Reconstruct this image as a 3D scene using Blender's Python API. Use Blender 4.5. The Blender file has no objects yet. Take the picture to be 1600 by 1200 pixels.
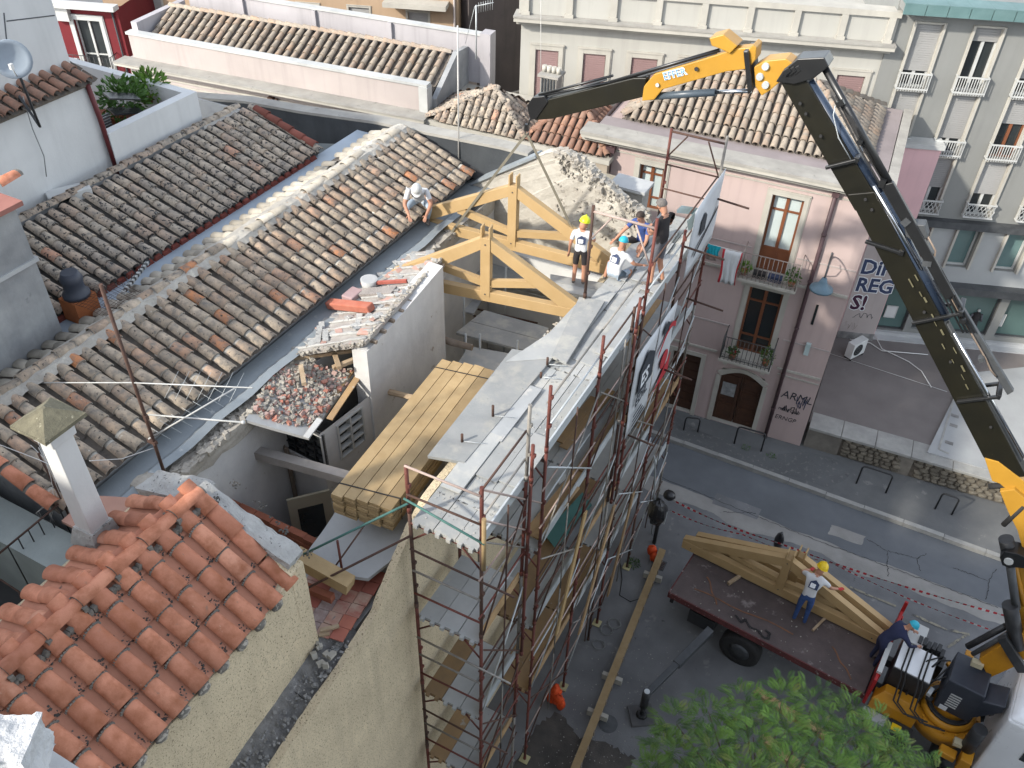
import bpy, bmesh, math, random
from mathutils import Vector, Matrix
random.seed(7)
rnd = random.random
def ru(a, b): return a + (b - a) * random.random()
SC = bpy.context.scene
COL = SC.collection
# ---------------------------------------------------------------- camera
FPX, PIT, ROLL, YAW = 1380.0, math.radians(40.52), math.radians(1.87), math.radians(26.5)
CAM = Vector((0, 0, 17.1))
_cp, _sp, _c, _s, _ca, _sa = math.cos(PIT), math.sin(PIT), math.cos(ROLL), math.sin(ROLL), math.cos(YAW), math.sin(YAW)
_R = Matrix(((_c, -_s, 0), (_s, _c, 0), (0, 0, 1))) @ Matrix(((1, 0, 0), (0, -_sp, -_cp), (0, _cp, -_sp))) @ Matrix(((_ca, _sa, 0), (-_sa, _ca, 0), (0, 0, 1)))
cam = bpy.data.cameras.new('camera'); cam_o = bpy.data.objects.new('camera', cam); COL.objects.link(cam_o)
cam.sensor_width = 36; cam.lens = FPX / 1600 * 36; cam.clip_end = 2000; cam.clip_start = 0.05
M4 = Matrix((_R[0], -_R[1], -_R[2])).transposed().to_4x4(); M4.translation = CAM
cam_o.matrix_world = M4; SC.camera = cam_o
# ---------------------------------------------------------------- light
SUN_D = Vector((0.46, 0.78, -0.55)).normalized()          # the way sunlight travels
w = bpy.data.worlds.new('World'); SC.world = w; w.use_nodes = True
nt = w.node_tree; nt.nodes.clear()
sky = nt.nodes.new('ShaderNodeTexSky'); sky.sky_type = 'NISHITA'; sky.sun_disc = False
sky.sun_elevation = math.asin(-SUN_D.z); sky.sun_rotation = math.atan2(-SUN_D.x, -SUN_D.y)
sky.air_density = 1.0; sky.dust_density = 1.0; sky.ozone_density = 1.0
bg = nt.nodes.new('ShaderNodeBackground'); bg.inputs[1].default_value = 0.15
out = nt.nodes.new('ShaderNodeOutputWorld')
hs = nt.nodes.new('ShaderNodeHueSaturation'); hs.inputs['Saturation'].default_value = 0.4      # pale hazy sky
nt.links.new(sky.outputs[0], hs.inputs['Color']); nt.links.new(hs.outputs[0], bg.inputs[0]); nt.links.new(bg.outputs[0], out.inputs[0])
sun = bpy.data.lights.new('sun', 'SUN'); sun.energy = 2.0; sun.angle = math.radians(2.0); sun.color = (1.0, 0.93, 0.82)
sun_o = bpy.data.objects.new('sun', sun); COL.objects.link(sun_o)
sun_o.location = (-10, -20, 40); sun_o.rotation_euler = SUN_D.to_track_quat('-Z', 'Y').to_euler()
SC.view_settings.view_transform = 'Standard'; SC.view_settings.look = 'None'
SC.view_settings.exposure = 1.55; SC.view_settings.gamma = 1.0; SC.view_settings.use_curve_mapping = False
SC.render.engine = 'CYCLES'
SC.cycles.max_bounces = 6; SC.cycles.diffuse_bounces = 4; SC.cycles.glossy_bounces = 3; SC.cycles.transparent_max_bounces = 6
# ---------------------------------------------------------------- measuring rays
def ray(u, v):
    return _R.transposed() @ Vector(((u - 800) / FPX, (v - 600) / FPX, 1.0))
def pz(u, v, z):
    d = ray(u, v); return CAM + d * ((z - CAM.z) / d.z)
def py(u, v, y):
    d = ray(u, v); return CAM + d * ((y - CAM.y) / d.y)
def px(u, v, x):
    d = ray(u, v); return CAM + d * ((x - CAM.x) / d.x)
# ---------------------------------------------------------------- objects
WL = {}                                                     # world location of every object made
def _link(o, loc, parent):
    COL.objects.link(o)
    WL[o.name] = Vector(loc)
    if parent is not None:
        o.parent = parent; o.location = Vector(loc) - WL[parent.name]
    else:
        o.location = loc
def tag(o, label=None, cat=None, group=None, kind=None):
    if label: o['label'] = label
    if cat: o['category'] = cat
    if group: o['group'] = group
    if kind: o['kind'] = kind
    return o
def thing(name, label, cat, loc, group=None):
    o = bpy.data.objects.new(name, None); o.empty_display_size = 0.2
    _link(o, loc, None); return tag(o, label, cat, group)
def put(name, me, M, parent):
    """an object that shares mesh data, at world matrix M"""
    o = bpy.data.objects.new(name, me); COL.objects.link(o)
    WL[o.name] = M.to_translation()
    if parent is not None:
        o.parent = parent; M = Matrix.Translation(-WL[parent.name]) @ M
    o.matrix_basis = M
    return o
class MB:
    def __init__(s): s.v = []; s.f = []; s.m = []; s.sm = []
    def add(s, vs, fs, mi=0, sm=False):
        b = len(s.v); s.v += [Vector(p) for p in vs]
        for f in fs: s.f.append([b + i for i in f]); s.m.append(mi); s.sm.append(sm)
        return s
    def quad(s, *p, mi=0): return s.add(p, [list(range(len(p)))], mi)
    def hexa(s, p, mi=0):   # 8 points: bottom 0-3, top 4-7
        return s.add(p, [(3, 2, 1, 0), (4, 5, 6, 7), (0, 1, 5, 4), (1, 2, 6, 5), (2, 3, 7, 6), (3, 0, 4, 7)], mi)
    def box(s, x0, x1, y0, y1, z0, z1, mi=0):
        return s.hexa([(x0, y0, z0), (x1, y0, z0), (x1, y1, z0), (x0, y1, z0), (x0, y0, z1), (x1, y0, z1), (x1, y1, z1), (x0, y1, z1)], mi)
    def boxm(s, M, sx, sy, sz, mi=0):
        return s.hexa([M @ Vector((a * sx / 2, b * sy / 2, c * sz / 2)) for c in (-1, 1) for a, b in ((-1, -1), (1, -1), (1, 1), (-1, 1))], mi)
    def bar(s, p, q, wd, ht, up=(0, 0, 1), mi=0):
        p = Vector(p); q = Vector(q); d = q - p; L = d.length; d.normalize()
        up = Vector(up); sd = d.cross(up)
        if sd.length < 1e-4: sd = d.cross(Vector((0, 1, 0)))
        sd.normalize(); u2 = sd.cross(d)
        M = Matrix((sd, d, u2)).transposed().to_4x4(); M.translation = (p + q) / 2
        return s.boxm(M, wd, L, ht, mi)
    def prism(s, pts, vec, mi=0):          # polygon extruded by vec
        n = len(pts); pts = [Vector(p) for p in pts]; vec = Vector(vec)
        fs = [list(range(n))[::-1], list(range(n, 2 * n))] + [(i, (i + 1) % n, n + (i + 1) % n, n + i) for i in range(n)]
        return s.add(pts + [p + vec for p in pts], fs, mi)
    def tube(s, pts, r, n=8, mi=0, caps=True, sm=True):
        pts = [Vector(p) for p in pts]; rings = []; vs = []
        rr = r if isinstance(r, (list, tuple)) else [r] * len(pts)
        ref = None
        for i, p in enumerate(pts):
            d = (pts[min(i + 1, len(pts) - 1)] - pts[max(i - 1, 0)]).normalized()
            if ref is None:
                ref = d.cross(Vector((0, 0, 1)))
                if ref.length < 1e-3: ref = d.cross(Vector((0, 1, 0)))
            a = (ref - d * ref.dot(d)).normalized(); ref = a; b = d.cross(a)
            for k in range(n):
                t = 2 * math.pi * k / n; vs.append(p + (a * math.cos(t) + b * math.sin(t)) * rr[i])
        fs = []
        for i in range(len(pts) - 1):
            for k in range(n): fs.append((i * n + k, i * n + (k + 1) % n, (i + 1) * n + (k + 1) % n, (i + 1) * n + k))
        s.add(vs, fs, mi, sm)
        if caps:
            b = len(s.v) - len(vs)
            s.f.append([b + k for k in range(n)][::-1]); s.m.append(mi); s.sm.append(False)
            s.f.append([b + (len(pts) - 1) * n + k for k in range(n)]); s.m.append(mi); s.sm.append(False)
        return s
    def ball(s, c, rx, ry=None, rz=None, mi=0, n=10, m=6, rot=None, jit=0):
        ry = ry or rx; rz = rz or rx; c = Vector(c); vs = []
        for i in range(m + 1):
            t = math.pi * i / m
            for k in range(n):
                a = 2 * math.pi * k / n
                p = Vector((rx * math.sin(t) * math.cos(a), ry * math.sin(t) * math.sin(a), rz * math.cos(t)))
                if jit: p *= 1 + ru(-jit, jit)
                if rot: p = rot @ p
                vs.append(c + p)
        fs = [(i * n + k, (i + 1) * n + k, (i + 1) * n + (k + 1) % n, i * n + (k + 1) % n) for i in range(m) for k in range(n)]
        return s.add(vs, fs, mi, True)
    def chunk(s, c, r, mi=0):
        c = Vector(c); M = Matrix.Rotation(ru(0, 3.1), 3, 'Z') @ Matrix.Rotation(ru(-.6, .6), 3, 'X'); a, b, d = r * ru(.6, 1.2), r * ru(.5, 1), r * ru(.3, .75)
        return s.hexa([c + M @ Vector((x * a * ru(.6, 1), y * b * ru(.6, 1), z * d)) for z in (-1, 1) for x, y in ((-1, -1), (1, -1), (1, 1), (-1, 1))], mi)
    def bbc(s):
        xs = [p.x for p in s.v]; ys = [p.y for p in s.v]; zs = [p.z for p in s.v]
        return Vector(((min(xs) + max(xs)) / 2, (min(ys) + max(ys)) / 2, (min(zs) + max(zs)) / 2))
    def mesh(s, name, mats, c=Vector((0, 0, 0)), bevel=0):
        me = bpy.data.meshes.new(name)
        me.from_pydata([p - c for p in s.v], [], s.f)
        for m in (mats if isinstance(mats, (list, tuple)) else [mats]): me.materials.append(m)
        me.polygons.foreach_set('material_index', s.m); me.polygons.foreach_set('use_smooth', s.sm)
        me.update(); return me
    def build(s, name, mats, parent=None, bevel=0.0, rough=None):
        c = s.bbc()
        o = bpy.data.objects.new(name, s.mesh(name, mats, c)); _link(o, c, parent)
        if bevel:
            b = o.modifiers.new('bevel', 'BEVEL'); b.width = bevel; b.segments = 2; b.limit_method = 'ANGLE'; b.angle_limit = 0.7
        return o
def subdivided(mb, cuts, amp, scale=1.0, seed=0, keepz=False):
    """triangulate, subdivide and roughen what an MB holds; returns a new MB"""
    from mathutils import noise
    bm = bmesh.new(); vs = [bm.verts.new(p) for p in mb.v]
    for f, m in zip(mb.f, mb.m):
        try:
            fc = bm.faces.new([vs[i] for i in f]); fc.material_index = m
        except ValueError: pass
    bmesh.ops.remove_doubles(bm, verts=bm.verts, dist=1e-4)
    for e_len in cuts:
        es = [e for e in bm.edges if e.calc_length() > e_len]
        if es: bmesh.ops.subdivide_edges(bm, edges=es, cuts=1, use_grid_fill=True)
    bmesh.ops.recalc_face_normals(bm, faces=bm.faces)
    bm.normal_update()
    for v in bm.verts:
        k = v.co * scale + Vector((seed * 3.1, seed * 1.7, seed))
        h = noise.noise(k) + 0.5 * noise.noise(k * 2.3) + 0.3 * noise.noise(k * 5.1)
        v.co += v.normal * amp * h
    bm.verts.index_update()
    r = MB(); r.v = [v.co.copy() for v in bm.verts]
    for f in bm.faces: r.f.append([v.index for v in f.verts]); r.m.append(f.material_index); r.sm.append(False)
    bm.free(); return r
class Fr:
    """frame of a facade: u along it (to the right), d out of it, z up"""
    def __init__(s, ox, oy, deg):
        t = math.radians(deg); s.o = Vector((ox, oy, 0)); s.e = Vector((math.cos(t), math.sin(t), 0)); s.n = Vector((math.sin(t), -math.cos(t), 0))
    def P(s, u, d, z): return s.o + s.e * u + s.n * d + Vector((0, 0, z))
    def px(s, U, V, d=0.0):
        r = ray(U, V); p0 = s.o + s.n * d; t = (p0 - CAM).dot(s.n) / r.dot(s.n); q = CAM + r * t
        return ((q - s.o).dot(s.e), q.z)
    def box(s, mb, u0, u1, d0, d1, z0, z1, mi=0):
        return mb.hexa([s.P(u0, d1, z0), s.P(u1, d1, z0), s.P(u1, d0, z0), s.P(u0, d0, z0), s.P(u0, d1, z1), s.P(u1, d1, z1), s.P(u1, d0, z1), s.P(u0, d0, z1)], mi)
    def wall(s, mb, u0, u1, z0, z1, holes, rev=0.22, mi=0, mr=None, d=0.0):
        mr = mi if mr is None else mr
        us = sorted({u0, u1, *[min(max(h[0], u0), u1) for h in holes], *[min(max(h[1], u0), u1) for h in holes]})
        zs = sorted({z0, z1, *[min(max(h[2], z0), z1) for h in holes], *[min(max(h[3], z0), z1) for h in holes]})
        for a, b in zip(us, us[1:]):
            for c, e in zip(zs, zs[1:]):
                mu, mz = (a + b) / 2, (c + e) / 2
                if any(h[0] < mu < h[1] and h[2] < mz < h[3] for h in holes): continue
                mb.quad(s.P(a, d, c), s.P(b, d, c), s.P(b, d, e), s.P(a, d, e), mi=mi)
        for h in holes:
            a, b, c, e = h[:4]
            for q in (((a, c), (a, e)), ((b, e), (b, c)), ((a, e), (b, e)), ((b, c), (a, c))):
                (ua, za), (ub, zb) = q
                mb.quad(s.P(ua, d, za), s.P(ub, d, zb), s.P(ub, d - rev, zb), s.P(ua, d - rev, za), mi=mr)
# ---------------------------------------------------------------- materials
MATS = {}
def mat(name, col, col2=None, scale=3.0, rough=0.85, bump=0.0, bscale=None, metal=0.0, vary=0.0, spot=None, spot2=None, streak=0.0, ramp=None, emit=None, spec=0.4, big=0.15, stretch=None):
    if name in MATS: return MATS[name]
    m = bpy.data.materials.new(name); m.use_nodes = True; MATS[name] = m
    t = m.node_tree; N = t.nodes; L = t.links; b = N['Principled BSDF']
    geo = N.new('ShaderNodeNewGeometry'); pos = geo.outputs['Position']
    if stretch:
        mp = N.new('ShaderNodeMapping'); mp.inputs['Scale'].default_value = stretch; L.new(pos, mp.inputs[0]); pos = mp.outputs[0]
    def noise(sc, det=5.0, rgh=0.6):
        n = N.new('ShaderNodeTexNoise'); n.inputs['Scale'].default_value = sc; n.inputs['Detail'].default_value = det; n.inputs['Roughness'].default_value = rgh
        L.new(pos, n.inputs['Vector']); return n.outputs['Fac']
    def rampf(fac, a, c):
        r = N.new('ShaderNodeMapRange'); r.inputs[1].default_value = a; r.inputs[2].default_value = c; L.new(fac, r.inputs[0]); return r.outputs[0]
    def mix(fac, A, B, mode='MIX'):
        x = N.new('ShaderNodeMix'); x.data_type = 'RGBA'; x.blend_type = mode
        if isinstance(fac, float): x.inputs[0].default_value = fac
        else: L.new(fac, x.inputs[0])
        for i, c in ((6, A), (7, B)):
            if isinstance(c, tuple): x.inputs[i].default_value = (*c, 1) if len(c) == 3 else c
            else: L.new(c, x.inputs[i])
        return x.outputs[2]
    if ramp:
        oi = N.new('ShaderNodeObjectInfo'); cr = N.new('ShaderNodeValToRGB'); cr.color_ramp.interpolation = 'LINEAR'
        el = cr.color_ramp.elements
        for i, (p, c) in enumerate(ramp):
            e = el[i] if i < 2 else el.new(p)
            e.position = p; e.color = (*c, 1)
        L.new(oi.outputs['Random'], cr.inputs[0]); cur = cr.outputs[0]
        if col2: cur = mix(rampf(noise(scale), .4, .7), cur, col2)
    else:
        cur = mix(rampf(noise(scale), .3, .7), col, col2 or tuple(c * .8 for c in col))
    if big:
        f = rampf(noise(scale * .17 + .15, 3), .3, .7)
        g = N.new('ShaderNodeMapRange'); g.inputs[3].default_value = 1 - big; g.inputs[4].default_value = 1 + big * .6; L.new(f, g.inputs[0])
        cur = mix(1.0, cur, g.outputs[0], 'MULTIPLY')
    for sp in (spot, spot2):
        if sp:
            c, sc, th = sp[:3]; sharp = sp[3] if len(sp) > 3 else .05
            cur = mix(rampf(noise(sc, 6, .65), th, th + sharp), cur, c)
    if streak:
        mp = N.new('ShaderNodeMapping'); mp.inputs['Scale'].default_value = (5, 5, .35); L.new(geo.outputs['Position'], mp.inputs[0])
        n = N.new('ShaderNodeTexNoise'); n.inputs['Scale'].default_value = 1.2; n.inputs['Detail'].default_value = 4; L.new(mp.outputs[0], n.inputs['Vector'])
        f = rampf(n.outputs['Fac'], .5, .75)
        k = N.new('ShaderNodeMath'); k.operation = 'MULTIPLY'; k.inputs[1].default_value = streak; L.new(f, k.inputs[0])
        cur = mix(k.outputs[0], cur, tuple(c * .35 for c in col))
    if vary:
        oi = N.new('ShaderNodeObjectInfo')
        g = N.new('ShaderNodeMapRange'); g.inputs[3].default_value = 1 - vary; g.inputs[4].default_value = 1 + vary * .7; L.new(oi.outputs['Random'], g.inputs[0])
        cur = mix(1.0, cur, g.outputs[0], 'MULTIPLY')
    L.new(cur, b.inputs['Base Color'])
    b.inputs['Metallic'].default_value = metal; b.inputs['Specular IOR Level'].default_value = spec
    rr = N.new('ShaderNodeMapRange'); rr.inputs[3].default_value = max(rough - .1, .05); rr.inputs[4].default_value = min(rough + .1, 1)
    L.new(noise(scale * 2.3, 3), rr.inputs[0]); L.new(rr.outputs[0], b.inputs['Roughness'])
    if bump:
        bp = N.new('ShaderNodeBump'); bp.inputs['Strength'].default_value = min(1, bump); bp.inputs['Distance'].default_value = 0.02 * max(1, bump)
        L.new(noise(bscale or scale * 4, 6, .65), bp.inputs['Height']); L.new(bp.outputs[0], b.inputs['Normal'])
    if emit: b.inputs['Emission Color'].default_value = (*emit, 1); b.inputs['Emission Strength'].default_value = 1
    return m
plaster_white = mat('white plaster', (.60, .61, .605), (.53, .54, .54), 1.3, .9, .15, 30, streak=.12, big=.1)
plaster_site = mat('peeling white plaster', (.60, .60, .59), (.50, .50, .50), 2.2, .9, .4, 12, spot=((.32, .29, .26), 2.3, .66, .03), spot2=((.42, .38, .33), 9, .7, .05), streak=.1)
plaster_beige = mat('beige render', (.70, .59, .41), (.61, .51, .35), 2.2, .93, 1.0, 26, spot=((.19, .15, .095), 40, .575, .05), spot2=((.44, .37, .25), 9, .60, .1), big=.14, streak=.22)
plaster_pink = mat('pink plaster', (.44, .35, .332), (.405, .322, .306), .9, .9, .1, 30, streak=.12, big=.1, spot=((.35, .295, .285), 1.7, .68, .08))
plaster_pink2 = mat('pale pink plaster', (.40, .355, .34), (.36, .32, .305), 1.1, .9, .1, 30, streak=.2, big=.1)
plaster_rose = mat('rose plaster', (.62, .40, .41), (.57, .37, .38), 1.0, .9, .1, 30, streak=.1)
plaster_grey = mat('grey plaster', (.22, .225, .215), (.20, .205, .197), .7, .9, .08, 30, streak=.12, big=.08)
plaster_tan = mat('tan plaster', (.38, .275, .185), (.345, .25, .165), .6, .9, .08, 30, streak=.15, big=.08)
plaster_red = mat('dark red plaster', (.14, .014, .019), (.12, .012, .016), 1.0, .9, .08, 30, streak=.08)
plaster_cream = mat('cream plaster', (.40, .395, .365), (.365, .36, .33), .8, .9, .08, 30, streak=.15, big=.06)
plaster_smoke = mat('smoky grey render', (.40, .41, .41), (.22, .23, .24), 1.3, .9, .3, 20, spot=((.07, .075, .08), 1.8, .64, .12), streak=.25)
stone_trim = mat('light stone trim', (.42, .405, .36), (.37, .355, .315), 2.5, .85, .1, 30, streak=.15)
stone_grey = mat('weathered cornice stone', (.34, .33, .30), (.26, .25, .23), 3, .9, .3, 25, spot=((.16, .155, .145), 5, .62, .1))
slab_mauve = mat('mauve gutter slab', (.27, .235, .235), (.23, .20, .20), 2.2, .8, .2, 25)
tar = mat('tarred render', (.034, .039, .045), (.055, .062, .068), 1.6, .75, .5, 14, spot=((.16, .165, .16), 2.1, .70, .1), streak=.2)
cement = mat('grey cement', (.43, .44, .44), (.36, .37, .375), 2.0, .9, .3, 25, spot=((.25, .25, .25), 14, .68, .05))
mortar = mat('old mortar', (.46, .44, .39), (.33, .31, .28), 5, .95, .8, 22, spot=((.62, .59, .51), 3.2, .58, .1), spot2=((.13, .12, .11), 13, .66, .05))
mortar_white = mat('whitish mortar', (.43, .43, .415), (.33, .33, .32), 6, .95, .8, 30, spot=((.10, .10, .10), 16, .6, .05))
rubble_m = mat('pale rubble', (.31, .285, .25), (.40, .375, .325), 4.5, .95, 1.0, 18, spot=((.20, .175, .15), 7, .64, .06))
rubble_dark = mat('grey grit', (.27, .265, .26), (.13, .13, .13), 6, .95, 1.0, 30, spot=((.40, .40, .39), 11, .62, .06))
zinc = mat('galvanised steel', (.50, .53, .54), (.42, .45, .46), 4, .55, .05, 30, metal=.35, vary=.12)
deck_m = mat('dusty steel deck', (.29, .305, .305), (.35, .355, .35), 3.5, .8, .2, 40, metal=.05, vary=.22, spot=((.40, .395, .365), 2.6, .50, .15), spot2=((.24, .23, .21), 9, .67, .06), big=.15)
deck_low = mat('weathered steel deck', (.42, .435, .44), (.34, .355, .36), 3, .7, .1, 30, metal=.15, vary=.15, spot=((.46, .45, .43), 3, .6, .1), spot2=((.16, .15, .14), 9, .68, .06))
lead = mat('grey lead flashing', (.30, .335, .355), (.24, .27, .29), 2.2, .6, .15, 20, metal=.2, spot=((.42, .44, .44), 4, .62, .1))
rust_red = mat('red oxide paint', (.155, .042, .031), (.105, .036, .028), 9, .7, .2, 50, spot=((.30, .25, .22), 22, .66, .04), vary=.25)
rust_brown = mat('rusty steel', (.10, .052, .036), (.06, .036, .03), 10, .8, .2, 50, vary=.2, spot=((.28, .25, .22), 25, .68, .04))
pole_grey = mat('grey scaffold tube', (.20, .19, .175), (.30, .28, .25), 12, .6, .1, 60, metal=.3, vary=.2)
pole_pale = mat('pale pink dusty tube', (.42, .33, .29), (.34, .26, .23), 12, .7, .1, 60, vary=.2)
pole_green = mat('green tube', (.06, .17, .15), (.05, .12, .11), 12, .6, .1, 60)
wood_new = mat('new larch timber', (.43, .30, .15), (.385, .26, .12), 3, .6, .08, 40, vary=.08, big=.08, spot=((.32, .17, .06), 11, .72, .03))
wood_stack = mat('sawn pine plank', (.37, .27, .145), (.30, .21, .105), 5, .75, .12, 40, vary=.22, spot=((.24, .15, .06), 9, .70, .04))
wood_deck = mat('scaffold board', (.36, .235, .115), (.28, .19, .11), 4, .8, .1, 40, vary=.35, spot=((.40, .38, .34), 5, .64, .08))
wood_old = mat('old grey timber', (.28, .235, .19), (.19, .15, .115), 6, .9, .4, 30, spot=((.45, .42, .38), 4, .62, .1))
wood_log = mat('pale split log', (.46, .36, .25), (.33, .24, .15), 5, .9, .5, 20)
wood_door = mat('dark brown door', (.075, .035, .02), (.05, .025, .016), 5, .5, .05, 40)
wood_brown = mat('reddish brown frame', (.20, .075, .035), (.16, .06, .03), 5, .45, .05, 40)
black_metal = mat('black painted steel', (.02, .021, .023), (.03, .031, .033), 8, .45, .03, 40)
black_gloss = mat('glossy black steel', (.009, .0095, .0105), (.014, .0145, .015), 2, .34, .03, 20, spec=.6, spot=((.09, .085, .04), 7, .70, .04))
boom_side = mat('worn olive black steel', (.0125, .0115, .0065), (.008, .0078, .0055), 2.5, .42, .05, 20, spec=.35, spot=((.07, .065, .04), 9, .70, .04))
grey_metal = mat('dark grey steel', (.09, .095, .10), (.06, .065, .07), 6, .5, .05, 40, metal=.3)
chrome = mat('chromed rod', (.62, .64, .66), (.55, .57, .6), 6, .2, .02, 40, metal=1.0)
yellow = mat('yellow crane paint', (.42, .225, .03), (.37, .195, .025), 3, .4, .03, 30, spot=((.28, .15, .03), 9, .74, .04))
orange_paint = mat('amber crane paint', (.48, .22, .013), (.40, .18, .012), 4, .45, .05, 30, spot=((.09, .06, .03), 8, .68, .06))
white_paint = mat('white truck paint', (.72, .74, .76), (.68, .70, .72), 2, .3, .02, 20, spot=((.45, .45, .44), 25, .76, .03))
red_paint = mat('red tailboard paint', (.33, .015, .016), (.26, .013, .014), 3, .45, .05, 30, spot=((.10, .03, .025), 12, .70, .05))
bed_m = mat('scuffed brown platform', (.115, .09, .086), (.078, .062, .06), 2.5, .85, .3, 30, spot=((.24, .21, .20), 3.5, .60, .12), spot2=((.03, .025, .025), 7, .68, .06))
rubber = mat('black rubber', (.018, .018, .019), (.028, .028, .028), 8, .8, .2, 50)
glass_teal = mat('pale curtained glass', (.50, .57, .57), (.42, .49, .49), 1.5, .12, spec=.7)
glass_dark = mat('dark window glass', (.018, .022, .024), (.03, .035, .036), 1.0, .08, spec=.7)
glass_shop = mat('shop window glass', (.09, .15, .14), (.07, .12, .115), .6, .08, spec=.7)
shutter_m = mat('roller shutter', (.31, .31, .305), (.27, .27, .265), 1.2, .6, vary=.12, big=.1)
shutter_mauve = mat('mauve shutter', (.28, .185, .18), (.25, .165, .16), 2, .7, vary=.08)
white_metal = mat('white painted metal', (.47, .48, .47), (.42, .43, .42), 5, .5)
grey_ac = mat('pale appliance casing', (.58, .59, .58), (.52, .53, .52), 4, .5)
brick_m = mat('terracotta hollow brick', (.27, .095, .055), (.22, .075, .045), 6, .9, .3, 40, vary=.2, spot=((.36, .22, .17), 10, .66, .08))
terra = mat('orange terracotta', (.46, .185, .10), (.40, .15, .075), 5, .85, .2, 40, spot=((.30, .26, .24), 5, .66, .08))
tile_floor = mat('old floor tile', (.40, .135, .10), (.36, .12, .09), 5, .7, .1, 40, ramp=[(0, (.33, .10, .08)), (.4, (.42, .15, .10)), (.7, (.50, .36, .28)), (1, (.45, .30, .26))])
tile_pat = mat('patterned floor tile', (.42, .35, .33), (.28, .20, .19), 14, .7, .1, 40)
asphalt = mat('worn asphalt', (.18, .184, .19), (.135, .14, .146), 1.7, .9, .6, 60, spot=((.27, .265, .255), 1.6, .62, .1), spot2=((.075, .076, .08), 5.5, .66, .06), big=.25)
asphalt_smooth = mat('smooth asphalt', (.13, .14, .152), (.115, .125, .137), 2.2, .85, .3, 80, big=.15)
concrete_patch = mat('pale cracked concrete', (.29, .285, .27), (.235, .23, .218), 2.6, .9, .5, 40, spot=((.10, .10, .10), 6, .68, .05))
pavement_m = mat('dark pavement', (.11, .115, .118), (.14, .144, .144), 2, .9, .5, 60, spot=((.19, .19, .185), 3, .62, .06))
kerb_m = mat('kerb stone', (.33, .33, .31), (.25, .25, .24), 4, .9, .3, 40)
terrace_m = mat('terrace paving', (.15, .135, .13), (.18, .163, .157), 1.3, .85, .3, 40, spot=((.05, .05, .05), .9, .68, .12), spot2=((.20, .19, .185), 4, .68, .06))
stone_wall = mat('rubble stone', (.19, .17, .135), (.13, .115, .09), 6, .95, .8, 25, vary=.3)
white_floor = mat('white slab with shade tone', (.34, .355, .36), (.29, .30, .305), 1.5, .8, spot=((.17, .175, .175), 3, .70, .06))  # white slab's colour darkened to stand in for the shade on it
skin_m = mat('skin', (.42, .22, .145), (.38, .19, .12), 8, .6, big=.05)
cloth_white = mat('white cotton', (.56, .57, .585), (.51, .52, .53), 8, .9, .3, 18, big=.06)
cloth_black = mat('black cotton', (.022, .02, .022), (.035, .03, .03), 8, .9, .3, 18)
cloth_grey = mat('grey shorts cloth', (.115, .115, .13), (.085, .085, .10), 8, .9, .3, 18)
cloth_blue = mat('blue cotton', (.045, .085, .26), (.035, .065, .20), 8, .9, .3, 18)
cloth_navy = mat('navy cotton', (.018, .024, .06), (.025, .03, .075), 8, .9, .3, 18)
cloth_denim = mat('blue denim', (.025, .055, .16), (.04, .085, .23), 9, .9, .4, 18)
cloth_pale = mat('pale blue denim', (.36, .43, .50), (.30, .37, .44), 8, .9, .3, 18)
shoe_m = mat('dusty work shoe', (.16, .145, .13), (.09, .08, .075), 14, .9, .3, 40)
hair_grey = mat('cropped grey hair', (.16, .145, .135), (.10, .09, .085), 30, .8, .3, 80)
hair_dark = mat('dark hair', (.03, .022, .018), (.045, .03, .025), 30, .7, .3, 80)
helm_lime = mat('lime helmet', (.62, .72, .02), (.58, .66, .02), 3, .35)
helm_yellow = mat('yellow helmet', (.72, .50, .01), (.66, .45, .01), 3, .35)
helm_cyan = mat('cyan cap', (.03, .42, .56), (.025, .36, .48), 4, .5)
glove_red = mat('red glove', (.45, .03, .03), (.38, .03, .03), 8, .7)
orange_mesh = mat('orange safety netting', (.66, .075, .012), (.52, .055, .01), 7, .7, .4, 40)
plastic_black = mat('black polythene', (.012, .012, .014), (.02, .02, .022), 5, .3, .5, 12, spec=.6)
tarp_pale = mat('pale blue sheeting', (.44, .54, .54), (.38, .48, .48), 3, .45, .2, 12)
rope_m = mat('grey webbing sling', (.17, .155, .12), (.13, .12, .09), 10, .9)
cable_w = mat('white cable', (.66, .66, .64), (.6, .6, .58), 8, .7)
banner_w = mat('white banner vinyl', (.55, .57, .59), (.50, .52, .54), 3, .5, .1, 10)
ink = mat('black print', (.02, .025, .035), (.03, .035, .045), 9, .7)
ink_navy = mat('navy print', (.03, .045, .10), (.04, .055, .11), 9, .8)
ink_red = mat('red print', (.42, .02, .03), (.36, .02, .03), 6, .6)
ink_white = mat('white print', (.70, .72, .74), (.66, .68, .70), 6, .6)
graf_purple = mat('dark purple spray paint', (.03, .014, .035), (.06, .012, .03), 1.6, .8)
leaf_m = mat('bright pinnate leaf', (.085, .185, .02), (.12, .22, .028), 2.2, .55, big=.35, spot=((.20, .25, .05), 3.0, .64, .1))
leaf_dark = mat('dark pinnate leaf', (.038, .10, .014), (.058, .13, .02), 2.2, .55, big=.35)
bark = mat('grey brown bark', (.15, .115, .085), (.09, .07, .055), 8, .95, .8, 30)
pot_m = mat('terracotta pot', (.33, .13, .075), (.28, .11, .06), 5, .85)
copper = mat('verdigris copper', (.12, .20, .20), (.085, .155, .155), 2.2, .6, .1, 20, spot=((.08, .15, .15), 3, .62, .1))
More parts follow.
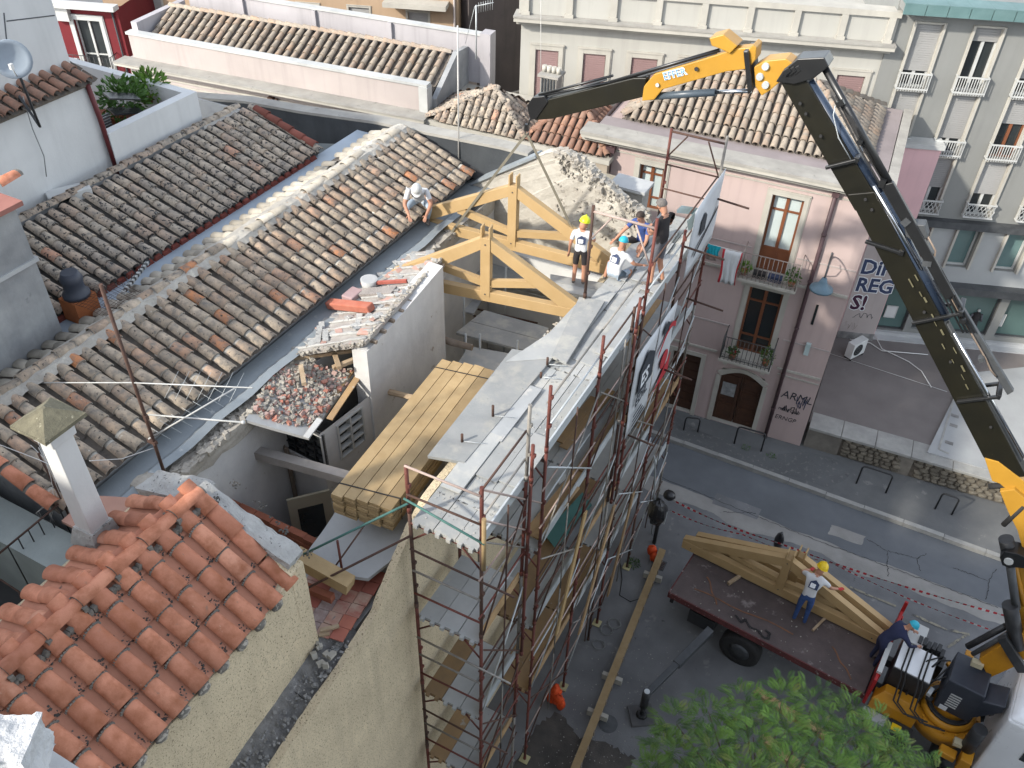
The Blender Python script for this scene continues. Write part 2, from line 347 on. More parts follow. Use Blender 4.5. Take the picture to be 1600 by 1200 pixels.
# ================================================================ building kit
def window(parent, fr, u0, u1, z0, z1, d=-0.14, frame=None, glass=None, trim=None, shutter=None, mull=1, rails=(), fw=0.05, name='window', sill=None):
    frame = frame or white_metal; glass = glass or glass_dark
    m = MB()
    fr.box(m, u0, u0 + fw, d - .03, d + .03, z0, z1); fr.box(m, u1 - fw, u1, d - .03, d + .03, z0, z1)
    fr.box(m, u0 + fw, u1 - fw, d - .03, d + .03, z1 - fw, z1); fr.box(m, u0 + fw, u1 - fw, d - .03, d + .03, z0, z0 + fw)
    for k in range(mull):
        uc = u0 + (u1 - u0) * (k + 1) / (mull + 1); fr.box(m, uc - fw * .7, uc + fw * .7, d - .028, d + .034, z0 + fw, z1 - fw)
    for q in rails:
        zc = z0 + (z1 - z0) * q; fr.box(m, u0 + fw, u1 - fw, d - .026, d + .024, zc - fw * .4, zc + fw * .4)
    o = m.build(name, frame, parent)
    fr.box(g := MB(), u0 + .01, u1 - .01, d - .022, d - .012, z0 + .01, z1 - .01); g.build('pane', glass, o)
    if trim:
        tw, tm, td = trim; t = MB()
        fr.box(t, u0 - tw, u0 - .002, .002, td, z0, z1 + tw); fr.box(t, u1 + .002, u1 + tw, .002, td, z0, z1 + tw); fr.box(t, u0 - .002, u1 + .002, .002, td - .003, z1 + .002, z1 + tw)
        fr.box(t, u0 - tw * 1.25, u0 - tw + .005, .002, td * .6, z0, z1 + tw * 1.2); fr.box(t, u1 + tw - .005, u1 + tw * 1.25, .002, td * .6, z0, z1 + tw * 1.2)
        fr.box(t, u0 - tw * 1.25, u1 + tw * 1.25, .004, td * 1.3, z1 + tw + .002, z1 + tw * 1.35)
        t.build('surround', tm, o)
    if shutter:
        fracn, sm = shutter; s = MB(); zz = z1 - fw
        hb = (z1 - z0) * fracn; nb = max(3, int(hb / .055))
        for k in range(nb):
            za = z1 - hb * (k + 1) / nb; zb = z1 - hb * k / nb
            fr.box(s, u0 + .012, u1 - .012, d + .036, d + .055, za + .004, zb)
        s.build('shutter', sm, o)
    if sill:
        s = MB(); fr.box(s, u0 - .06, u1 + .06, .002, .09, z0 - .06, z0 - .002); s.build('sill', sill, o)
    return o
def half_tile_mesh(name, mats, w, l, h, thick=.013, seg=6, taper=.82, band=0.0, groove=False):
    """cover tile: barrel lying along +Y (upslope), arch over X; low end at y=0"""
    m = MB(); ys = [0, l] if not band else [0, l - band, l]
    def arc(y, k, off=0.0):
        t = math.pi * k / seg; s = 1 - (1 - taper) * y / l
        r = w / 2 * s - off
        z0 = .004 + .022 * (1 - y / l)
        return Vector((-math.cos(t) * r, y, z0 + math.sin(t) * (h * s - off)))
    n = seg + 1
    for off, flip in ((0, False), (thick, True)):
        b = len(m.v); rows = ys if not flip else [0, l]
        for y in rows:
            for k in range(n): m.v.append(arc(y, k, off))
        for r in range(len(rows) - 1):
            for k in range(seg):
                f = [b + r * n + k, b + r * n + k + 1, b + (r + 1) * n + k + 1, b + (r + 1) * n + k]
                m.f.append(f if flip else f[::-1]); m.sm.append(True)
                m.m.append(1 if (band and r == 1 and not flip) else 0)
    b2 = len(ys) * n
    for k in range(seg):
        m.f.append([k, k + 1, b2 + k + 1, b2 + k]); m.m.append(1 if band else 0); m.sm.append(False)
    if groove:
        for x in (.02, -.015, .05):
            pass
    me = m.mesh(name, mats); return me
def basis(A, e, s, a, b, h=0.0, rot=0.0):
    n = e.cross(s)
    if rot: e2 = e * math.cos(rot) + s * math.sin(rot); s2 = n.cross(e2)
    else: e2, s2 = e, s
    M = Matrix((e2, s2, n)).transposed().to_4x4(); M.translation = A + e * a + s * b + n * h; return M
def inside(poly, a, b):
    c = False; j = len(poly) - 1
    for i in range(len(poly)):
        (x1, y1), (x2, y2) = poly[i], poly[j]
        if (y1 > b) != (y2 > b) and a < (x2 - x1) * (b - y1) / (y2 - y1) + x1: c = not c
        j = i
    return c
TILE_N = {}
def tile_slope(roof, A, e, s, poly, w, l, meshes, pan_mat, deck, jit=.012, skip=(), lim=300, rot=.03, start=0.0, overhang=.05):
    """lay cover tiles over the polygon (a along e, b up the slope s); the pans between them are part of the deck mesh"""
    A = Vector(A); e = Vector(e).normalized(); s = Vector(s).normalized(); n = e.cross(s)
    amin = min(p[0] for p in poly); amax = max(p[0] for p in poly); bmax = max(p[1] for p in poly)
    P = lambda a, b, h=0.0: A + e * a + s * b + n * h
    deck.add([P(a, b, -.05) for a, b in poly] + [P(a, b, -.12) for a, b in poly], [list(range(len(poly))), list(range(len(poly), 2 * len(poly)))[::-1]] + [(len(poly) + i, len(poly) + (i + 1) % len(poly), (i + 1) % len(poly), i) for i in range(len(poly))])
    nc = int((amax - amin) / w); rows = int(bmax / l) + 1
    extra = MB()
    for c in range(nc + 1):
        a = amin + start + (c + .5) * w
        wob = ru(-jit, jit)
        for r in range(rows):
            b = r * l
            # pan tile: shallow trough right of the cover tile
            ap = a + w / 2
            if inside(poly, ap, b + l * .5):
                k0 = len(deck.v); hh = .018; pd = .20 if w < .26 else .10
                for (bb, dz) in ((b - (overhang if r == 0 else 0), .012), (b + l, -.006)):
                    for t in range(5):
                        q = t / 4 - .5
                        deck.v.append(P(ap + q * w * .8, bb, dz - .055 + pd * w * (4 * q * q) ** 1.0 + (.02 if w > .26 else 0) + ru(-.002, .002)))
                for t in range(4): deck.f.append([k0 + t, k0 + t + 1, k0 + 6 + t, k0 + 5 + t]); deck.m.append(0); deck.sm.append(True)
            if (c, r) in skip or not inside(poly, a, b + l * .45): continue
            me = random.choice(meshes)
            M = basis(A, e, s, a + wob + ru(-.006, .006), b - (overhang if r == 0 else 0) + ru(-.012, .012), ru(0, .008), ru(-rot, rot))
            TILE_N[roof.name] = TILE_N.get(roof.name, 0) + 1
            if TILE_N[roof.name] <= lim: put('tile', me, M, roof)
            else:
                b0 = len(extra.v); extra.v += [M @ v.co for v in me.vertices]
                for pg in me.polygons: extra.f.append([b0 + i for i in pg.vertices]); extra.m.append(pg.material_index); extra.sm.append(pg.use_smooth)
                extra_me = me
    if extra.v: tag(extra.build('tiles_beyond', list(extra_me.materials), roof), kind='stuff')
def ridge_row(roof, p, q, me, step, name='ridge_tile', drop=0.0, rot=.04):
    p = Vector(p); q = Vector(q); d = (q - p); L = d.length; s = d.normalized(); e = s.cross(Vector((0, 0, 1))).normalized()
    for k in range(int(L / step)):
        M = basis(p, e, s, ru(-.01, .01), k * step + ru(-.01, .01), ru(0, .008) - drop, ru(-rot, rot)); put(name, me, M, roof)
# tile stocks: old grey, mossy dark, brownish, new
grey_ramp = [(0, (0.346, 0.284, 0.218)), (.40, (0.474, 0.389, 0.296)), (.66, (0.410, 0.296, 0.213)), (.88, (0.538, 0.447, 0.343)), (.955, (0.435, 0.220, 0.130)), (1, (0.538, 0.232, 0.104))]
tile_old = mat('lichened grey tile', (.3, .27, .23), (.19, .175, .155), 9, .92, .5, 45, ramp=grey_ramp, spot=((.05, .047, .044), 19, .60, .05), spot2=((.50, .48, .42), 13, .66, .05), big=.1)
dark_ramp = [(0, (0.354, 0.302, 0.250)), (.5, (0.451, 0.386, 0.306)), (.8, (0.403, 0.302, 0.230)), (.97, (0.512, 0.431, 0.337)), (1, (0.512, 0.224, 0.133))]
tile_dark = mat('dark lichened tile', (.25, .23, .2), (.20, .185, .165), 9, .92, .5, 45, ramp=dark_ramp, spot=((.038, .038, .04), 15, .55, .05), spot2=((.46, .45, .41), 15, .66, .05), big=.1)
far_ramp = [(0, (0.284, 0.242, 0.200)), (.5, (0.333, 0.285, 0.228)), (.8, (0.294, 0.223, 0.172)), (1, (0.343, 0.247, 0.177))]
tile_far = mat('old buff tile', (.33, .29, .24), (.22, .195, .165), 8, .92, .5, 45, ramp=far_ramp, spot=((.09, .082, .075), 14, .63, .06), spot2=((.46, .42, .36), 10, .66, .06), big=.1)
brown_ramp = [(0, (.22, .12, .085)), (.5, (.30, .165, .115)), (.85, (.25, .155, .115)), (1, (.36, .20, .13))]
tile_brown = mat('reddish old tile', (.28, .16, .11), (.20, .13, .10), 8, .92, .4, 45, ramp=brown_ramp, spot=((.09, .075, .065), 13, .66, .06), big=.1)
new_ramp = [(0, (.46, .19, .12)), (.35, (.62, .265, .165)), (.7, (.56, .24, .15)), (.9, (.66, .31, .20)), (1, (.50, .25, .175))]
tile_new = mat('new terracotta tile', (.44, .17, .09), (.37, .135, .07), 6, .82, .25, 60, ramp=new_ramp, spot=((.30, .17, .12), 9, .64, .08), spot2=((.62, .42, .32), 5, .66, .1), big=.2, stretch=None)
pan_old = mat('old pan tile', (.17, .145, .12), (.10, .09, .08), 8, .95, .5, 40, spot=((.30, .27, .22), 7, .64, .08))
pan_dark = mat('dark pan tile', (.10, .095, .088), (.06, .058, .055), 8, .95, .5, 40)
pan_new = mat('terracotta pan tile', (.54, .25, .165), (.48, .215, .14), 5, .85, .2, 40, spot=((.09, .08, .075), 4.5, .63, .06), spot2=((.05, .05, .05), 13, .68, .05))
T_old = [half_tile_mesh('tile_old', [tile_old, mortar], .175, .345, .078, band=.05), half_tile_mesh('tile_old2', [tile_old, mortar], .182, .34, .083, taper=.86, band=.045)]
T_dark = [half_tile_mesh('tile_dark', [tile_dark, tile_dark], .175, .34, .078), half_tile_mesh('tile_dark2', [tile_dark, tile_dark], .18, .335, .082, taper=.87)]
T_far = [half_tile_mesh('tile_far', [tile_far], .165, .33, .085)]
T_brown = [half_tile_mesh('tile_brown', [tile_brown], .165, .33, .08)]
grey_band = mat('grey joint mortar', (.22, .20, .175), (.13, .125, .11), 9, .95, .6, 40)
T_new = [half_tile_mesh('tile_new', [tile_new, grey_band], .222, .44, .075, taper=.86, band=.0, seg=8), half_tile_mesh('tile_new2', [tile_new, grey_band], .215, .44, .077, taper=.86, seg=8)]

# ================================================================ ground and street
def sheet(name, pts, z, m, kind='structure', th=None):
    mb = MB(); mb.quad(*[(x, y, z) for x, y in pts])
    return tag(mb.build(name, m), kind=kind)
sheet('ground', [(-160, -120), (160, -120), (160, 200), (-160, 200)], 0.0, asphalt)
def wavy(x0, x1, yf, amp, n, seed):
    r = random.Random(seed); n *= 4; ph_ = [r.random() * 6.28 for _ in range(6)]; return [(x0 + (x1 - x0) * i / n, yf + amp * (.22 * math.sin(i * .031 * abs(x1 - x0) / 4 + ph_[0]) + .16 * math.sin(i * .11 + ph_[1]) + .10 * math.sin(i * .27 + ph_[2]) + .07 * math.sin(i * .61 + ph_[3]) + .08 * (r.random() - .5))) for i in range(n + 1)]
lo = wavy(-14, 14, 16.38, .12, 110, 3); hi = [(14, 17.9), (-14, 17.9)]
sheet('road', lo + hi, .008, asphalt_smooth)
pl = wavy(-9, 12, 15.86, .28, 80, 5) + wavy(12, -9, 16.44, .10, 80, 6)
sheet('concrete_strip', pl, .004, concrete_patch)
mb = MB(); mb.box(-14, 14, 17.98, 19.85, -.05, .12); tag(mb.build('pavement', pavement_m), kind='structure')
pp_ = [pz(*q, .125) for q in ((1040, 640), (1090, 672), (1140, 690), (1200, 712), (1255, 705), (1300, 715), (1335, 735), (1318, 752), (1290, 762), (1255, 748), (1210, 742), (1150, 720), (1080, 695), (1035, 672))]
mb = MB(); mb.quad(*[(p.x, min(max(p.y, 18.0), 19.4), .125) for p in pp_]); tag(mb.build('broken_paving', mat('broken pale paving', (.12, .125, .128), (.10, .104, .106), 2, .9, .6, 40, spot=((.17, .168, .16), 8, .54, .12), spot2=((.08, .083, .086), 5, .64, .08))), kind='structure')
kb = bpy.data.objects.new('kerb', None); _link(kb, (0, 17.93, 0), None); tag(kb, kind='structure')
x = -7.0
kerb_me = []
for k in range(3):
    m = MB(); m.box(-.485, .485, -.065, .065, -.02, .135); kerb_me.append(m.mesh('kerb_stone', kerb_m))
while x < 9:
    put('kerb_stone', kerb_me[int(rnd() * 3)], Matrix.Translation((x, 17.915 + ru(-.008, .008), ru(-.012, .004))), kb); x += .98
# cracks and faded bay lines lie on the road as thin sheets
def ribbon(name, pts, wd, z, m):
    mb = MB(); pts = [Vector((*p, z)) for p in pts]
    for i in range(len(pts) - 1):
        d = (pts[i + 1] - pts[i]).normalized(); s = Vector((-d.y, d.x, 0)); w1 = wd * ru(.5, 1.3); 
        mb.quad(pts[i] - s * w1 / 2, pts[i + 1] - s * w1 / 2, pts[i + 1] + s * w1 / 2, pts[i] + s * w1 / 2)
    return tag(mb.build(name, m), kind='structure')
crack_m = mat('dark road crack', (.022, .023, .025), (.03, .03, .03), 9, .95)  # flat dark tone of the cracks themselves
line_m = mat('faded road paint', (.36, .33, .24), (.16, .155, .14), 9, .9, spot=((.09, .092, .095), 7, .5, .08))
def crackpath(p, q, n, amp):
    out = []
    for i in range(n + 1):
        t = i / n; out.append((p[0] + (q[0] - p[0]) * t + ru(-amp, amp), p[1] + (q[1] - p[1]) * t + ru(-amp, amp)))
    return out
for (a, b, n_) in (((1355, 843), (1386, 861), 6), ((1386, 861), (1388, 902), 7), ((1386, 861), (1432, 873), 8), ((1432, 873), (1438, 892), 4), ((1432, 873), (1448, 866), 4), ((1490, 888), (1545, 908), 9), ((1545, 908), (1541, 938), 5), ((1545, 908), (1556, 890), 4), ((1130, 800), (1180, 802), 7), ((1030, 745), (1250, 835), 16), ((1250, 835), (1440, 905), 14), ((1440, 905), (1560, 950), 9), ):
    A = pz(*a, 0); B = pz(*b, 0)
    ribbon('road_crack', crackpath((A.x, A.y), (B.x, B.y), n_ * 3, .022), .014, .012, crack_m)
for (a, b, wd) in (((1328, 918), (1400, 948), .07), ((1425, 960), (1480, 985), .06), ((1485, 985), (1515, 992), .06), ((1510, 993), (1480, 1012), .07)):
    A = pz(*a, 0); B = pz(*b, 0); ribbon('bay_line', crackpath((A.x, A.y), (B.x, B.y), 5, .006), wd, .016, line_m)
for (c4, mm) in ((((1120, 770), (1190, 795), (1182, 812), (1112, 786)), asphalt), (((1300, 820), (1352, 838), (1346, 852), (1294, 834)), concrete_patch)):
    q_ = [pz(*q, .01) for q in c4]; P_ = []
    for i in range(4):
        for k in range(6): t = q_[i].lerp(q_[(i + 1) % 4], k / 6); P_.append((t.x + ru(-.015, .015), t.y + ru(-.015, .015), .010))
    mb = MB(); mb.quad(*P_); tag(mb.build('road_patch', mm), kind='structure')
gr = pz(1045, 905, 0); dg = thing('drain_grate', 'square iron drain grate by the truck platform end', 'drain grate', (gr.x - .35, gr.y + .3, 0)); mb = MB(); mb.box(gr.x - .5, gr.x - .2, gr.y + .15, gr.y + .45, .004, .012); mb.build('frame', grey_metal, dg)
for k in range(5): mb = MB(); mb.box(gr.x - .47, gr.x - .23, gr.y + .18 + k * .05, gr.y + .20 + k * .05, .012, .018); mb.build('bar', rust_brown, dg)
mc = pz(950, 1131, 0); mb = MB(); mb.tube([(mc.x, mc.y, .004), (mc.x, mc.y, .02)], .17, 20); mb.tube([(mc.x, mc.y, .004), (mc.x, mc.y, .014)], .2, 20)
tag(mb.build('manhole_cover', grey_metal), 'round iron manhole cover beside the long ground beam', 'manhole cover')
# ================================================================ terrace with its stone retaining wall
tw = thing('retaining_wall', 'low rubble stone retaining wall with pale coping along the far pavement', 'wall', (3, 19.6, .12))
FT = Fr(-.62, 19.42, 4)
core = MB(); FT.box(core, 0, 9, -.3, -.02, .1, .78); core.build('core', mat('dark wall joints', (.12, .105, .085), (.07, .06, .05), 7, .95, .6, 30), tw)
smooth = MB(); FT.box(smooth, 0, .9, -.02, .01, .12, .77); FT.box(smooth, 2.35, 2.75, -.02, .008, .12, .77); smooth.build('render_patch', mat('dirty wall render', (.20, .185, .16), (.13, .12, .105), 3, .95, .4, 30), tw)
cap_me = []
u = 0.0
while u < 8:
    L = ru(.85, 1.15); m = MB(); FT.box(m, u, u + L - .012, -.62, .06, .78, .87 + ru(-.006, .006)); m.build('coping_slab', kerb_m, tw, bevel=.012); u += L
stone_mes = []
for k in range(7):
    m = MB(); n_ = 7; pts = []
    for i in range(n_):
        t = 2 * math.pi * i / n_; rr = ru(.75, 1.1); pts.append(Vector((math.cos(t) * .5 * rr, 0, math.sin(t) * .5 * rr)))
    c0 = [p + Vector((0, .03, 0)) for p in pts]; c1 = [p * .8 + Vector((0, -.045 + ru(-.01, .01), 0)) for p in pts]
    m.add(c0 + c1 + [Vector((0, -.06, 0))], [(i, (i + 1) % n_, n_ + (i + 1) % n_, n_ + i) for i in range(n_)] + [(n_ + i, n_ + (i + 1) % n_, 2 * n_) for i in range(n_)])
    stone_mes.append(m.mesh('stone', stone_wall))
ns = 0
z = .17
while z < .76:
    u = .95
    hgt = ru(.10, .15)
    while u < 6.2:
        L = ru(.13, .28)
        if not (2.3 < u < 2.75) and ns < 290:
            c = FT.P(u + L / 2, .0, z + hgt / 2)
            M = Matrix((FT.e * L * 1.08, -FT.n * .8, Vector((0, 0, hgt * 1.12)))).transposed().to_4x4(); M = M @ Matrix.Rotation(ru(-.2, .2), 4, 'Y'); M.translation = c
            put('stone', random.choice(stone_mes), M, tw); ns += 1
        u += L
    z += hgt
mb = MB(); mb.quad((-.68, 19.6, .85), (9, 20.3, .85), (9, 29, .85), (-.9, 25, .85)); tag(mb.build('terrace', terrace_m), kind='structure')
a, b_, c_, d_ = pz(1448, 708, .86), pz(1600, 752, .86), pz(1600, 575, .86), pz(1508, 585, .86)
mb = MB(); mb.prism([(p.x, p.y, .852) for p in (a, b_, c_, d_)], (0, 0, .05)); tag(mb.build('white_slab', white_floor), kind='structure')
mb = MB(); fl = [pz(1459, 705, .9), pz(1468, 640, .9), pz(1490, 650, .9)]
rib = [pz(*q, .905) for q in ((1467, 702), (1492, 618))]; mb.bar(rib[0], rib[1], .05, .012); rib = [pz(*q, .905) for q in ((1467, 702), (1483, 709))]; mb.bar(rib[0], rib[1], .05, .012)
tag(mb.build('slab_border', kerb_m), kind='structure')
for (q, nm) in (((1492, 650), 0), ((1490, 665), 1), ((1483, 692), 2)):
    c = pz(*q, .905); mb = MB(); mb.box(c.x - .1, c.x + .1, c.y - .06, c.y + .06, .904, .912); tag(mb.build('floor_stain', rubble_dark), kind='structure')
# ================================================================ pink house
FP = Fr(-.7, 19.35, 4)
ph = thing('pink_house', 'three storey pink house with cream window surrounds and a hipped grey tile roof', 'house', (-4, 21, 0))
holes = [(-5.5, -4.9, 6.2, 7.37), (-2.29, -1.57, 5.25, 7.32), (-2.31, -1.47, 2.72, 4.76), (-2.51, -1.36, .14, 2.05), (-3.9, -3.12, .14, 2.2)]
m = MB(); FP.wall(m, -6.75, 0, 0, 8.0, holes, .26, 0, 1)
m.quad(FP.P(0, 0, 0), FP.P(0, -4.5, 0), FP.P(0, -4.5, 8), FP.P(0, 0, 8)); m.quad(FP.P(-6.75, -4.5, 0), FP.P(-6.75, 0, 0), FP.P(-6.75, 0, 8), FP.P(-6.75, -4.5, 8))
m.quad(FP.P(-6.75, -4.5, 0), FP.P(0, -4.5, 0), FP.P(0, -4.5, 8), FP.P(-6.75, -4.5, 8)); m.quad(FP.P(-6.7, 0, 7.9), FP.P(0, 0, 7.9), FP.P(0, -4.5, 7.9), FP.P(-6.7, -4.5, 7.9))
FP.box(m, -6.7, -.02, -.5, -.45, 0, 7.8, 1)
m.build('wall', [plaster_pink, stone_trim], ph)
def string(par, fr, u0, u1, z, h=.06, d=.03, m=None, gaps=(), name='string_course'):
    mb = MB(); a = u0
    for g in sorted(gaps) + [(u1, u1)]:
        if g[0] > a: fr.box(mb, a, g[0], .002, d, z, z + h)
        a = g[1]
    return mb.build(name, m or stone_trim, par)
string(ph, FP, -6.74, -.03, 5.08, .07, .045, stone_trim, [(-2.62, -1.26)])
string(ph, FP, -6.74, -.03, 3.42, .035, .025, plaster_pink2, [(-2.6, -1.2)]); string(ph, FP, -6.74, -.03, 2.50, .06, .04, stone_trim, [(-2.75, -1.15)]); string(ph, FP, -6.74, -.03, 2.33, .03, .03, stone_trim, [(-4.3, -1.1)])
string(ph, FP, -6.74, -.03, 7.55, .03, .025, stone_trim); string(ph, FP, -6.74, -.03, 5.82, .03, .02, plaster_pink2, [(-2.5, -1.4)])
m = MB()
for (d, z0, z1) in ((.10, 7.72, 7.80), (.24, 7.802, 7.90), (.36, 7.902, 7.985)): FP.box(m, -6.95, .2, -.05, d, z0, z1)
FP.box(m, .012, .16, -4.6, -.052, 7.8, 7.985)
m.build('cornice', stone_trim, ph)
m = MB(); FP.box(m, -6.97, .22, -.22, .38, 7.987, 8.06); FP.box(m, .0, .22, -4.6, -.222, 7.987, 8.06); m.build('cornice_top', stone_grey, ph)
m = MB(); FP.box(m, -6.7, -.02, -.75, -.225, 8.0, 8.045); FP.box(m, -.5, -.02, -4.5, -.752, 8.0, 8.045); m.build('gutter_slab', slab_mauve, ph)
win_trim = (.11, stone_trim, .035)
for h in holes[:3]:
    dk = h is holes[2]
    wnd = window(ph, FP, *h, d=-.14, frame=wood_brown, glass=glass_dark if dk else glass_teal, trim=win_trim, rails=(.30, .80) if h is holes[1] else (.25, .78), fw=.055)
    if h is holes[1]:
        q = MB(); FP.box(q, h[0] + .05, h[1] - .05, -.155, -.118, 5.3, 5.86); q.build('panel', wood_brown, wnd)
    if dk:
        q = MB(); FP.box(q, h[0] + .05, h[1] - .05, -.15, -.118, 2.76, 3.0); q.build('panel', wood_door, wnd)
# arched street door
def arched_door(par, fr, u0, u1, z0, z1, rise):
    m = MB(); n_ = 10; uc = (u0 + u1) / 2; hw = (u1 - u0) / 2
    top = [(uc + hw * (2 * i / n_ - 1), z1 - rise + rise * math.cos(math.pi / 2 * (2 * i / n_ - 1)) ) for i in range(n_ + 1)]
    fr.box(m, u0, uc - .012, -.2, -.14, z0, z1 - rise); fr.box(m, uc + .012, u1, -.2, -.14, z0, z1 - rise)
    m.prism([fr.P(u, -.2, z) for u, z in [(u0, z1 - rise + .002), (u1, z1 - rise + .002)] + top[::-1]], fr.n * .06)
    for (a, b) in ((u0, uc - .02), (uc + .02, u1)):
        for (c, d) in ((z0 + .1, z0 + .6), (z0 + .68, z0 + 1.15), (z0 + 1.22, z1 - rise - .03)):
            for (p, q, r, s) in ((a + .05, b - .05, c, c + .03), (a + .05, b - .05, d - .03, d), (a + .05, a + .08, c + .03, d - .03), (b - .08, b - .05, c + .03, d - .03)):
                fr.box(m, p, q, -.14, -.12, r, s)
    o = m.build('street_door', wood_door, par)
    s = MB(); fr.box(s, u0 - .12, u0 - .002, .002, .04, z0, z1 - rise); fr.box(s, u1 + .002, u1 + .12, .002, .04, z0, z1 - rise)
    for i in range(n_):
        (ua, za), (ub, zb) = top[i], top[i + 1]; k = .12
        s.hexa([fr.P(ua, .002, za), fr.P(ub, .002, zb), fr.P(ub, .04, zb), fr.P(ua, .04, za), fr.P(ua - (uc - ua) * .2, .002, za + k), fr.P(ub - (uc - ub) * .2, .002, zb + k), fr.P(ub - (uc - ub) * .2, .04, zb + k), fr.P(ua - (uc - ua) * .2, .04, za + k)])
    s.build('surround', stone_trim, o)
    return o
dr = arched_door(ph, FP, -2.51, -1.36, .14, 2.06, .26)
q = MB(); FP.box(q, -2.42, -2.05, -.118, -.112, 1.05, 1.5); q.build('pasted_poster', mat('torn grey poster', (.30, .31, .31), (.16, .165, .17), 9, .9), dr)
g = MB(); FP.box(g, -3.9, -3.12, -.2, -.14, .14, 2.2)
for k in range(7): FP.box(g, -3.88, -3.14, -.138, -.12, .2 + k * .28, .44 + k * .28)
gd = g.build('garage_door', wood_door, ph)
t = MB(); FP.box(t, -4.02, -3.902, .002, .04, .12, 2.2); FP.box(t, -3.118, -3.0, .002, .04, .12, 2.2); FP.box(t, -4.02, -3.0, .003, .042, 2.202, 2.32); t.build('surround', stone_trim, gd)
def balcony(par, fr, u0, u1, z, dep, hgt, rail_m, nb, label=None):
    m = MB(); fr.box(m, u0, u1, .002, dep, z - .07, z); fr.box(m, u0 + .05, u1 - .05, .004, dep - .08, z - .13, z - .072)
    for u in (u0 + .12, u1 - .22): fr.box(m, u, u + .1, .006, dep * .7, z - .27, z - .132)
    o = m.build('balcony', stone_trim, par)
    r = MB()
    def rb(a, b, rr=.011): r.tube([a, b], rr, 5)
    for zz in (z + .08, z + hgt): rb(fr.P(u0 + .03, dep - .03, zz), fr.P(u1 - .03, dep - .03, zz), .013); rb(fr.P(u0 + .03, .0, zz), fr.P(u0 + .03, dep - .03, zz), .013); rb(fr.P(u1 - .03, .0, zz), fr.P(u1 - .03, dep - .03, zz), .013)
    for k in range(nb + 1):
        u = u0 + .03 + (u1 - u0 - .06) * k / nb; rb(fr.P(u, dep - .03, z), fr.P(u, dep - .03, z + hgt), .009 if 0 < k < nb else .017)
        if k < nb:
            c = fr.P(u + (u1 - u0) / nb / 2, dep - .03, z + .14); r.tube([c + fr.e * .03 * math.cos(t) + Vector((0, 0, .03 * math.sin(t))) for t in [i * math.pi / 3 for i in range(7)]], .006, 4)
    for k in range(1, 5):
        for u in (u0 + .03, u1 - .03): rb(fr.P(u, dep * k / 5, z), fr.P(u, dep * k / 5, z + hgt), .009)
    r.build('railing', rail_m, o); return o
rail_light = mat('pale rusty railing', (.30, .26, .235), (.22, .19, .17), 12, .7)
balcony(ph, FP, -2.62, -1.2, 5.24, .55, .72, rail_light, 13)
balcony(ph, FP, -2.62, -1.28, 2.72, .55, .72, mat('dark wrought iron', (.05, .05, .052), (.08, .078, .075), 12, .6), 12)
m = MB(); dp = [FP.P(-.95, .07, 7.7), FP.P(-.95, .07, 5.4), FP.P(-.95, .07, .15)]; m.tube(dp, .05, 8)
for zz in (6.6, 5.3, 3.9, 2.4, 1.2): m.tube([FP.P(-.95, .07, zz), FP.P(-.95, .07, zz + .05)], .06, 8)
FP.box(m, -1.03, -.87, .0, .14, 7.62, 7.74)
m.build('downpipe', mat('dark mauve pipe', (.065, .038, .042), (.09, .055, .06), 8, .5), ph)
m = MB(); m.tube([FP.P(-6.25, .07, 7.7), FP.P(-6.25, .07, 7.0)], .05, 8); FP.box(m, -6.36, -6.14, .0, .16, 7.55, 7.68); m.build('downpipe', mat('dark mauve pipe', (.065, .038, .042)), ph)
m = MB(); FP.box(m, -.62, -.5, .002, .09, 3.2, 3.55); m.build('meter_box', tarp_pale, ph); m = MB(); FP.box(m, -.66, -.6, .0, .01, 4.1, 4.7); m.build('slot_vent', glass_dark, ph)
# hip roof
rf = MB(); E0 = [(-6.3, -.75), (-.5, -.75), (-.5, -4.35), (-6.3, -4.35)]; RZ = 9.05; RL, RRr = (-4.55, -2.35), (-2.1, -2.5)
roof = thing('roof', None, None, (-4, 21.5, 8.3)); WLR = roof
roof.parent = ph; roof.location = Vector((-4, 21.5, 8.3)) - WL[ph.name]
def P3(t, z): return FP.P(t[0], t[1], z)
def hip_side(roof, deck, p0, p1, t0, t1, w_, l_, meshes, lim=300, start=0.0):
    """side of a hip roof between eave p0->p1 and ridge t0..t1 (t0 above p0)"""
    e = (p1 - p0).normalized(); nn = e.cross((t0 - p0)); nn.normalize(); s = nn.cross(e).normalized()
    if s.z < 0: s = -s
    cv = lambda q: ((q - p0).dot(e), (q - p0).dot(s))
    poly = [cv(p0), cv(p1), cv(t1), cv(t0)] if (t1 - t0).length > .01 else [cv(p0), cv(p1), cv(t0)]
    tile_slope(roof, p0, e, s, poly, w_, l_, meshes, None, deck, lim=lim, start=start)
zE = 8.09
e_ = [P3(q, zE) for q in E0]; rl, rr_ = P3(RL, RZ), P3(RRr, RZ)
hip_side(roof, rf, e_[0], e_[1], rl, rr_, .2, .29, T_far); hip_side(roof, rf, e_[1], e_[2], rr_, rr_, .2, .29, T_far); hip_side(roof, rf, e_[3], e_[0], rl, rl, .2, .29, T_far)
hip_side(roof, rf, e_[2], e_[3], rr_, rl, .2, .29, T_far, lim=0)
rf.build('roof_pans', pan_old, roof)
for a, b in ((e_[0], rl), (e_[1], rr_), (rl, rr_), (e_[2], rr_)): ridge_row(roof, a + Vector((0, 0, .03)), b + Vector((0, 0, .05)), T_far[0], .28)
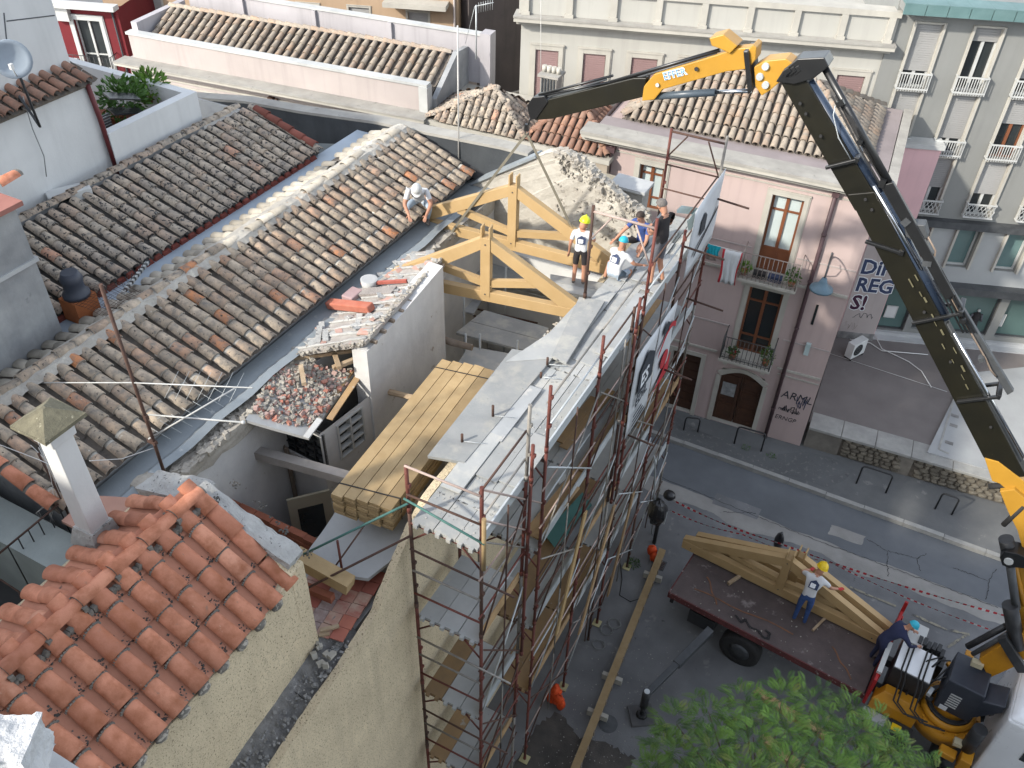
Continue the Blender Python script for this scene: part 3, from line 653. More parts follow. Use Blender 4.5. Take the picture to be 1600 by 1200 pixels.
# ---- rose extension with the painted lettering
FR = Fr(-.86, 23.85, 20)
rx = thing('rose_annexe', 'rose coloured annexe with a white coping and purple lettering on its wall', 'building', (-.3, 24.5, .85))
m = MB(); FR.box(m, 0, 1.08, -2.2, 0, .85, 7.1); m.build('wall', plaster_rose, rx)
m = MB(); FR.box(m, -.05, 1.14, -2.2, .06, 7.102, 7.22); m.build('coping', white_metal, rx)
m = MB(); FR.box(m, .02, 1.06, .002, .012, .86, 4.6); m.build('painted_panel', plaster_pink2, rx)
m = MB(); FR.box(m, .0, 1.08, .002, .03, .86, 1.1); m.build('plinth', rubble_dark, rx)
def lettering(body, loc, e, up, size, m, par, extr=.004, off=0.0, shear=0.0, name='lettering', sx=1.0, align='LEFT'):
    cu = bpy.data.curves.new(name, 'FONT'); cu.body = body; cu.size = size; cu.extrude = extr; cu.offset = off; cu.shear = shear; cu.align_x = align
    cu.resolution_u = 2; cu.materials.append(m)
    e = Vector(e).normalized(); up = Vector(up).normalized(); n = e.cross(up)
    M = Matrix((e * sx, up, n)).transposed().to_4x4(); M.translation = Vector(loc)
    tmp = bpy.data.objects.new('tmp', cu); COL.objects.link(tmp); bpy.context.view_layer.update()
    me = bpy.data.meshes.new_from_object(tmp.evaluated_get(bpy.context.evaluated_depsgraph_get())); bpy.data.objects.remove(tmp)
    me.materials.clear(); me.materials.append(m)
    return put(name, me, M, par)
for k, (tx, zz, mm, sz) in enumerate((('DiH', 3.20, ink_navy, .66), ('REG', 2.60, ink_navy, .64), ('S!', 1.95, graf_purple, .70))):
    lettering(tx, FR.P(.06 + .02 * k, .012, zz), FR.e, (0, 0, 1), sz, ink_white, rx, .003, .045, sx=.9)
    lettering(tx, FR.P(.06 + .02 * k, .018, zz), FR.e, (0, 0, 1), sz, mm, rx, .004, .018, sx=.9)
def scribble(fr, u0, u1, z0, z1, n, r, m, par, seed, name='scribble'):
    rg = random.Random(seed); mb = MB(); pts = []
    for i in range(n):
        t = i / (n - 1); pts.append(fr.P(u0 + (u1 - u0) * t + rg.uniform(-.04, .04), .008, z0 + (z1 - z0) * (rg.random())))
    sm = []
    for i in range(len(pts) - 1):
        for k in range(3): sm.append(pts[i].lerp(pts[i + 1], k / 3))
    mb.tube(sm, r, 4); mb.build(name, m, par)
scribble(FR, .3, .85, 1.62, 1.85, 14, .012, ink, rx, 4); scribble(FR, .1, .5, 1.15, 1.5, 16, .006, rust_brown, rx, 5)
for tx, uu, zz, sz in (('ARML', -.86, 1.62, .36), ('naacque', -.84, 1.18, .2), ('ERNGP', -.86, .86, .2)):
    lettering(tx, FP.P(uu, .006, zz), FP.e, (0, 0, 1), sz, ink, ph, .003, -.002, shear=.15, sx=.9)
scribble(FP, -.42, -.14, 1.35, 1.85, 18, .008, ink_navy, ph, 9); scribble(FP, -.75, -.3, 1.15, 1.4, 20, .009, ink, ph, 10)
# air conditioner on the terrace, lamp bracket, laundry, plants
def ac_unit(fr, u, d, z, w_, h_, dp_, label, par=None):
    t = thing('air_conditioner', label, 'air conditioner', fr.P(u, d, z))
    m = MB(); fr.box(m, u - w_ / 2, u + w_ / 2, d, d + dp_, z, z + h_); m.build('casing', grey_ac, t, bevel=.015)
    g = MB(); c = fr.P(u - w_ * .1, d + dp_ + .004, z + h_ / 2)
    for rr in (.9, .6, .3):
        g.tube([c + (fr.e * math.cos(a) + Vector((0, 0, math.sin(a)))) * h_ * .4 * rr for a in [i * math.pi / 8 for i in range(17)]], .006, 4)
    g.build('grille', grey_metal, t)
    f = MB(); f.add([c - fr.n * .002 + (fr.e * math.cos(a) + Vector((0, 0, math.sin(a)))) * h_ * .38 for a in [i * math.pi / 8 for i in range(16)]], [list(range(16))]); f.build('fan_opening', glass_dark, t)
    k = MB(); fr.box(k, u - w_ / 2 + .03, u - w_ / 2 + .08, d, d + dp_, z - .06, z - .002); fr.box(k, u + w_ / 2 - .08, u + w_ / 2 - .03, d, d + dp_, z - .06, z - .002); k.build('foot', rubber, t)
    return t
FAC = Fr(-.30, 23.2, 62)
ac_unit(FAC, 0, 0, .93, .62, .52, .24, 'pale air conditioner standing on the terrace below the purple lettering')
lp = thing('wall_lamp', 'street lamp with a blue dish shade on a curled bracket of the pink house', 'lamp', FP.P(-.66, .02, 5.6))
m = MB(); m.tube([FP.P(-.66, .0, 5.15), FP.P(-.66, .03, 6.2)], .02, 6)
arc = [FP.P(-.66, .03 + .42 * (1 - math.cos(t)), 6.0 + .28 * math.sin(t)) for t in [math.pi * i / 12 for i in range(13)]]
m.tube(arc, .017, 6); m.tube([FP.P(-.66, .03, 5.55), FP.P(-.66, .35, 5.85), FP.P(-.66, .45, 6.1), FP.P(-.66, .36, 6.18)], .012, 5); m.build('bracket', grey_metal, lp)
hc = FP.P(-.66, .87, 5.9)
m = MB(); m.tube([hc + Vector((0, 0, .1)), hc, hc - Vector((0, 0, .1)), hc - Vector((0, 0, .17)), hc - Vector((0, 0, .22))], [.05, .09, .12, .26, .27], 16); m.build('shade', mat('blue grey lamp shade', (.10, .165, .21), (.08, .135, .175), 5, .5), lp)
m = MB(); m.tube([hc - Vector((0, 0, .22)), hc - Vector((0, 0, .27))], [.12, .06], 10); m.build('bulb_cover', white_metal, lp)
def cloth_sheet(name, fr, u0, u1, d, z0, z1, m, label, cat, group=None, waves=4, amp=.03, cols=None):
    mb = MB(); nu, nz = 16, 8
    for j in range(nz + 1):
        for i in range(nu + 1):
            u = i / nu; v = j / nz
            mb.v.append(fr.P(u0 + (u1 - u0) * u + .02 * math.sin(v * 5 + u * 3), d + amp * math.sin(u * waves * 2 * math.pi + v) * (.3 + .7 * (1 - v)), z0 + (z1 - z0) * v))
    for j in range(nz):
        for i in range(nu):
            k = j * (nu + 1) + i; mb.f.append([k, k + 1, k + nu + 2, k + nu + 1]); mb.sm.append(True)
            mb.m.append(cols(i / nu, j / nz) if cols else 0)
    o = mb.build(name, m); sl = o.modifiers.new('thick', 'SOLIDIFY'); sl.thickness = .008
    return tag(o, label, cat, group)
cy = mat('turquoise cloth', (.02, .42, .52), (.015, .33, .42), 6, .9, .3, 15)
tl = mat('striped towel cloth', (.66, .68, .69), (.5, .53, .54), 2.5, .95, .2, 30)
cloth_sheet('towel', FP, -3.05, -2.62, .62, 5.05, 5.98, [tl, ink_red], 'white towel with red stripes hanging beside the upper balcony', 'towel', 'washing on the upper balcony line', 3, .03, cols=lambda u, v: 1 if u < .12 or u > .88 else 0)
cloth_sheet('garment', FP, -3.55, -3.15, .60, 5.72, 6.0, cy, 'bunched turquoise garment on the washing line', 'clothing', 'washing on the upper balcony line', 5, .05)
cloth_sheet('garment', FP, -3.6, -3.2, .55, 5.55, 5.93, mat('brown grey cloth', (.27, .22, .20), (.22, .18, .165), 5, .9), 'brown garment behind the turquoise one on the washing line', 'clothing', 'washing on the upper balcony line', 2, .02)
m = MB(); m.tube([FP.P(-4.2, .62, 6.45), FP.P(-3.4, .62, 6.02), FP.P(-2.62, .58, 5.98)], .006, 4); m.tube([FP.P(-3.6, .56, 5.95), FP.P(-2.62, .54, 5.96)], .006, 4); tag(m.build('washing_line', cable_w), 'thin washing line stretched from the upper balcony', 'line')
def leafy(mb, c, r, n, size, mi=0, flat=1.0, up=.3):
    for _ in range(n):
        v = Vector((random.gauss(0, 1), random.gauss(0, 1), random.gauss(0, 1))).normalized() * r * rnd() ** .4; v.z *= flat
        p = Vector(c) + v; d = (v.normalized() + Vector((ru(-.6, .6), ru(-.6, .6), up + ru(-.4, .4)))).normalized()
        s = d.cross(Vector((ru(-1, 1), ru(-1, 1), ru(-1, 1)))).normalized(); L = size * ru(.6, 1.3); k = L * .22
        mb.add([p, p + d * L * .5 + s * k, p + d * L, p + d * L * .5 - s * k], [(0, 1, 2, 3)], mi)
def pot_plant(c, r, h, label, pr=.09, flower=False, box=None, leaf=None, group=None):
    c = Vector(c); t = thing('potted_plant', label, 'plant', c, group)
    m = MB()
    if box: m.boxm(Matrix.Translation(c + Vector((0, 0, .07))) @ Matrix.Rotation(box[2], 4, 'Z'), box[0], box[1], .14)
    else: m.tube([c, c + Vector((0, 0, .15))], [pr * .75, pr], 10)
    m.build('pot', pot_m, t)
    f = MB(); leafy(f, c + Vector((0, 0, .15 + h * .4)), r, int(150 * max(1, (r / .15) ** 1.6)), .085 + .04 * (r > .25), flat=h / r / 1.6); f.build('foliage', leaf or leaf_dark, t)
    if flower:
        f = MB()
        for _ in range(5): f.ball(c + Vector((ru(-r, r) * .7, ru(-r, r) * .7, .2 + h * ru(.3, .7))), .025, n=6, m=4)
        f.build('flower', ink_red, t)
pot_plant(FP.P(-2.5, .35, 5.245), .13, .2, 'small bright green plant at the left end of the upper balcony', leaf=leaf_m)
pot_plant(FP.P(-1.35, .38, 5.245), .16, .35, 'trailing plant at the right end of the upper balcony')
pot_plant(FP.P(-2.3, .40, 2.725), .12, .18, 'red flowering plant in a trough on the lower balcony', flower=True)
pot_plant(FP.P(-1.45, .30, 2.725), .17, .45, 'tall bushy potted plant at the right end of the lower balcony')
for i_, (uu, lab) in enumerate(((-2.12, 'dark slatted crate standing on the upper balcony floor'), (-1.75, 'dark blue box standing on the upper balcony floor'))):
    m = MB(); FP.box(m, uu - .17, uu + .16, .25, .42, 5.245, 5.42)
    for k in range(4): FP.box(m, uu - .17, uu + .16, .42, .428, 5.25 + k * .042, 5.275 + k * .042)
    tag(m.build('balcony_box', black_metal if i_ == 0 else ink_navy), lab, 'box')
# ================================================================ low house with hip roofs between
hb = thing('low_hip_house', 'low house with two small hipped tile roofs behind the ruined gable', 'house', (-9, 20, 0))
FH = Fr(-6.95, 18.62, 3)
m = MB(); FH.box(m, -5.0, .05, -2.6, 0, 0, 7.3); m.build('wall', mat('plain buff plaster', (.37, .325, .265), (.33, .285, .23), 1.2, .9, .2, 30, streak=.15), hb)  # buff is the plaster's own even colour
m = MB(); FH.box(m, -5.05, .1, -2.62, .04, 7.302, 7.42); m.build('eave_band', stone_trim, hb)
def small_roof(par, fr, u0, u1, d0, d1, ze, ap, meshes, pans, w_=.19, l_=.28, lim=150):
    rr = thing('roof', None, None, fr.P((u0 + u1) / 2, (d0 + d1) / 2, ze)); rr.parent = par; rr.location = WL[rr.name] - WL[par.name]
    dk = MB(); c = [fr.P(u0, d0, ze), fr.P(u1, d0, ze), fr.P(u1, d1, ze), fr.P(u0, d1, ze)]; a0, a1 = fr.P(*ap[0]), fr.P(*ap[1])
    hip_side(rr, dk, c[0], c[1], a0, a1, w_, l_, meshes); hip_side(rr, dk, c[1], c[2], a1, a1, w_, l_, meshes); hip_side(rr, dk, c[3], c[0], a0, a0, w_, l_, meshes, lim=lim + 60)
    hip_side(rr, dk, c[2], c[3], a1, a0, w_, l_, meshes, lim=0)
    dk.build('roof_pans', pans, rr)
    for p, q in ((c[0], a0), (c[1], a1), (a0, a1)):
        if (p - q).length > .3: ridge_row(rr, p + Vector((0, 0, .02)), q + Vector((0, 0, .04)), meshes[0], .27)
small_roof(hb, FH, -4.9, -2.15, -.02, -1.7, 7.46, ((-3.35, -.75, 8.25), (-3.3, -.75, 8.25)), T_dark, pan_dark)
small_roof(hb, FH, -2.2, .0, -.06, -2.4, 7.46, ((-1.25, -1.3, 8.25), (-1.2, -1.3, 8.25)), T_brown, pan_old)
ck = thing('roof_chimney', 'square vented chimney with a row of clay pots on the low hip roofs', 'chimney', FH.P(-2.1, -1.6, 7.6))
m = MB(); FH.box(m, -2.42, -1.98, -1.9, -1.5, 7.4, 8.5); FH.box(m, -2.48, -1.92, -1.96, -1.44, 8.5, 8.56); m.build('stack', stone_grey, ck)
m = MB()
for k in range(5): FH.box(m, -2.38 + k * .08, -2.34 + k * .08, -1.5, -1.47, 8.0, 8.46)
m.build('vent_slats', tar, ck)
for k in range(4):
    m = MB(); c = FH.P(-2.4 + k * .13, -1.7, 8.56); m.tube([c, c + Vector((0, 0, .16))], [.06, .065], 8); m.build('clay_pot', stone_trim, ck)
# ================================================================ long pale pink building
FL = Fr(-12.0, 18.6, 7)
lb = thing('long_parapet_building', 'long pale pink building with parapets hiding a strip of grey tiles', 'building', (-16.5, 19, 0))
m = MB(); FL.box(m, -9.45, 0, -3.4, 0, 0, 7.45); FL.box(m, -9.3, -.05, -.25, -.08, 7.45, 8.12); m.build('wall', plaster_pink2, lb)
m = MB(); FL.box(m, -9.6, .1, -.08, .42, 7.36, 7.43); FL.box(m, -9.6, .1, -.2, .26, 7.28, 7.358); m.build('cornice', stone_trim, lb)
m = MB(); FL.box(m, -9.61, .11, -.079, .44, 7.432, 7.47); m.build('cornice_top', stone_grey, lb)
m = MB(); FL.box(m, -9.35, 0, -.30, -.04, 8.122, 8.19); FL.box(m, -.22, .02, -.3, .0, 7.472, 8.12); m.build('front_coping', white_metal, lb)
m = MB(); FL.box(m, -8.9, .75, -2.62, -2.45, 7.45, 8.75); FL.box(m, .52, .82, -2.75, -2.35, 7.2, 8.85); FL.box(m, -9.3, -9.1, -2.5, -.3, 7.45, 8.4)
for u in (-7.0, -4.6, -2.2): FL.box(m, u - .06, u + .06, -2.45, -2.36, 7.5, 8.74)
m.build('back_parapet', mat('pale lilac render', (.40, .385, .40), (.355, .34, .355), 1.3, .9, .1, 30, streak=.3), lb)
m = MB(); FL.box(m, -8.95, .8, -2.66, -2.41, 8.752, 8.80); m.build('back_coping', white_metal, lb)
m = MB(); m.prism([FL.P(.0, -.3, 7.0), FL.P(.0, -2.45, 7.0), FL.P(.0, -2.45, 8.42), FL.P(.0, -1.75, 8.5), FL.P(.0, -.3, 7.75)], FL.e * .14); m.build('end_gable', plaster_smoke, lb)
string(lb, FL, -9.4, -.03, 7.0, .05, .03); string(lb, FL, -9.4, -.03, 6.86, .04, .02)
rr = thing('roof', None, None, FL.P(-4.6, -1.2, 8)); rr.parent = lb; rr.location = WL[rr.name] - WL[lb.name]
dk = MB(); A = FL.P(-9.05, -.36, 7.82); s = (FL.P(-9.05, -1.75, 8.42) - A).normalized(); Ls = (FL.P(-9.05, -1.75, 8.42) - A).length
tile_slope(rr, A, FL.e, s, [(0, 0), (9.0, 0), (9.0, Ls), (0, Ls)], .255, .30, T_far, None, dk)
B = FL.P(-9.05, -1.75, 8.42); dk.quad(B, B + FL.e * 9.0, FL.P(-.05, -2.4, 8.2), FL.P(-9.05, -2.4, 8.2)); dk.build('roof_pans', pan_old, rr)
ridge_row(rr, B + Vector((0, 0, .03)), B + FL.e * 9.0 + Vector((0, 0, .03)), T_far[0], .28)
for (U, V) in ((302, 150), (385, 160), (575, 188)):
    u, z = FL.px(U, V); window(lb, FL, u - .22, u + .22, z - .6, z + .05, d=.01, trim=(.07, stone_trim, .04), glass=glass_dark)
m = MB(); c = FL.P(-4.72, .06, 7.0); m.tube([c, c - Vector((0, 0, .45))], .05, 8); FL.box(m, -4.8, -4.64, 0, .12, 6.98, 7.12); m.tube([FL.P(-4.55, .06, 7.1), FL.P(-4.5, .06, 6.6)], .04, 8); m.build('downpipe', rust_brown, lb)
m = MB(); m.tube([FL.P(-8.9, .06, 7.28), FL.P(-8.9, .06, 5.0)], .04, 8); m.build('downpipe', rust_brown, lb)
# ================================================================ far row: grey flats, cream building, tan block, red house
FG = Fr(0, 24.6, 20)
gb = thing('grey_apartment_building', 'grey apartment building with tall shuttered windows above a glazed shop front', 'building', (1.5, 27, .85))
gw = []
for row, (z0, z1) in enumerate(((8.5, 10.08), (6.82, 8.40), (5.10, 6.70))):
    for ui, u0 in enumerate((-1.47, -.08, 1.34, 2.75, 4.15)):
        gw.append((u0, u0 + .66, z0 - (.0 if row < 2 else 0), z1, row, ui))
gl = [(u, u + .62, 3.45, 4.70) for u in (-1.3, 0.0, 1.36, 2.70, 4.05)]
sh = [(-2.0, .95, 1.02, 2.72), (1.15, 3.35, 1.15, 2.72), (3.6, 6.6, 1.15, 2.72)]
m = MB(); FG.wall(m, -2.0, 7, .8, 10.6, [g[:4] for g in gw] + gl + sh, .25)
m.quad(FG.P(-2, -.4, .8), FG.P(7, -.4, .8), FG.P(7, -.4, 10.6), FG.P(-2, -.4, 10.6)); m.quad(FG.P(-2, -6, .8), FG.P(-2, 0, .8), FG.P(-2, 0, 10.6), FG.P(-2, -6, 10.6)); m.quad(FG.P(-2, 0, 10.6), FG.P(7, 0, 10.6), FG.P(7, -6, 10.6), FG.P(-2, -6, 10.6))
m.build('wall', plaster_grey, gb)
for (u0, u1, z0, z1, row, ui) in gw:
    full = (row, ui) in ((0, 0), (1, 0), (2, 0)); fr_ = {(1, 2): .42, (2, 1): .55, (0, 1): .22, (2, 2): .6, (0, 3): .5}.get((row, ui), 1.0 if ui != 1 or row else .22)
    fr_ = fr_ * .74 if fr_ == 1.0 else fr_
    wd = window(gb, FG, u0, u1, z0, z1, d=-.12, frame=wood_brown if (row, ui) == (1, 2) else white_metal, glass=glass_dark, shutter=(fr_, shutter_m), trim=None)
    t = MB(); FG.box(t, u0 - .05, u0 + .01, -.1, .07, z0, z1 + .05); FG.box(t, u1 - .01, u1 + .05, -.1, .07, z0, z1 + .05); FG.box(t, u0 + .01, u1 - .01, -.1, .05, z1 + .005, z1 + .05); t.build('surround', stone_trim, wd)
    r = MB(); zt = z0 + .42
    for zz in (z0 + .03, zt): FG.box(r, u0 - .06, u1 + .06, .16, .19, zz - .018, zz + .018); FG.box(r, u0 - .06, u0 - .035, .0, .16, zz - .018, zz + .018); FG.box(r, u1 + .035, u1 + .06, .0, .16, zz - .018, zz + .018)
    if row < 2:
        nb = 12
        for k in range(nb + 1): uu = u0 - .05 + (u1 - u0 + .1) * k / nb; FG.box(r, uu - .008, uu + .008, .165, .185, z0 - .03, zt)
    else:
        nb = 7
        for k in range(nb):
            ua = u0 - .05 + (u1 - u0 + .1) * k / nb; ub = ua + (u1 - u0 + .1) / nb
            for (p, q) in (((ua, z0 + .03), (ub, z0 + .23)), ((ub, z0 + .03), (ua, z0 + .23)), ((ua, z0 + .23), (ub, zt)), ((ub, z0 + .23), (ua, zt))): r.bar(FG.P(p[0], .175, p[1]), FG.P(q[0], .175, q[1]), .012, .012)
    for u in (u0 - .05, u1 + .05):
        for k in range(1, 4): FG.box(r, u - .008, u + .008, .04 * k, .04 * k + .015, z0, zt)
    r.build('guard_rail', white_metal, wd)
for h in gl: 
    wd = window(gb, FG, *h, d=-.15, frame=white_metal, glass=glass_teal if 0 else mat('teal office glass', (.12, .20, .20), (.10, .165, .165), .8, .1, spec=.7), mull=0)
    t = MB(); FG.box(t, h[0] - .06, h[0] - .002, -.1, .14, h[2], h[3]); FG.box(t, h[1] + .002, h[1] + .06, -.1, .14, h[2], h[3]); t.build('fin', stone_trim, wd)
plg = mat('pale grey cladding', (.36, .375, .375), (.32, .33, .33), 1, .7, big=.08)
m = MB(); us = [-2.0] + [v for h in gl for v in (h[0] - .06, h[1] + .06)] + [7.0]
for a, b in zip(us[::2], us[1::2]): FG.box(m, a, b, .002, .03, 2.95, 4.74)
for h in gl: FG.box(m, h[0] - .06, h[1] + .06, .002, .03, 2.95, h[2] - .002)
m.build('cladding', plg, gb)
m = MB(); FG.box(m, -2.0, 7, .003, .22, 4.742, 4.95); FG.box(m, -2.0, 7, .003, .35, 2.72, 2.948); m.build('fascia', grey_metal, gb)
for h in sh:
    wd = window(gb, FG, *h, d=-.12, frame=grey_metal, glass=glass_shop, mull=0, name='shop_window')
m = MB(); FG.box(m, -2.0, 7, .003, .12, .8, 1.0); FG.box(m, -2, 7, .12, .35, .8, .9); m.build('plinth', cement, gb)
m = MB(); FG.box(m, -1.98, 7, -.1, .45, 10.45, 10.62); m.build('eave', plaster_grey, gb)
u = -1.98
while u < 5:
    m = MB(); FG.box(m, u, u + .5, -.12, .5, 10.622, 10.66); FG.box(m, u, u + .488, .45, .5, 10.40, 10.62); m.build('copper_panel', copper, gb); u += .505
# things in the shop window
for (U, V, lab, kind) in ((1525, 497, 'dark coat on a mannequin in the shop window', 'coat'), (1560, 500, 'framed picture leaning inside the shop window', 'frame'), (1392, 487, 'white framed picture in the left shop window', 'frame')):
    u, z = FG.px(U, V, -.09)
    if kind == 'coat':
        t = thing('mannequin', lab, 'mannequin', FG.P(u, -.09, z - .3)); m = MB(); m.tube([FG.P(u - .02, -.1, z - .34), FG.P(u - .02, -.1, z - .1), FG.P(u, -.1, z + .16), FG.P(u, -.1, z + .2)], [.14, .12, .11, .04], 10); m.build('coat', cloth_black, t); m = MB(); m.tube([FG.P(u - .13, -.1, z + .14), FG.P(u - .2, -.08, z - .1)], .03, 6); m.tube([FG.P(u + .13, -.1, z + .14), FG.P(u + .17, -.08, z - .1)], .03, 6); m.build('sleeve', cloth_grey, t); m = MB(); m.ball(FG.P(u, -.1, z + .27), .05); m.build('head', white_metal, t)
    else:
        t = thing('picture_frame', lab, 'picture', FG.P(u, -.09, z - .2)); m = MB()
        for q in ((u - .17, u - .14, z - .22, z + .22), (u + .14, u + .17, z - .22, z + .22), (u - .14, u + .14, z + .19, z + .22), (u - .14, u + .14, z - .22, z - .19)): FG.box(m, q[0], q[1], -.1, -.08, q[2], q[3])
        m.build('moulding', white_metal, t); m = MB(); FG.box(m, u - .14, u + .14, -.098, -.09, z - .19, z + .19); m.build('print', grey_ac, t)
# cream building
FWt = Fr(0, 24.6, 18.5)
wb = thing('cream_building', 'large cream building with a panelled parapet and mauve shuttered windows', 'building', (-6, 25, 0))
ww = [(-10.82, -10.05), (-9.55, -8.8), (-8.28, -7.45), (-6.95, -6.2), (-5.7, -4.95), (-4.4, -3.65), (-3.05, -2.2)]
m = MB(); wh = [(a + .08, b - .08, 7.3, 8.68) for a, b in ww] + [(a + .08, b - .08, 3.5, 5.2) for a, b in ww]
FWt.wall(m, -11.15, -1.95, 0, 9.55, wh, .15, 0)
m.quad(FWt.P(-11.15, -9, 0), FWt.P(-11.15, 0, 0), FWt.P(-11.15, 0, 9.5), FWt.P(-11.15, -9, 9.5)); m.quad(FWt.P(-1.95, 0, 0), FWt.P(-1.95, -9, 0), FWt.P(-1.95, -9, 9.5), FWt.P(-1.95, 0, 9.5)); m.quad(FWt.P(-11.1, -.4, 0), FWt.P(-2, -.4, 0), FWt.P(-2, -.4, 9.5), FWt.P(-11.1, -.4, 9.5)); m.quad(FWt.P(-11.15, 0, 9.5), FWt.P(-1.95, 0, 9.5), FWt.P(-1.95, -9, 9.5), FWt.P(-11.15, -9, 9.5))
m.build('wall', plaster_cream, wb)
for h in wh: window(wb, FWt, *h, d=-.06, frame=stone_trim, glass=shutter_mauve, mull=0, trim=(.12, stone_trim, .05), shutter=(1.0, shutter_mauve))
m = MB(); FWt.box(m, -11.25, -1.9, .002, .2, 9.35, 9.45); FWt.box(m, -11.3, -1.85, .0, .36, 9.452, 9.55); m.build('cornice', stone_trim, wb)
m = MB(); FWt.box(m, -11.31, -1.84, -.2, .38, 9.552, 9.60); m.build('cornice_top', stone_grey, wb)
m = MB(); FWt.box(m, -11.2, -1.9, -.2, .12, 9.602, 10.2); m.build('parapet', plaster_cream, wb)
m = MB(); u = -11.1
while u < -1.9:
    FWt.box(m, u, u + .16, .122, .2, 9.602, 10.2); FWt.box(m, u - .03, u + .19, .122, .24, 9.602, 9.68); u += 1.12
FWt.box(m, -11.22, -1.88, -.25, .2, 10.202, 10.34); m.build('parapet_trim', stone_trim, wb)
# tan block
FB = Fr(-15.4, 26, 20)
bb = thing('tan_block', 'tan apartment block with roller shutters far behind the long pink building', 'building', (-20, 27, 0))
bw = [(-11.1, -10.35, 6.2, 7.3, .6), (-9.2, -8.5, 6.3, 7.33, .6), (-7.25, -6.6, 6.4, 7.33, .55), (-5.48, -4.78, 6.42, 7.33, .6), (-3.72, -3.02, 6.2, 7.35, 1.0), (-1.7, -1.02, 6.2, 7.32, .3)]
bw = bw + [(a, b, c - 1.9, d - 1.9, .8) for a, b, c, d, e in bw] + [(a, b, c + 1.75, d + 1.75, .7) for a, b, c, d, e in bw]
m = MB(); FB.wall(m, -12.5, 0, 0, 10, [q[:4] for q in bw], .2); m.quad(FB.P(0, 0, 0), FB.P(0, -8, 0), FB.P(0, -8, 10), FB.P(0, 0, 10)); m.quad(FB.P(-12.5, -.35, 0), FB.P(0, -.35, 0), FB.P(0, -.35, 10), FB.P(-12.5, -.35, 10)); m.quad(FB.P(-12.5, 0, 10), FB.P(0, 0, 10), FB.P(0, -8, 10), FB.P(-12.5, -8, 10)); m.build('wall', plaster_tan, bb)
for q in bw: window(bb, FB, *q[:4], d=-.1, frame=white_metal, glass=glass_dark, shutter=(q[4], shutter_m), trim=(.06, stone_trim, .03))
m = MB(); FB.box(m, -2.4, -.3, .002, .6, 7.6, 7.75); m.build('balcony', stone_trim, bb)
m = MB(); FB.box(m, -12.5, -2.5, .002, .35, 8.9, 9.0); m.build('ledge', stone_trim, bb)
u, z = FB.px(612, 50); ac_unit(FB, u, .01, z - .2, .5, .42, .28, 'white air conditioner on the tan block wall')
m = MB(); m.tube([FB.P(-.12, .05, 9.9), FB.P(-.12, .05, 2)], .04, 6); m.build('downpipe', plaster_pink2, bb)
# dark alley house right of it, alley car
FA = Fr(-15.2, 26.2, 62)
ab = thing('alley_house', 'dark streaked house wall in the alley', 'building', (-14, 28, 0))
m = MB(); FA.box(m, .1, 9, -3, 0, 0, 10.5); m.build('wall', mat('dark streaked render', (.10, .085, .082), (.065, .058, .058), .8, .9, .2, 20, streak=.3), ab)  # wall dark all over, with upright streaks
m = MB(); FA.box(m, .1, 9, .002, .12, 4.2, 4.3); m.build('ledge', stone_grey, ab)
def small_car(c, ang, body_m, label):
    t = thing('parked_car', label, 'car', c); M = Matrix.Translation(c) @ Matrix.Rotation(ang, 4, 'Z')
    m = MB(); prof = [(-1.6, .3), (-1.65, .75), (-1.25, .82), (-.85, 1.25), (.55, 1.28), (1.0, .85), (1.6, .75), (1.65, .3)]
    m.prism([M @ Vector((x, -.72, z)) for x, z in prof], M.to_3x3() @ Vector((0, 1.44, 0))); m.build('body', body_m, t, bevel=.06)
    g = MB(); g.prism([M @ Vector((x, -.735, z)) for x, z in ((-1.05, .9), (-.78, 1.2), (.5, 1.22), (.82, .9))], M.to_3x3() @ Vector((0, 1.47, 0))); g.build('side_window', glass_dark, t)
    for x in (-1.0, 1.0):
        for y in (-.7, .7): w_ = MB(); w_.tube([M @ Vector((x, y - .08, .3)), M @ Vector((x, y + .08, .3))], .3, 12); w_.build('wheel', rubber, t)
p = pz(785, 48, 1.0); small_car(Vector((p.x, p.y, 0)), 1.1, mat('grey car paint', (.10, .125, .12), (.08, .10, .10), 3, .35), 'grey parked car deep in the dark alley')
# red house
FRd = Fr(-25, 20, 20)
rh = thing('red_house', 'dark red house with a white framed balcony window', 'house', (-26, 21, 0))
m = MB(); hh = (-1.18, -.28, 5.5, 7.12); FRd.wall(m, -4, .42, 0, 7.55, [hh], .25); m.quad(FRd.P(.42, 0, 0), FRd.P(.42, -4, 0), FRd.P(.42, -4, 7.55), FRd.P(.42, 0, 7.55)); m.quad(FRd.P(-4, -.4, 0), FRd.P(.4, -.4, 0), FRd.P(.4, -.4, 7.5), FRd.P(-4, -.4, 7.5)); m.build('wall', plaster_red, rh)
window(rh, FRd, *hh, d=-.12, frame=white_metal, glass=glass_dark, trim=(.13, white_metal, .05), rails=(.3,))
balcony(rh, FRd, -2.6, .05, 5.42, .5, .7, black_metal, 18)
m = MB(); FRd.box(m, -4.1, .5, .002, .35, 7.552, 7.7); FRd.box(m, -1.75, -1.2, .002, .2, 7.1, 7.55); m.build('cornice', white_metal, rh)
m = MB(); m.tube([FRd.P(.25, .05, 7.5), FRd.P(.25, .05, 4)], .03, 6); m.build('downpipe', tar, rh)
ac_unit(FRd, -1.62, .03, 5.43, .5, .42, .25, 'white air conditioner on the red house balcony')
# ================================================================ roofs on the left
def sub_roof(par, loc):
    rr = thing('roof', None, None, loc); rr.parent = par; rr.location = WL[rr.name] - WL[par.name]; return rr
V = Vector
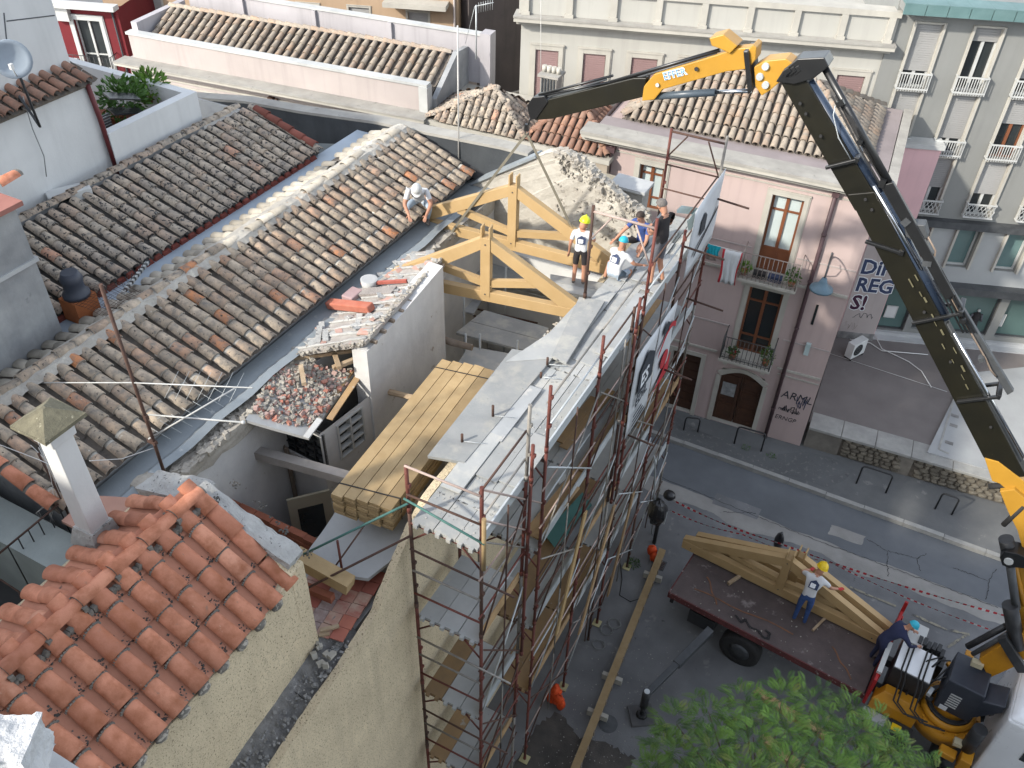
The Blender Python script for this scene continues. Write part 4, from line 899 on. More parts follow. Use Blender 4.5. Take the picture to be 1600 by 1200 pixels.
# ---- long house (roof with the pale sunlit ridge)
rh2 = thing('long_tiled_house', 'long low house whose old grey tile roof runs beside the building site', 'house', (-9.3, 9, 0))
m = MB(); m.box(-10.5, -8.3, 4.12, 14.2, 0, 8.55); m.prism([(-10.5, 4.12, 8.55), (-8.3, 4.12, 8.55), (-9.75, 4.12, 9.12)], (0, 10, 0)); m.build('wall', plaster_smoke, rh2)
rr = sub_roof(rh2, (-9, 9, 8.9)); dk = MB()
A = V((-8.17, 3.95, 8.68)); T = V((-9.75, 3.95, 9.28)); s = (T - A); LsR = s.length; s.normalize(); e = V((0, 1, 0))
tile_slope(rr, A, e, s, [(0, 0), (10.25, 0), (10.25, LsR - .04), (0, LsR - .04)], .23, .285, T_old, None, dk, jit=.02, rot=.05)
# short left slope, mostly mortared
A2 = V((-10.46, 14.2, 9.03)); T2 = V((-9.75, 14.2, 9.28)); s2 = (T2 - A2); L2 = s2.length; s2.normalize()
dk.quad(A2 - s2 * .05, A2 - s2 * .05 + V((0, -10.2, 0)), T2 + V((0, -10.2, -.03)), T2 + V((0, 0, -.03)))
dk.build('roof_pans', pan_old, rr)
T_bank = [half_tile_mesh('tile_bank', [mat('mortared pale tile', (.50, .46, .385), (.38, .35, .30), 7, .95, .6, 35, vary=.3, spot=((.14, .13, .11), 11, .68, .06))], .19, .33, .06)]
k = 0
y = 14.1
while y > 4.2:
    for r in range(2):
        if rnd() < .93: put('bank_tile', T_bank[0], basis(A2 + V((0, y - 14.2, 0)), V((0, -1, 0)), s2, ru(-.02, .02), r * .30 + ru(-.02, .02), ru(.0, .012), ru(-.08, .08)), rr)
    y -= .235
mo = MB(); n_ = 70
ring = []
for i in range(n_ + 1):
    yy = 4.0 + 10.2 * i / n_
    row = []
    for j, (dx, dz) in enumerate(((-.36, -.10), (-.2, .035), (-.05, .085), (.08, .075), (.17, -.005))):
        row.append(V((-9.75 + dx + ru(-.03, .03), yy, 9.28 + dz + ru(-.014, .018))))
    ring.append(row)
for i in range(n_):
    for j in range(4): mo.quad(ring[i][j], ring[i + 1][j], ring[i + 1][j + 1], ring[i][j + 1])
mo.build('ridge_mortar', mortar, rr)
for i in range(16):
    put('ridge_tile', T_old[i % 2], basis(V((-9.78, 4.05 + i * .3, 9.33)), V((1, 0, 0)), V((0, 1, 0)), ru(-.02, .02), 0, ru(-.015, .01), ru(-.06, .06)), rr)
for i in range(16, 33):
    if rnd() < .7: put('ridge_tile', T_bank[0], basis(V((-9.74, 4.05 + i * .3, 9.34)), V((1, 0, 0)), V((0, 1, 0)), ru(-.02, .02), 0, ru(-.02, .01), ru(-.08, .08)), rr)
T_verge = half_tile_mesh('verge_tile', [tile_new, grey_band], .2, .42, .085, band=.05)
for i in range(4):
    put('verge_tile', T_verge, basis(V((-8.2 - i * .38, 3.93, 8.74 + i * .38 * .38)), V((0, 1, 0)), V((-1, 0, .38)).normalized(), 0, 0, 0, ru(-.04, .04)), rr)
g = MB()
for i in range(40):
    ya, yb = 4.2 + i * .25, 4.45 + i * .25; w1 = .02 * math.sin(i * 1.3); w2 = .02 * math.sin((i + 1) * 1.3)
    g.quad((-8.25, ya, 8.46), (-7.93 + w1, ya, 8.44), (-7.93 + w2, yb, 8.44), (-8.25, yb, 8.46)); g.quad((-7.93 + w1, ya, 8.44), (-7.84 + w1, ya, 8.50), (-7.84 + w2, yb, 8.50), (-7.93 + w2, yb, 8.44)); g.quad((-7.84 + w1, ya, 8.50), (-7.72 + w1, ya, 8.47), (-7.72 + w2, yb, 8.47), (-7.84 + w2, yb, 8.50))
g.build('gutter', lead, rh2)
g = MB(); g.box(-11.0, -10.47, 5.4, 14.3, 8.86, 8.93); g.build('valley_gutter', mat('blue grey valley sheet', (.33, .39, .45), (.28, .33, .38), 1.5, .5, .1, 20), rh2)
# ---- far left house roof (dark lichened tiles)
lh = thing('left_tiled_house', 'house with a dark lichened tile roof next to the white terrace', 'house', (-12, 9.5, 0))
m = MB(); m.box(-12.7, -11.05, 4.6, 13.1, 0, 8.85); m.build('wall', plaster_white, lh)
rr = sub_roof(lh, (-12, 9, 9.2)); dk = MB()
A = V((-10.98, 4.6, 9.02)); T = V((-12.72, 4.6, 9.6)); s = (T - A); L1 = s.length; s.normalize()
tile_slope(rr, A, V((0, 1, 0)), s, [(0, 0), (8.35, 0), (8.35, L1 - .03), (0, L1 - .03)], .235, .28, T_dark, None, dk, jit=.012)
dk.build('roof_pans', pan_dark, rr)
m = MB()
for i in range(36):
    c = V((-10.95, 5.7 + i * .2, 9.0)); m.prism([c + V((0, -.09, -.05)), c + V((0, .09, -.05)), c + V((.0, .06, .01)), c + V((0, -.06, .01))], (.05, 0, -.02))
m.build('eave_tile_ends', mat('dark red eave tile', (.20, .05, .035), (.15, .04, .03), 8, .85), rr)
ridge_row(rr, T + V((0, 0, .03)), T + V((0, 8.35, .03)), T_dark[0], .3)
ridge_row(rr, V((-11.05, 12.95, 9.08)), V((-12.7, 12.95, 9.64)), half_tile_mesh('verge_red', [mat('red brown verge tile', (.22, .07, .05), (.17, .06, .045), 8, .85, vary=.3)], .2, .33, .08), .3, 'verge_tile')
# ---- white house with tile fringe
wh_ = thing('white_house', 'tall white house at the far left with a fringe of old tiles', 'house', (-15, 8, 0))
m = MB(); m.box(-19, -13.05, 6.0, 9.72, 0, 11.15); m.box(-19, -13.4, 3, 9.76, 11.1, 12.6); m.build('wall', plaster_white, wh_)
rr = sub_roof(wh_, (-13.6, 8, 11.3)); dk = MB()
A = V((-12.95, 6.0, 11.17)); s = (V((-13.42, 6.0, 11.33)) - A); L_ = s.length; s.normalize()
tile_slope(rr, A, V((0, 1, 0)), s, [(0, 0), (3.75, 0), (3.75, L_), (0, L_)], .22, .28, T_brown, None, dk); dk.build('roof_pans', pan_old, rr)
m = MB(); q = [V((-13.0, 9.66, 11.1)), V((-12.98, 9.7, 10.5)), V((-12.95, 9.72, 9.4))]; m.tube(q, .045, 8); m.build('downpipe', mat('dark red pipe', (.12, .022, .025), (.10, .02, .022), 7, .5), wh_)
t = thing('satellite_dish', 'pale grey satellite dish on a pole in front of the white house', 'satellite dish', (-12.9, 7.9, 9.6))
c = px(18, 92, -12.6); dv = []
m = MB(); n_ = 24; nrm = (V((0.75, -.65, .12))).normalized(); a_ = nrm.cross(V((0, 0, 1))).normalized(); b_ = a_.cross(nrm)
rings = [(.0, -.055), (.11, -.045), (.21, -.018), (.285, .02)]
for (r_, h_) in rings[1:]:
    for k in range(n_): dv.append(c + (a_ * math.cos(2 * math.pi * k / n_) + b_ * math.sin(2 * math.pi * k / n_)) * r_ + nrm * h_)
m.add(dv + [c + nrm * rings[0][1]], [(3 * n_, k, (k + 1) % n_) for k in range(n_)] + [(i * n_ + k, (i + 1) * n_ + k, (i + 1) * n_ + (k + 1) % n_, i * n_ + (k + 1) % n_) for i in range(2) for k in range(n_)], 0, True)
o = m.build('reflector', mat('pale dish paint', (.26, .31, .36), (.23, .27, .32), 3, .6), t); sl = o.modifiers.new('thick', 'SOLIDIFY'); sl.thickness = .012
m = MB(); m.tube([c - nrm * .1, c - nrm * .16 - V((0, 0, .1)), V((c.x - .1, c.y + .15, 10.9)), px(30, 150, -12.9), px(34, 175, -13.03)], .022, 6); m.build('pole', grey_metal, t)
m = MB(); m.tube([c - b_ * .26, c + nrm * .26 - b_ * .06], .01, 5); m.boxm(Matrix.Translation(c + nrm * .27 - b_ * .05), .05, .05, .08); m.build('feed_arm', grey_ac, t)
t = thing('roof_antenna', 'thin antenna mast beside the satellite dish', 'antenna', px(12, 100, -13.0))
m = MB(); m.tube([px(15, 112, -13.4), px(6, 20, -13.4)], .012, 5); m.tube([px(10, 33, -13.4), px(85, 24, -13.4)], .01, 5)
m.build('mast', grey_metal, t)
m = MB(); pts = [px(*q, -13.0) for q in ((33, 150), (48, 200), (66, 243), (70, 275))]; m.tube([p + V((.04, 0, 0)) for p in pts], .01, 4); tag(m.build('wall_cable', mat('grey cable', (.25, .26, .26))), 'grey cable running down the white house wall', 'cable')
# lower left pieces by the white house
t = thing('green_awning_frame', 'green painted roof terrace with a pale frame at the left edge', 'terrace', (-15, 7.6, 9))
m = MB(); m.box(-16.5, -13.08, 5.2, 8.35, 9.0, 9.15); m.build('floor', mat('green floor paint', (.11, .24, .20), (.09, .20, .17), 2, .7), t)
m = MB()
for k in range(4): m.bar((-13.2, 6.2 + k * .5, 9.28), (-14.6, 6.5 + k * .5, 9.28), .03, .03)
m.build('frame', zinc, t)
FQ = Fr(-13.0, 8.55, 62)
ac_unit(FQ, .1, .0, 9.18, .7, .5, .3, 'white air conditioner at the foot of the white house wall')
# ---- white terrace with plants
tr = thing('white_terrace', 'white walled roof terrace between the white house and the tarred wall', 'terrace', (-14, 10.8, 9))
m = MB(); m.box(-13.1, -12.9, 9.72, 11.72, 8.9, 10.2); m.box(-17, -12.9, 11.72, 11.9, 8.9, 10.2); m.build('parapet', plaster_white, tr)
m = MB(); m.box(-17, -13.1, 9.72, 11.72, 8.9, 9.35); m.build('floor', brick_m, tr)
m = MB()
for k in range(14): m.box(-14.62, -14.5, 9.9 + k * .13, 9.9 + k * .13 + .09, 9.35, 9.62)
m.build('edging_brick', brick_m, tr); m = MB(); m.box(-14.9, -14.625, 9.8, 11.7, 9.35, 9.55); m.build('step', plaster_white, tr)
p = px(197, 172, -14.0); pot_plant((p.x, p.y, 9.72), .42, .62, 'bushy green plant in a square terracotta planter on the white terrace', box=(.5, .35, 0))
p = px(242, 165, -14.0); pot_plant((p.x, p.y, 9.8), .30, .45, 'round shrub behind the white terrace wall', leaf=leaf_m)
m = MB(); p = px(166, 150, -13.7); m.bar(p, p + V((.2, .5, -.15)), .35, .03); m.bar(p + V((0, 0, -.3)), p + V((.2, .5, -.4)), .35, .03); tag(m.build('folded_lounger', plastic_black), 'dark folded seat leaning on the white terrace', 'seat')
m = MB(); p = px(160, 182, -13.4)
for k in range(5): m.bar(p + V((0, -.15, -.05 * k)), p + V((0, .15, -.05 * k)), .03, .03)
tag(m.build('slatted_rack', black_metal), 'small black slatted rack on the white terrace floor', 'rack')
# ---- tarred boundary wall behind the roofs
db = thing('tarred_wall', 'tall tar-stained parapet wall behind the tiled roofs', 'wall', (-12, 14.5, 0))
m = MB(); tops = [(-16.3, 8.45), (-14.2, 8.78), (-12.6, 8.9), (-10.6, 9.12), (-9.3, 9.18), (-7.6, 9.28), (-7.0, 9.28), (-6.7, 8.9)]
for (xa, za), (xb, zb) in zip(tops, tops[1:]): m.hexa([(xa, 14.42, 0), (xb, 14.42, 0), (xb, 14.7, 0), (xa, 14.7, 0), (xa, 14.42, za), (xb, 14.42, zb), (xb, 14.7, zb), (xa, 14.7, za)])
m = subdivided(m, (1.2, .6), .025, 1.6, 3); m.build('wall', tar, db)
m = MB()
for (xa, za), (xb, zb) in zip(tops[:-1], tops[1:-1]): m.bar((xa, 14.56, za + .02), (xb, 14.56, zb + .02), .32, .06)
m.build('coping', stone_grey, db)
m = MB(); m.add([V((-12.4, 14.40, 8.0)), V((-8.3, 14.40, 8.0)), V((-8.3, 14.40, 8.5)), V((-10.2, 14.40, 8.72)), V((-12.4, 14.40, 8.25))], [(0, 1, 2, 3, 4)]); 
m.build('flashing', lead, db)
p = py(297, 160, 14.4); m = MB(); m.box(p.x - .5, p.x + 1.6, 14.36, 14.415, 6, 8.6); m.build('bare_render', cement, db)
m = MB(); p = py(296, 185, 14.35); m.add([p + V((a, 0, b)) for a, b in ((-.15, -.2), (.35, -.12), (.5, 0), (.3, .05), (.05, .02), (-.1, .12))], [tuple(range(6))]); p = py(300, 162, 14.35); m.add([p + V((a, 0, b)) for a, b in ((-.08, -.1), (.1, -.09), (.12, .06), (-.05, .1))], [tuple(range(4))]); m.build('exposed_brick', terra, db)
# dark felt strip running down beside the long house
f = MB(); P0 = [(608, 195), (655, 232), (700, 262), (712, 290), (690, 300), (655, 240)]
f.quad((-9.35, 14.25, 9.0), (-7.7, 14.25, 8.42), (-7.7, 14.41, 8.55), (-9.35, 14.41, 9.12)); f.quad((-8.15, 13.2, 8.40), (-7.62, 13.2, 8.38), (-7.62, 14.3, 8.42), (-8.15, 14.3, 8.45))
tag(f.build('roofing_felt', mat('black roofing felt', (.022, .023, .025), (.035, .036, .038), 4, .75, .3, 12)), 'crumpled black roofing felt in the corner by the tarred wall', 'roofing felt')
# ---- tall smoky chimney wall at the left edge
sw = thing('smoky_wall_house', 'tall smoke-stained grey wall with a red tiled top at the left edge', 'building', (-11.5, 5, 0))
m = MB(); m.box(-14, -10.5, 2.0, 6.2, 0, 11.15); m.build('wall', plaster_smoke, sw)
m = MB(); m.box(-14.05, -10.42, 2.0, 6.28, 11.152, 11.22); m.build('coping', mat('dull red cap tile', (.30, .135, .11), (.25, .11, .09), 5, .9), sw); m = MB(); m.box(-14, -10.47, 2, 6.24, 10.3, 10.36); m.build('ledge', cement, sw)
put('cap_tile', T_verge, basis(V((-10.9, 6.3, 11.27)), V((1, 0, 0)), V((0, 1, 0)), 0, 0, 0, .2), sw)
t = thing('flue_cowl', 'dark round metal cowl on an orange brick base behind the smoky wall', 'chimney cowl', (-10.75, 6.9, 9.1))
p = pz(100, 480, 9.2); p = V((-10.72, 6.75, 9.1))
m = MB(); m.box(p.x - .17, p.x + .17, p.y - .2, p.y + .2, 8.95, 9.32); m.build('base', mat('orange brick base', (.42, .14, .05), (.35, .115, .04), 6, .9), t)
m = MB(); q = V((p.x, p.y, 9.32)); m.tube([q, q + V((0, 0, .06)), q + V((0, 0, .1)), q + V((0, 0, .25)), q + V((0, 0, .3)), q + V((0, 0, .42))], [.2, .2, .15, .15, .17, .12], 14); m.build('cowl', mat('dark blue cowl', (.03, .038, .055), (.045, .05, .065), 5, .5), t)
# bird spikes and netting by the mast
t = thing('bird_spikes', 'strip of black and white bird spikes on the pale ridge', 'bird spikes', (-10.3, 6.8, 9.1))
a_, b_ = pz(192, 458, 9.25), pz(232, 408, 9.15)
m = MB()
for k in range(9):
    q = a_.lerp(b_, k / 9); q2 = a_.lerp(b_, (k + .5) / 9); m.bar(q, q2, .06, .05)
m.build('white_block', white_metal, t)
m = MB()
for k in range(9):
    q2 = a_.lerp(b_, (k + .5) / 9); q3 = a_.lerp(b_, (k + 1) / 9); m.bar(q2, q3, .05, .045)
    for j in range(3): m.tube([q3, q3 + V((ru(-.08, .08), ru(-.08, .08), .14))], .003, 3)
m.build('black_block', plastic_black, t)
mc_ = pz(168, 472, 9.25); w_ = MB()
for i in range(13):
    for j in (0, 1):
        p = mc_ + (V((.06 * i - .36, -.35, .08)) if j == 0 else V((-.36, .06 * i - .36, .08))); q = p + (V((0, .75, ru(-.03, .03))) if j == 0 else V((.75, 0, ru(-.03, .03)))); w_.tube([p, p.lerp(q, .5) + V((0, 0, .05)), q], .003, 3)
tag(w_.build('wire_netting', rust_brown), 'rusty wire netting on the ridge around the mast', 'netting')
# ---- antenna mast with its long pale elements
ms = thing('antenna_mast', 'rusty antenna mast with pale crossed booms in front of the tiled roofs', 'antenna', pz(268, 772, 8.3))
b0 = pz(268, 772, 8.3); tp = V((b0.x - .02, b0.y, 11.62)); m = MB(); m.tube([b0, tp], .022, 7); m.build('mast', rust_brown, ms)
def on_mast(U, Vv):   # the mast is vertical: depth from its own plane
    return py(U, Vv, b0.y)
m = MB(); m.tube([py(0, 602, b0.y + .25), py(75, 598, b0.y + .12), py(205, 598, b0.y), py(395, 606, b0.y - .15)], .008, 6); m.build('antenna_boom', white_metal, ms)
m = MB(); m.tube([on_mast(232, 648), on_mast(380, 660)], .011, 6); m.ball(on_mast(380, 660), .024); m.build('antenna_boom', white_metal, ms)
m = MB(); m.tube([py(232, 686, b0.y - .02), py(368, 606, b0.y + .8)], .011, 6); m.build('antenna_boom', white_metal, ms)
m = MB(); m.boxm(Matrix.Translation(on_mast(238, 690)), .13, .05, .05); m.boxm(Matrix.Translation(on_mast(228, 652)), .05, .05, .07); m.build('clamp', rust_brown, ms)
m = MB()
for k in range(7):
    q = on_mast(268 + k * 17, 601 + k * .7); m.tube([q + V((0, -.14, -.1)), q + V((0, .14, .1))], .0025, 3)
for k in range(7):
    q = py(250 + k * 17, 677 - k * 10, b0.y + .1 + k * .09); m.tube([q + V((-.1, -.05, .1)), q + V((.1, .05, -.1))], .0025, 3)
m.build('element', zinc, ms)
m = MB(); m.tube([on_mast(240, 700), py(190, 717, b0.y - .3), py(140, 720, b0.y - .8)], .007, 4); tag(m.build('aerial_cable', cable_w), 'white cable sagging from the rusty mast to the white chimney', 'cable')
# ---- foreground house with the new orange tiles
fh = thing('orange_tiled_house', 'foreground house with a new orange tile roof and rough beige walls', 'house', (-6.2, 3, 0))
RX, RZ_, EX, EZ = -6.22, 9.44, -5.06, 8.62
m = MB(); yN = 1.0
m.prism([(-5.02, yN, 6.6), (-5.02, 4.72, 6.6), (-5.02, 4.72, 8.72), (-5.02, 4.05, 8.56), (-5.02, yN, 8.5)], (-.2, 0, 0))
m.prism([(-5.02, 4.72, 6.6), (-7.2, 4.72, 6.6), (-7.2, 4.72, 8.9), (-6.2, 4.72, 9.28), (-5.02, 4.72, 8.72)], (0, -.22, 0)); m.box(-7.3, -7.0, yN, 4.6, 0, 8.85); m.box(-7.0, -5.3, yN, 4.5, 8.0, 8.4)
m2 = subdivided(m, (1.0, .5, .25), .012, 2.0, 5); m2.build('wall', plaster_beige, fh)
m = MB(); m.bar((-6.4, 4.64, 9.32), (-5.06, 4.66, 8.80), .25, .13, (0, 0, 1)); m.bar((-7.3, 4.66, 8.93), (-6.3, 4.64, 9.26), .36, .16)
m = subdivided(m, (.4, .2, .1, .05), .035, 5, 2); m.build('parapet_mortar', mortar_white, fh)
rr = sub_roof(fh, (-6.1, 3, 9)); dk = MB()
A = V((EX, yN, EZ)); T = V((RX, yN, RZ_)); s = T - A; Lr = s.length; s.normalize()
tile_slope(rr, A, V((0, 1, 0)), s, [(0, 0), (3.52, 0), (3.52, Lr - .02), (0, Lr - .02)], .298, .40, T_new, None, dk, jit=.006, rot=.02, start=.05, overhang=.06)
A = V((-7.12, 4.5, 9.02)); T = V((RX, 4.5, RZ_)); s = T - A; Lr2 = s.length; s.normalize()
tile_slope(rr, A, V((0, -1, 0)), s, [(0, 0), (3.5, 0), (3.5, Lr2 - .02), (0, Lr2 - .02)], .298, .31, [half_tile_mesh('tile_new3', [tile_new], .205, .37, .08, taper=.86, seg=8)], None, dk, jit=.006, rot=.02, start=.05, overhang=.05)
dk.build('roof_pans', pan_new, rr)
T_ridge = half_tile_mesh('ridge_new', [tile_new, grey_band], .19, .46, .085, band=.02, taper=.88, seg=8)
for i in range(8): put('ridge_tile', T_ridge, basis(V((RX, 1.02 + i * .44, RZ_ + .035)), V((1, 0, 0)), V((0, 1, 0)), 0, 0, 0, ru(-.015, .015)), rr)
mo = MB()
for i in range(8):
    mo.boxm(Matrix.Translation((RX, 1.02 + i * .44, RZ_ + .02)), .24, .05, .07)
for i in range(60): 
    y = 1.0 + i * .06; mo.boxm(Matrix.Translation((RX + .11, y, RZ_ - .055)) @ Matrix.Rotation(ru(0, 3), 4, 'X'), .06, .07, .05); mo.boxm(Matrix.Translation((RX - .11, y, RZ_ - .055)) @ Matrix.Rotation(ru(0, 3), 4, 'X'), .06, .07, .05)
tag(mo.build('ridge_mortar', grey_band, rr), kind='stuff')
mo = MB(); sN = (V((RX, 0, RZ_)) - V((EX, 0, EZ))).normalized()
for c in range(14):
    y = yN + .05 + (c + .5) * .298
    if y > 4.45: break
    for r in range(4):
        P_ = V((EX, y, EZ)) + sN * (r * .40 - .05)
        for k in range(9):
            a = math.pi * (k + .5) / 9; mo.boxm(Matrix.Translation(P_ + V((0, -math.cos(a) * .098, .0)) + V((sN.z, 0, -sN.x)).normalized() * -0 + V((.18, 0, .98)) * math.sin(a) * .088) @ Matrix.Rotation(ru(0, 3), 4, 'Y'), .022, .028, .02)
    mo.ball(V((EX, y, EZ)) - sN * .09 + V((0, 0, .01)), .055, .085, .06, jit=.15)
tag(mo.build('joint_mortar', grey_band, rr), kind='stuff')
for c in range(11):
    mo = MB(); y = yN + .05 + (c + .5) * .298; mo.ball(V((EX, y, EZ + .02)) - sN * .115, .03, .075, .055, jit=.2); mo.build('eave_mortar', mat('pale eave mortar', (.42, .39, .33), (.34, .31, .27), 9, .95, .5, 40), rr)
mo = MB()                                                   # grit and moss lying in the pans
for _ in range(700):
    c = int(rnd() * 13); y = yN + .05 + (c + 1) * .298 + random.gauss(0, .03); q = rnd(); b = (int(rnd() * 4) * .40 + abs(random.gauss(0, .08))) 
    P_ = V((EX, y, EZ)) + sN * min(b, 1.3) + V((.2, 0, .98)) * -.03; mo.boxm(Matrix.Translation(P_) @ Matrix.Rotation(ru(0, 3), 4, V((rnd(), rnd(), rnd()))), ru(.008, .03), ru(.008, .03), ru(.006, .018))
tag(mo.build('pan_debris', mat('dark moss and grit', (.045, .043, .04), (.14, .135, .125), 30, .95), rr), kind='stuff')
ch = thing('white_chimney', 'white plastered chimney with a mossy stone cap on the orange tiled house', 'chimney', (-7.15, 3.75, 9.1))
m = MB(); a = V((-7.16, 3.74, 0)); w0, w1 = .135, .12
def frus(mb, c, z0, z1, a0, a1): mb.hexa([(c.x - a0, c.y - a0, z0), (c.x + a0, c.y - a0, z0), (c.x + a0, c.y + a0, z0), (c.x - a0, c.y + a0, z0), (c.x - a1, c.y - a1, z1), (c.x + a1, c.y - a1, z1), (c.x + a1, c.y + a1, z1), (c.x - a1, c.y + a1, z1)])
frus(m, a, 8.7, 10.58, w0, w1); frus(m, a, 10.58, 10.72, .15, .155)
m.build('shaft', plaster_white, ch, bevel=.012)
m = MB()
for sx in (-1, 1):
    for sy in (-1, 1): m.boxm(Matrix.Translation((a.x + sx * .11, a.y + sy * .11, 10.75)), .05, .05, .07)
m.build('cap_post', plaster_white, ch)
m = MB(); m.boxm(Matrix.Translation((a.x, a.y, 10.75)), .2, .2, .05); m.build('flue_opening', plastic_black, ch)
m = MB(); frus(m, a, 10.79, 10.83, .26, .255); frus(m, a, 10.83, 10.99, .25, .02); m = subdivided(m, (.12, .07), .006, 8, 1); m.build('cap', mat('mossy stone cap', (.20, .185, .125), (.13, .12, .085), 14, .95, .8, 50, spot=((.36, .34, .25), 18, .62, .06)), ch)
m = MB(); frus(m, a, 8.95, 9.22, .21, .15); m = subdivided(m, (.15, .08), .02, 6, 2); m.build('base_mortar', mortar_white, ch)
# railing left of it
t = thing('roof_railing', 'thin rusty black railing going down at the left edge of the orange roof', 'railing', (-8.2, 3.6, 8.2))
m = MB(); pp = [pz(-10, 872, 8.6), pz(95, 785, 8.75), pz(100, 780, 8.75)]; m.tube(pp[:2], .014, 6); m.tube([pz(0, 905, 8.2), pz(30, 925, 8.1), pz(40, 960, 7.9)], .012, 6)
m.build('top_rail', rust_brown, t)
for k in range(6):
    f = .2 + k * .15; q = pp[0].lerp(pp[1], f); m = MB(); m.tube([q, q - V((0, 0, .75))], .009, 5); m.build('baluster', black_metal, t)
m = MB(); q = pz(97, 782, 8.75); m.tube([q - V((0, 0, .6)), q, V((q.x - .05, q.y, 9.55))], .014, 6); m.build('post', rust_brown, t)
m = MB(); lw = [pz(60, 690, 9.6), pz(75, 740, 9.2), pz(85, 775, 8.8), pz(70, 800, 8.5), pz(80, 830, 8.2)]
for k in range(5): m.tube([p + V((ru(-.1, .1), ru(-.1, .1), 0)) for p in lw], .004, 3)
m.tube([pz(0, 695, 9.7), pz(60, 718, 9.6), pz(120, 745, 9.5)], .005, 3)
tag(m.build('loose_wire', cable_w), 'loose white wires tangled on the railing by the chimney', 'wire')
m = MB(); q = [pz(75, 780, 8.6), pz(112, 752, 8.6), pz(105, 785, 8.5)]; m.prism([(-8.05, 3.86, 8.58), (-7.4, 3.86, 8.58), (-7.4, 4.6, 8.62), (-8.05, 4.3, 8.62)], (0, 0, .05)); tag(m.build('terracotta_slab', mat('pinkish terracotta slab', (.46, .27, .21), (.40, .23, .18), 3, .9)), 'pink terracotta slab behind the white chimney', 'slab')
m = MB(); m.box(-10.4, -7.3, 3.35, 3.85, 6.2, 8.45); lw_ = tag(m.build('low_side_wall', mat('grey green side wall', (.30, .335, .325), (.24, .27, .265), 2, .9, .3, 20, spot=((.12, .12, .115), 3, .66, .1))), 'grey green side wall under the row of orange verge tiles', 'wall')
m = MB(); m.box(-11, -7.3, -.5, 3.35, 0, 7.3); m.build('yard', mat('dark yard floor', (.035, .036, .037), (.05, .05, .05), 2, .95)); tag(bpy.data.objects['yard'], kind='structure')
# plaster parapet piece in the near corner
m = MB(); c = pz(6, 1176, 15.2); m.boxm(Matrix.Translation(c) @ Matrix.Rotation(.5, 4, 'Z'), .16, .11, .13); m = subdivided(m, (.06, .03, .018, .01), .016, 14, 2); o = m.build('broken_plaster_lump', mat('white crumbly plaster', (.52, .53, .54), (.44, .45, .46), 30, .95, .6, 80)); tag(o, 'rough white lump of plaster in the near lower left corner', 'plaster lump')
# ================================================================ the gutted house under repair
gh = thing('gutted_house', 'roofless house under repair with beige street front and bare white inner walls', 'house', (-6.3, 10, 0))
m = MB(); prof = [(1.2, 0), (15.0, 0), (15.0, 8.15), (6.75, 8.15), (6.5, 8.05), (6.23, 7.92), (5.95, 7.7), (5.72, 7.5), (5.4, 7.22), (5.08, 7.12), (4.43, 7.0), (3.71, 6.9), (3.21, 6.84), (1.2, 6.6)]
m.prism([(-4.55, y, z) for y, z in prof], (-.11, 0, 0)); m = subdivided(m, (2.0, 1.0, .5, .25, .13), .016, 3.5, 8); m.build('street_wall', plaster_beige, gh)
m = MB()
for i in range(26):
    y = 1.2 + i * .15
    m.hexa([(-5.04, y, 6.3), (-4.62, y, 6.3), (-4.62, y + .16, 6.3), (-5.04, y + .16, 6.3), (-5.04, y, 6.62 + .14 * i * .15), (-4.62, y, 6.58 + .1 * i * .15), (-4.62, y + .16, 6.58 + .1 * (i + 1) * .15), (-5.04, y + .16, 6.62 + .14 * (i + 1) * .15)])
m = subdivided(m, (.2, .1, .06), .03, 5, 4); m.build('rubble_ledge', rubble_dark, gh)
m = MB()
for _ in range(420):
    y = ru(1.3, 4.9); m.chunk((ru(-5.02, -4.66), y, 6.63 + (y - 1.2) * .12), ru(.006, .03))
tag(m.build('ledge_pebbles', mat('pale grit pebbles', (.34, .34, .335), (.16, .16, .16), 12, .95), gh), kind='stuff')
for _ in range(9):
    m = MB(); q = pz(505 + ru(-20, 20), 1020 + ru(-20, 20), 7.12); m.chunk(q, ru(.03, .06)); m.build('loose_stone', stone_trim, gh)
# floor slab and broken tiled ledge
m = MB(); m.prism([(p.x, p.y, 7.36) for p in (pz(478, 868, 7.4), pz(500, 895, 7.4), pz(575, 905, 7.4), pz(608, 880, 7.4), pz(640, 835, 7.4), pz(660, 790, 7.4), pz(560, 770, 7.4), pz(525, 800, 7.4))], (0, 0, .06)); m = subdivided(m, (.8, .4, .2), .008, 2, 5); m.build('floor_slab', cement, gh)
m = MB(); m.box(-7.4, -4.78, 6.7, 14.9, 4.5, 4.6); m.box(-7.7, -4.78, 4.8, 6.7, 4.5, 4.6); m.box(-5.9, -4.76, 4.75, 6.2, 6.9, 7.02); m.build('lower_floor', cement, gh)
o0 = pz(590, 905, 7.15); 
axx = (pz(515, 888, 7.15) - pz(590, 905, 7.15)).normalized(); ayy = (pz(497, 985, 7.15) - pz(560, 895, 7.15)).normalized()
base0 = pz(572, 893, 7.14)
tm = []
for mm in (tile_floor, tile_pat):
    q = MB(); q.box(-.095, .095, -.095, .095, -.012, .008); tm.append(q.mesh('floor_tile', mm))
for i in range(-1, 4):
    for j in range(6):
        c = base0 + axx * (.10 + .198 * i - .1) + ayy * (.05 + .198 * j)
        if (i, j) in ((3, 5), (2, 5)): continue
        M = Matrix((axx, ayy, V((0, 0, 1)))).transposed().to_4x4(); M.translation = c + V((0, 0, ru(-.004, .004)))
        put('floor_tile', tm[1 if i == 1 or (i, j) == (0, 0) else 0], M, gh)
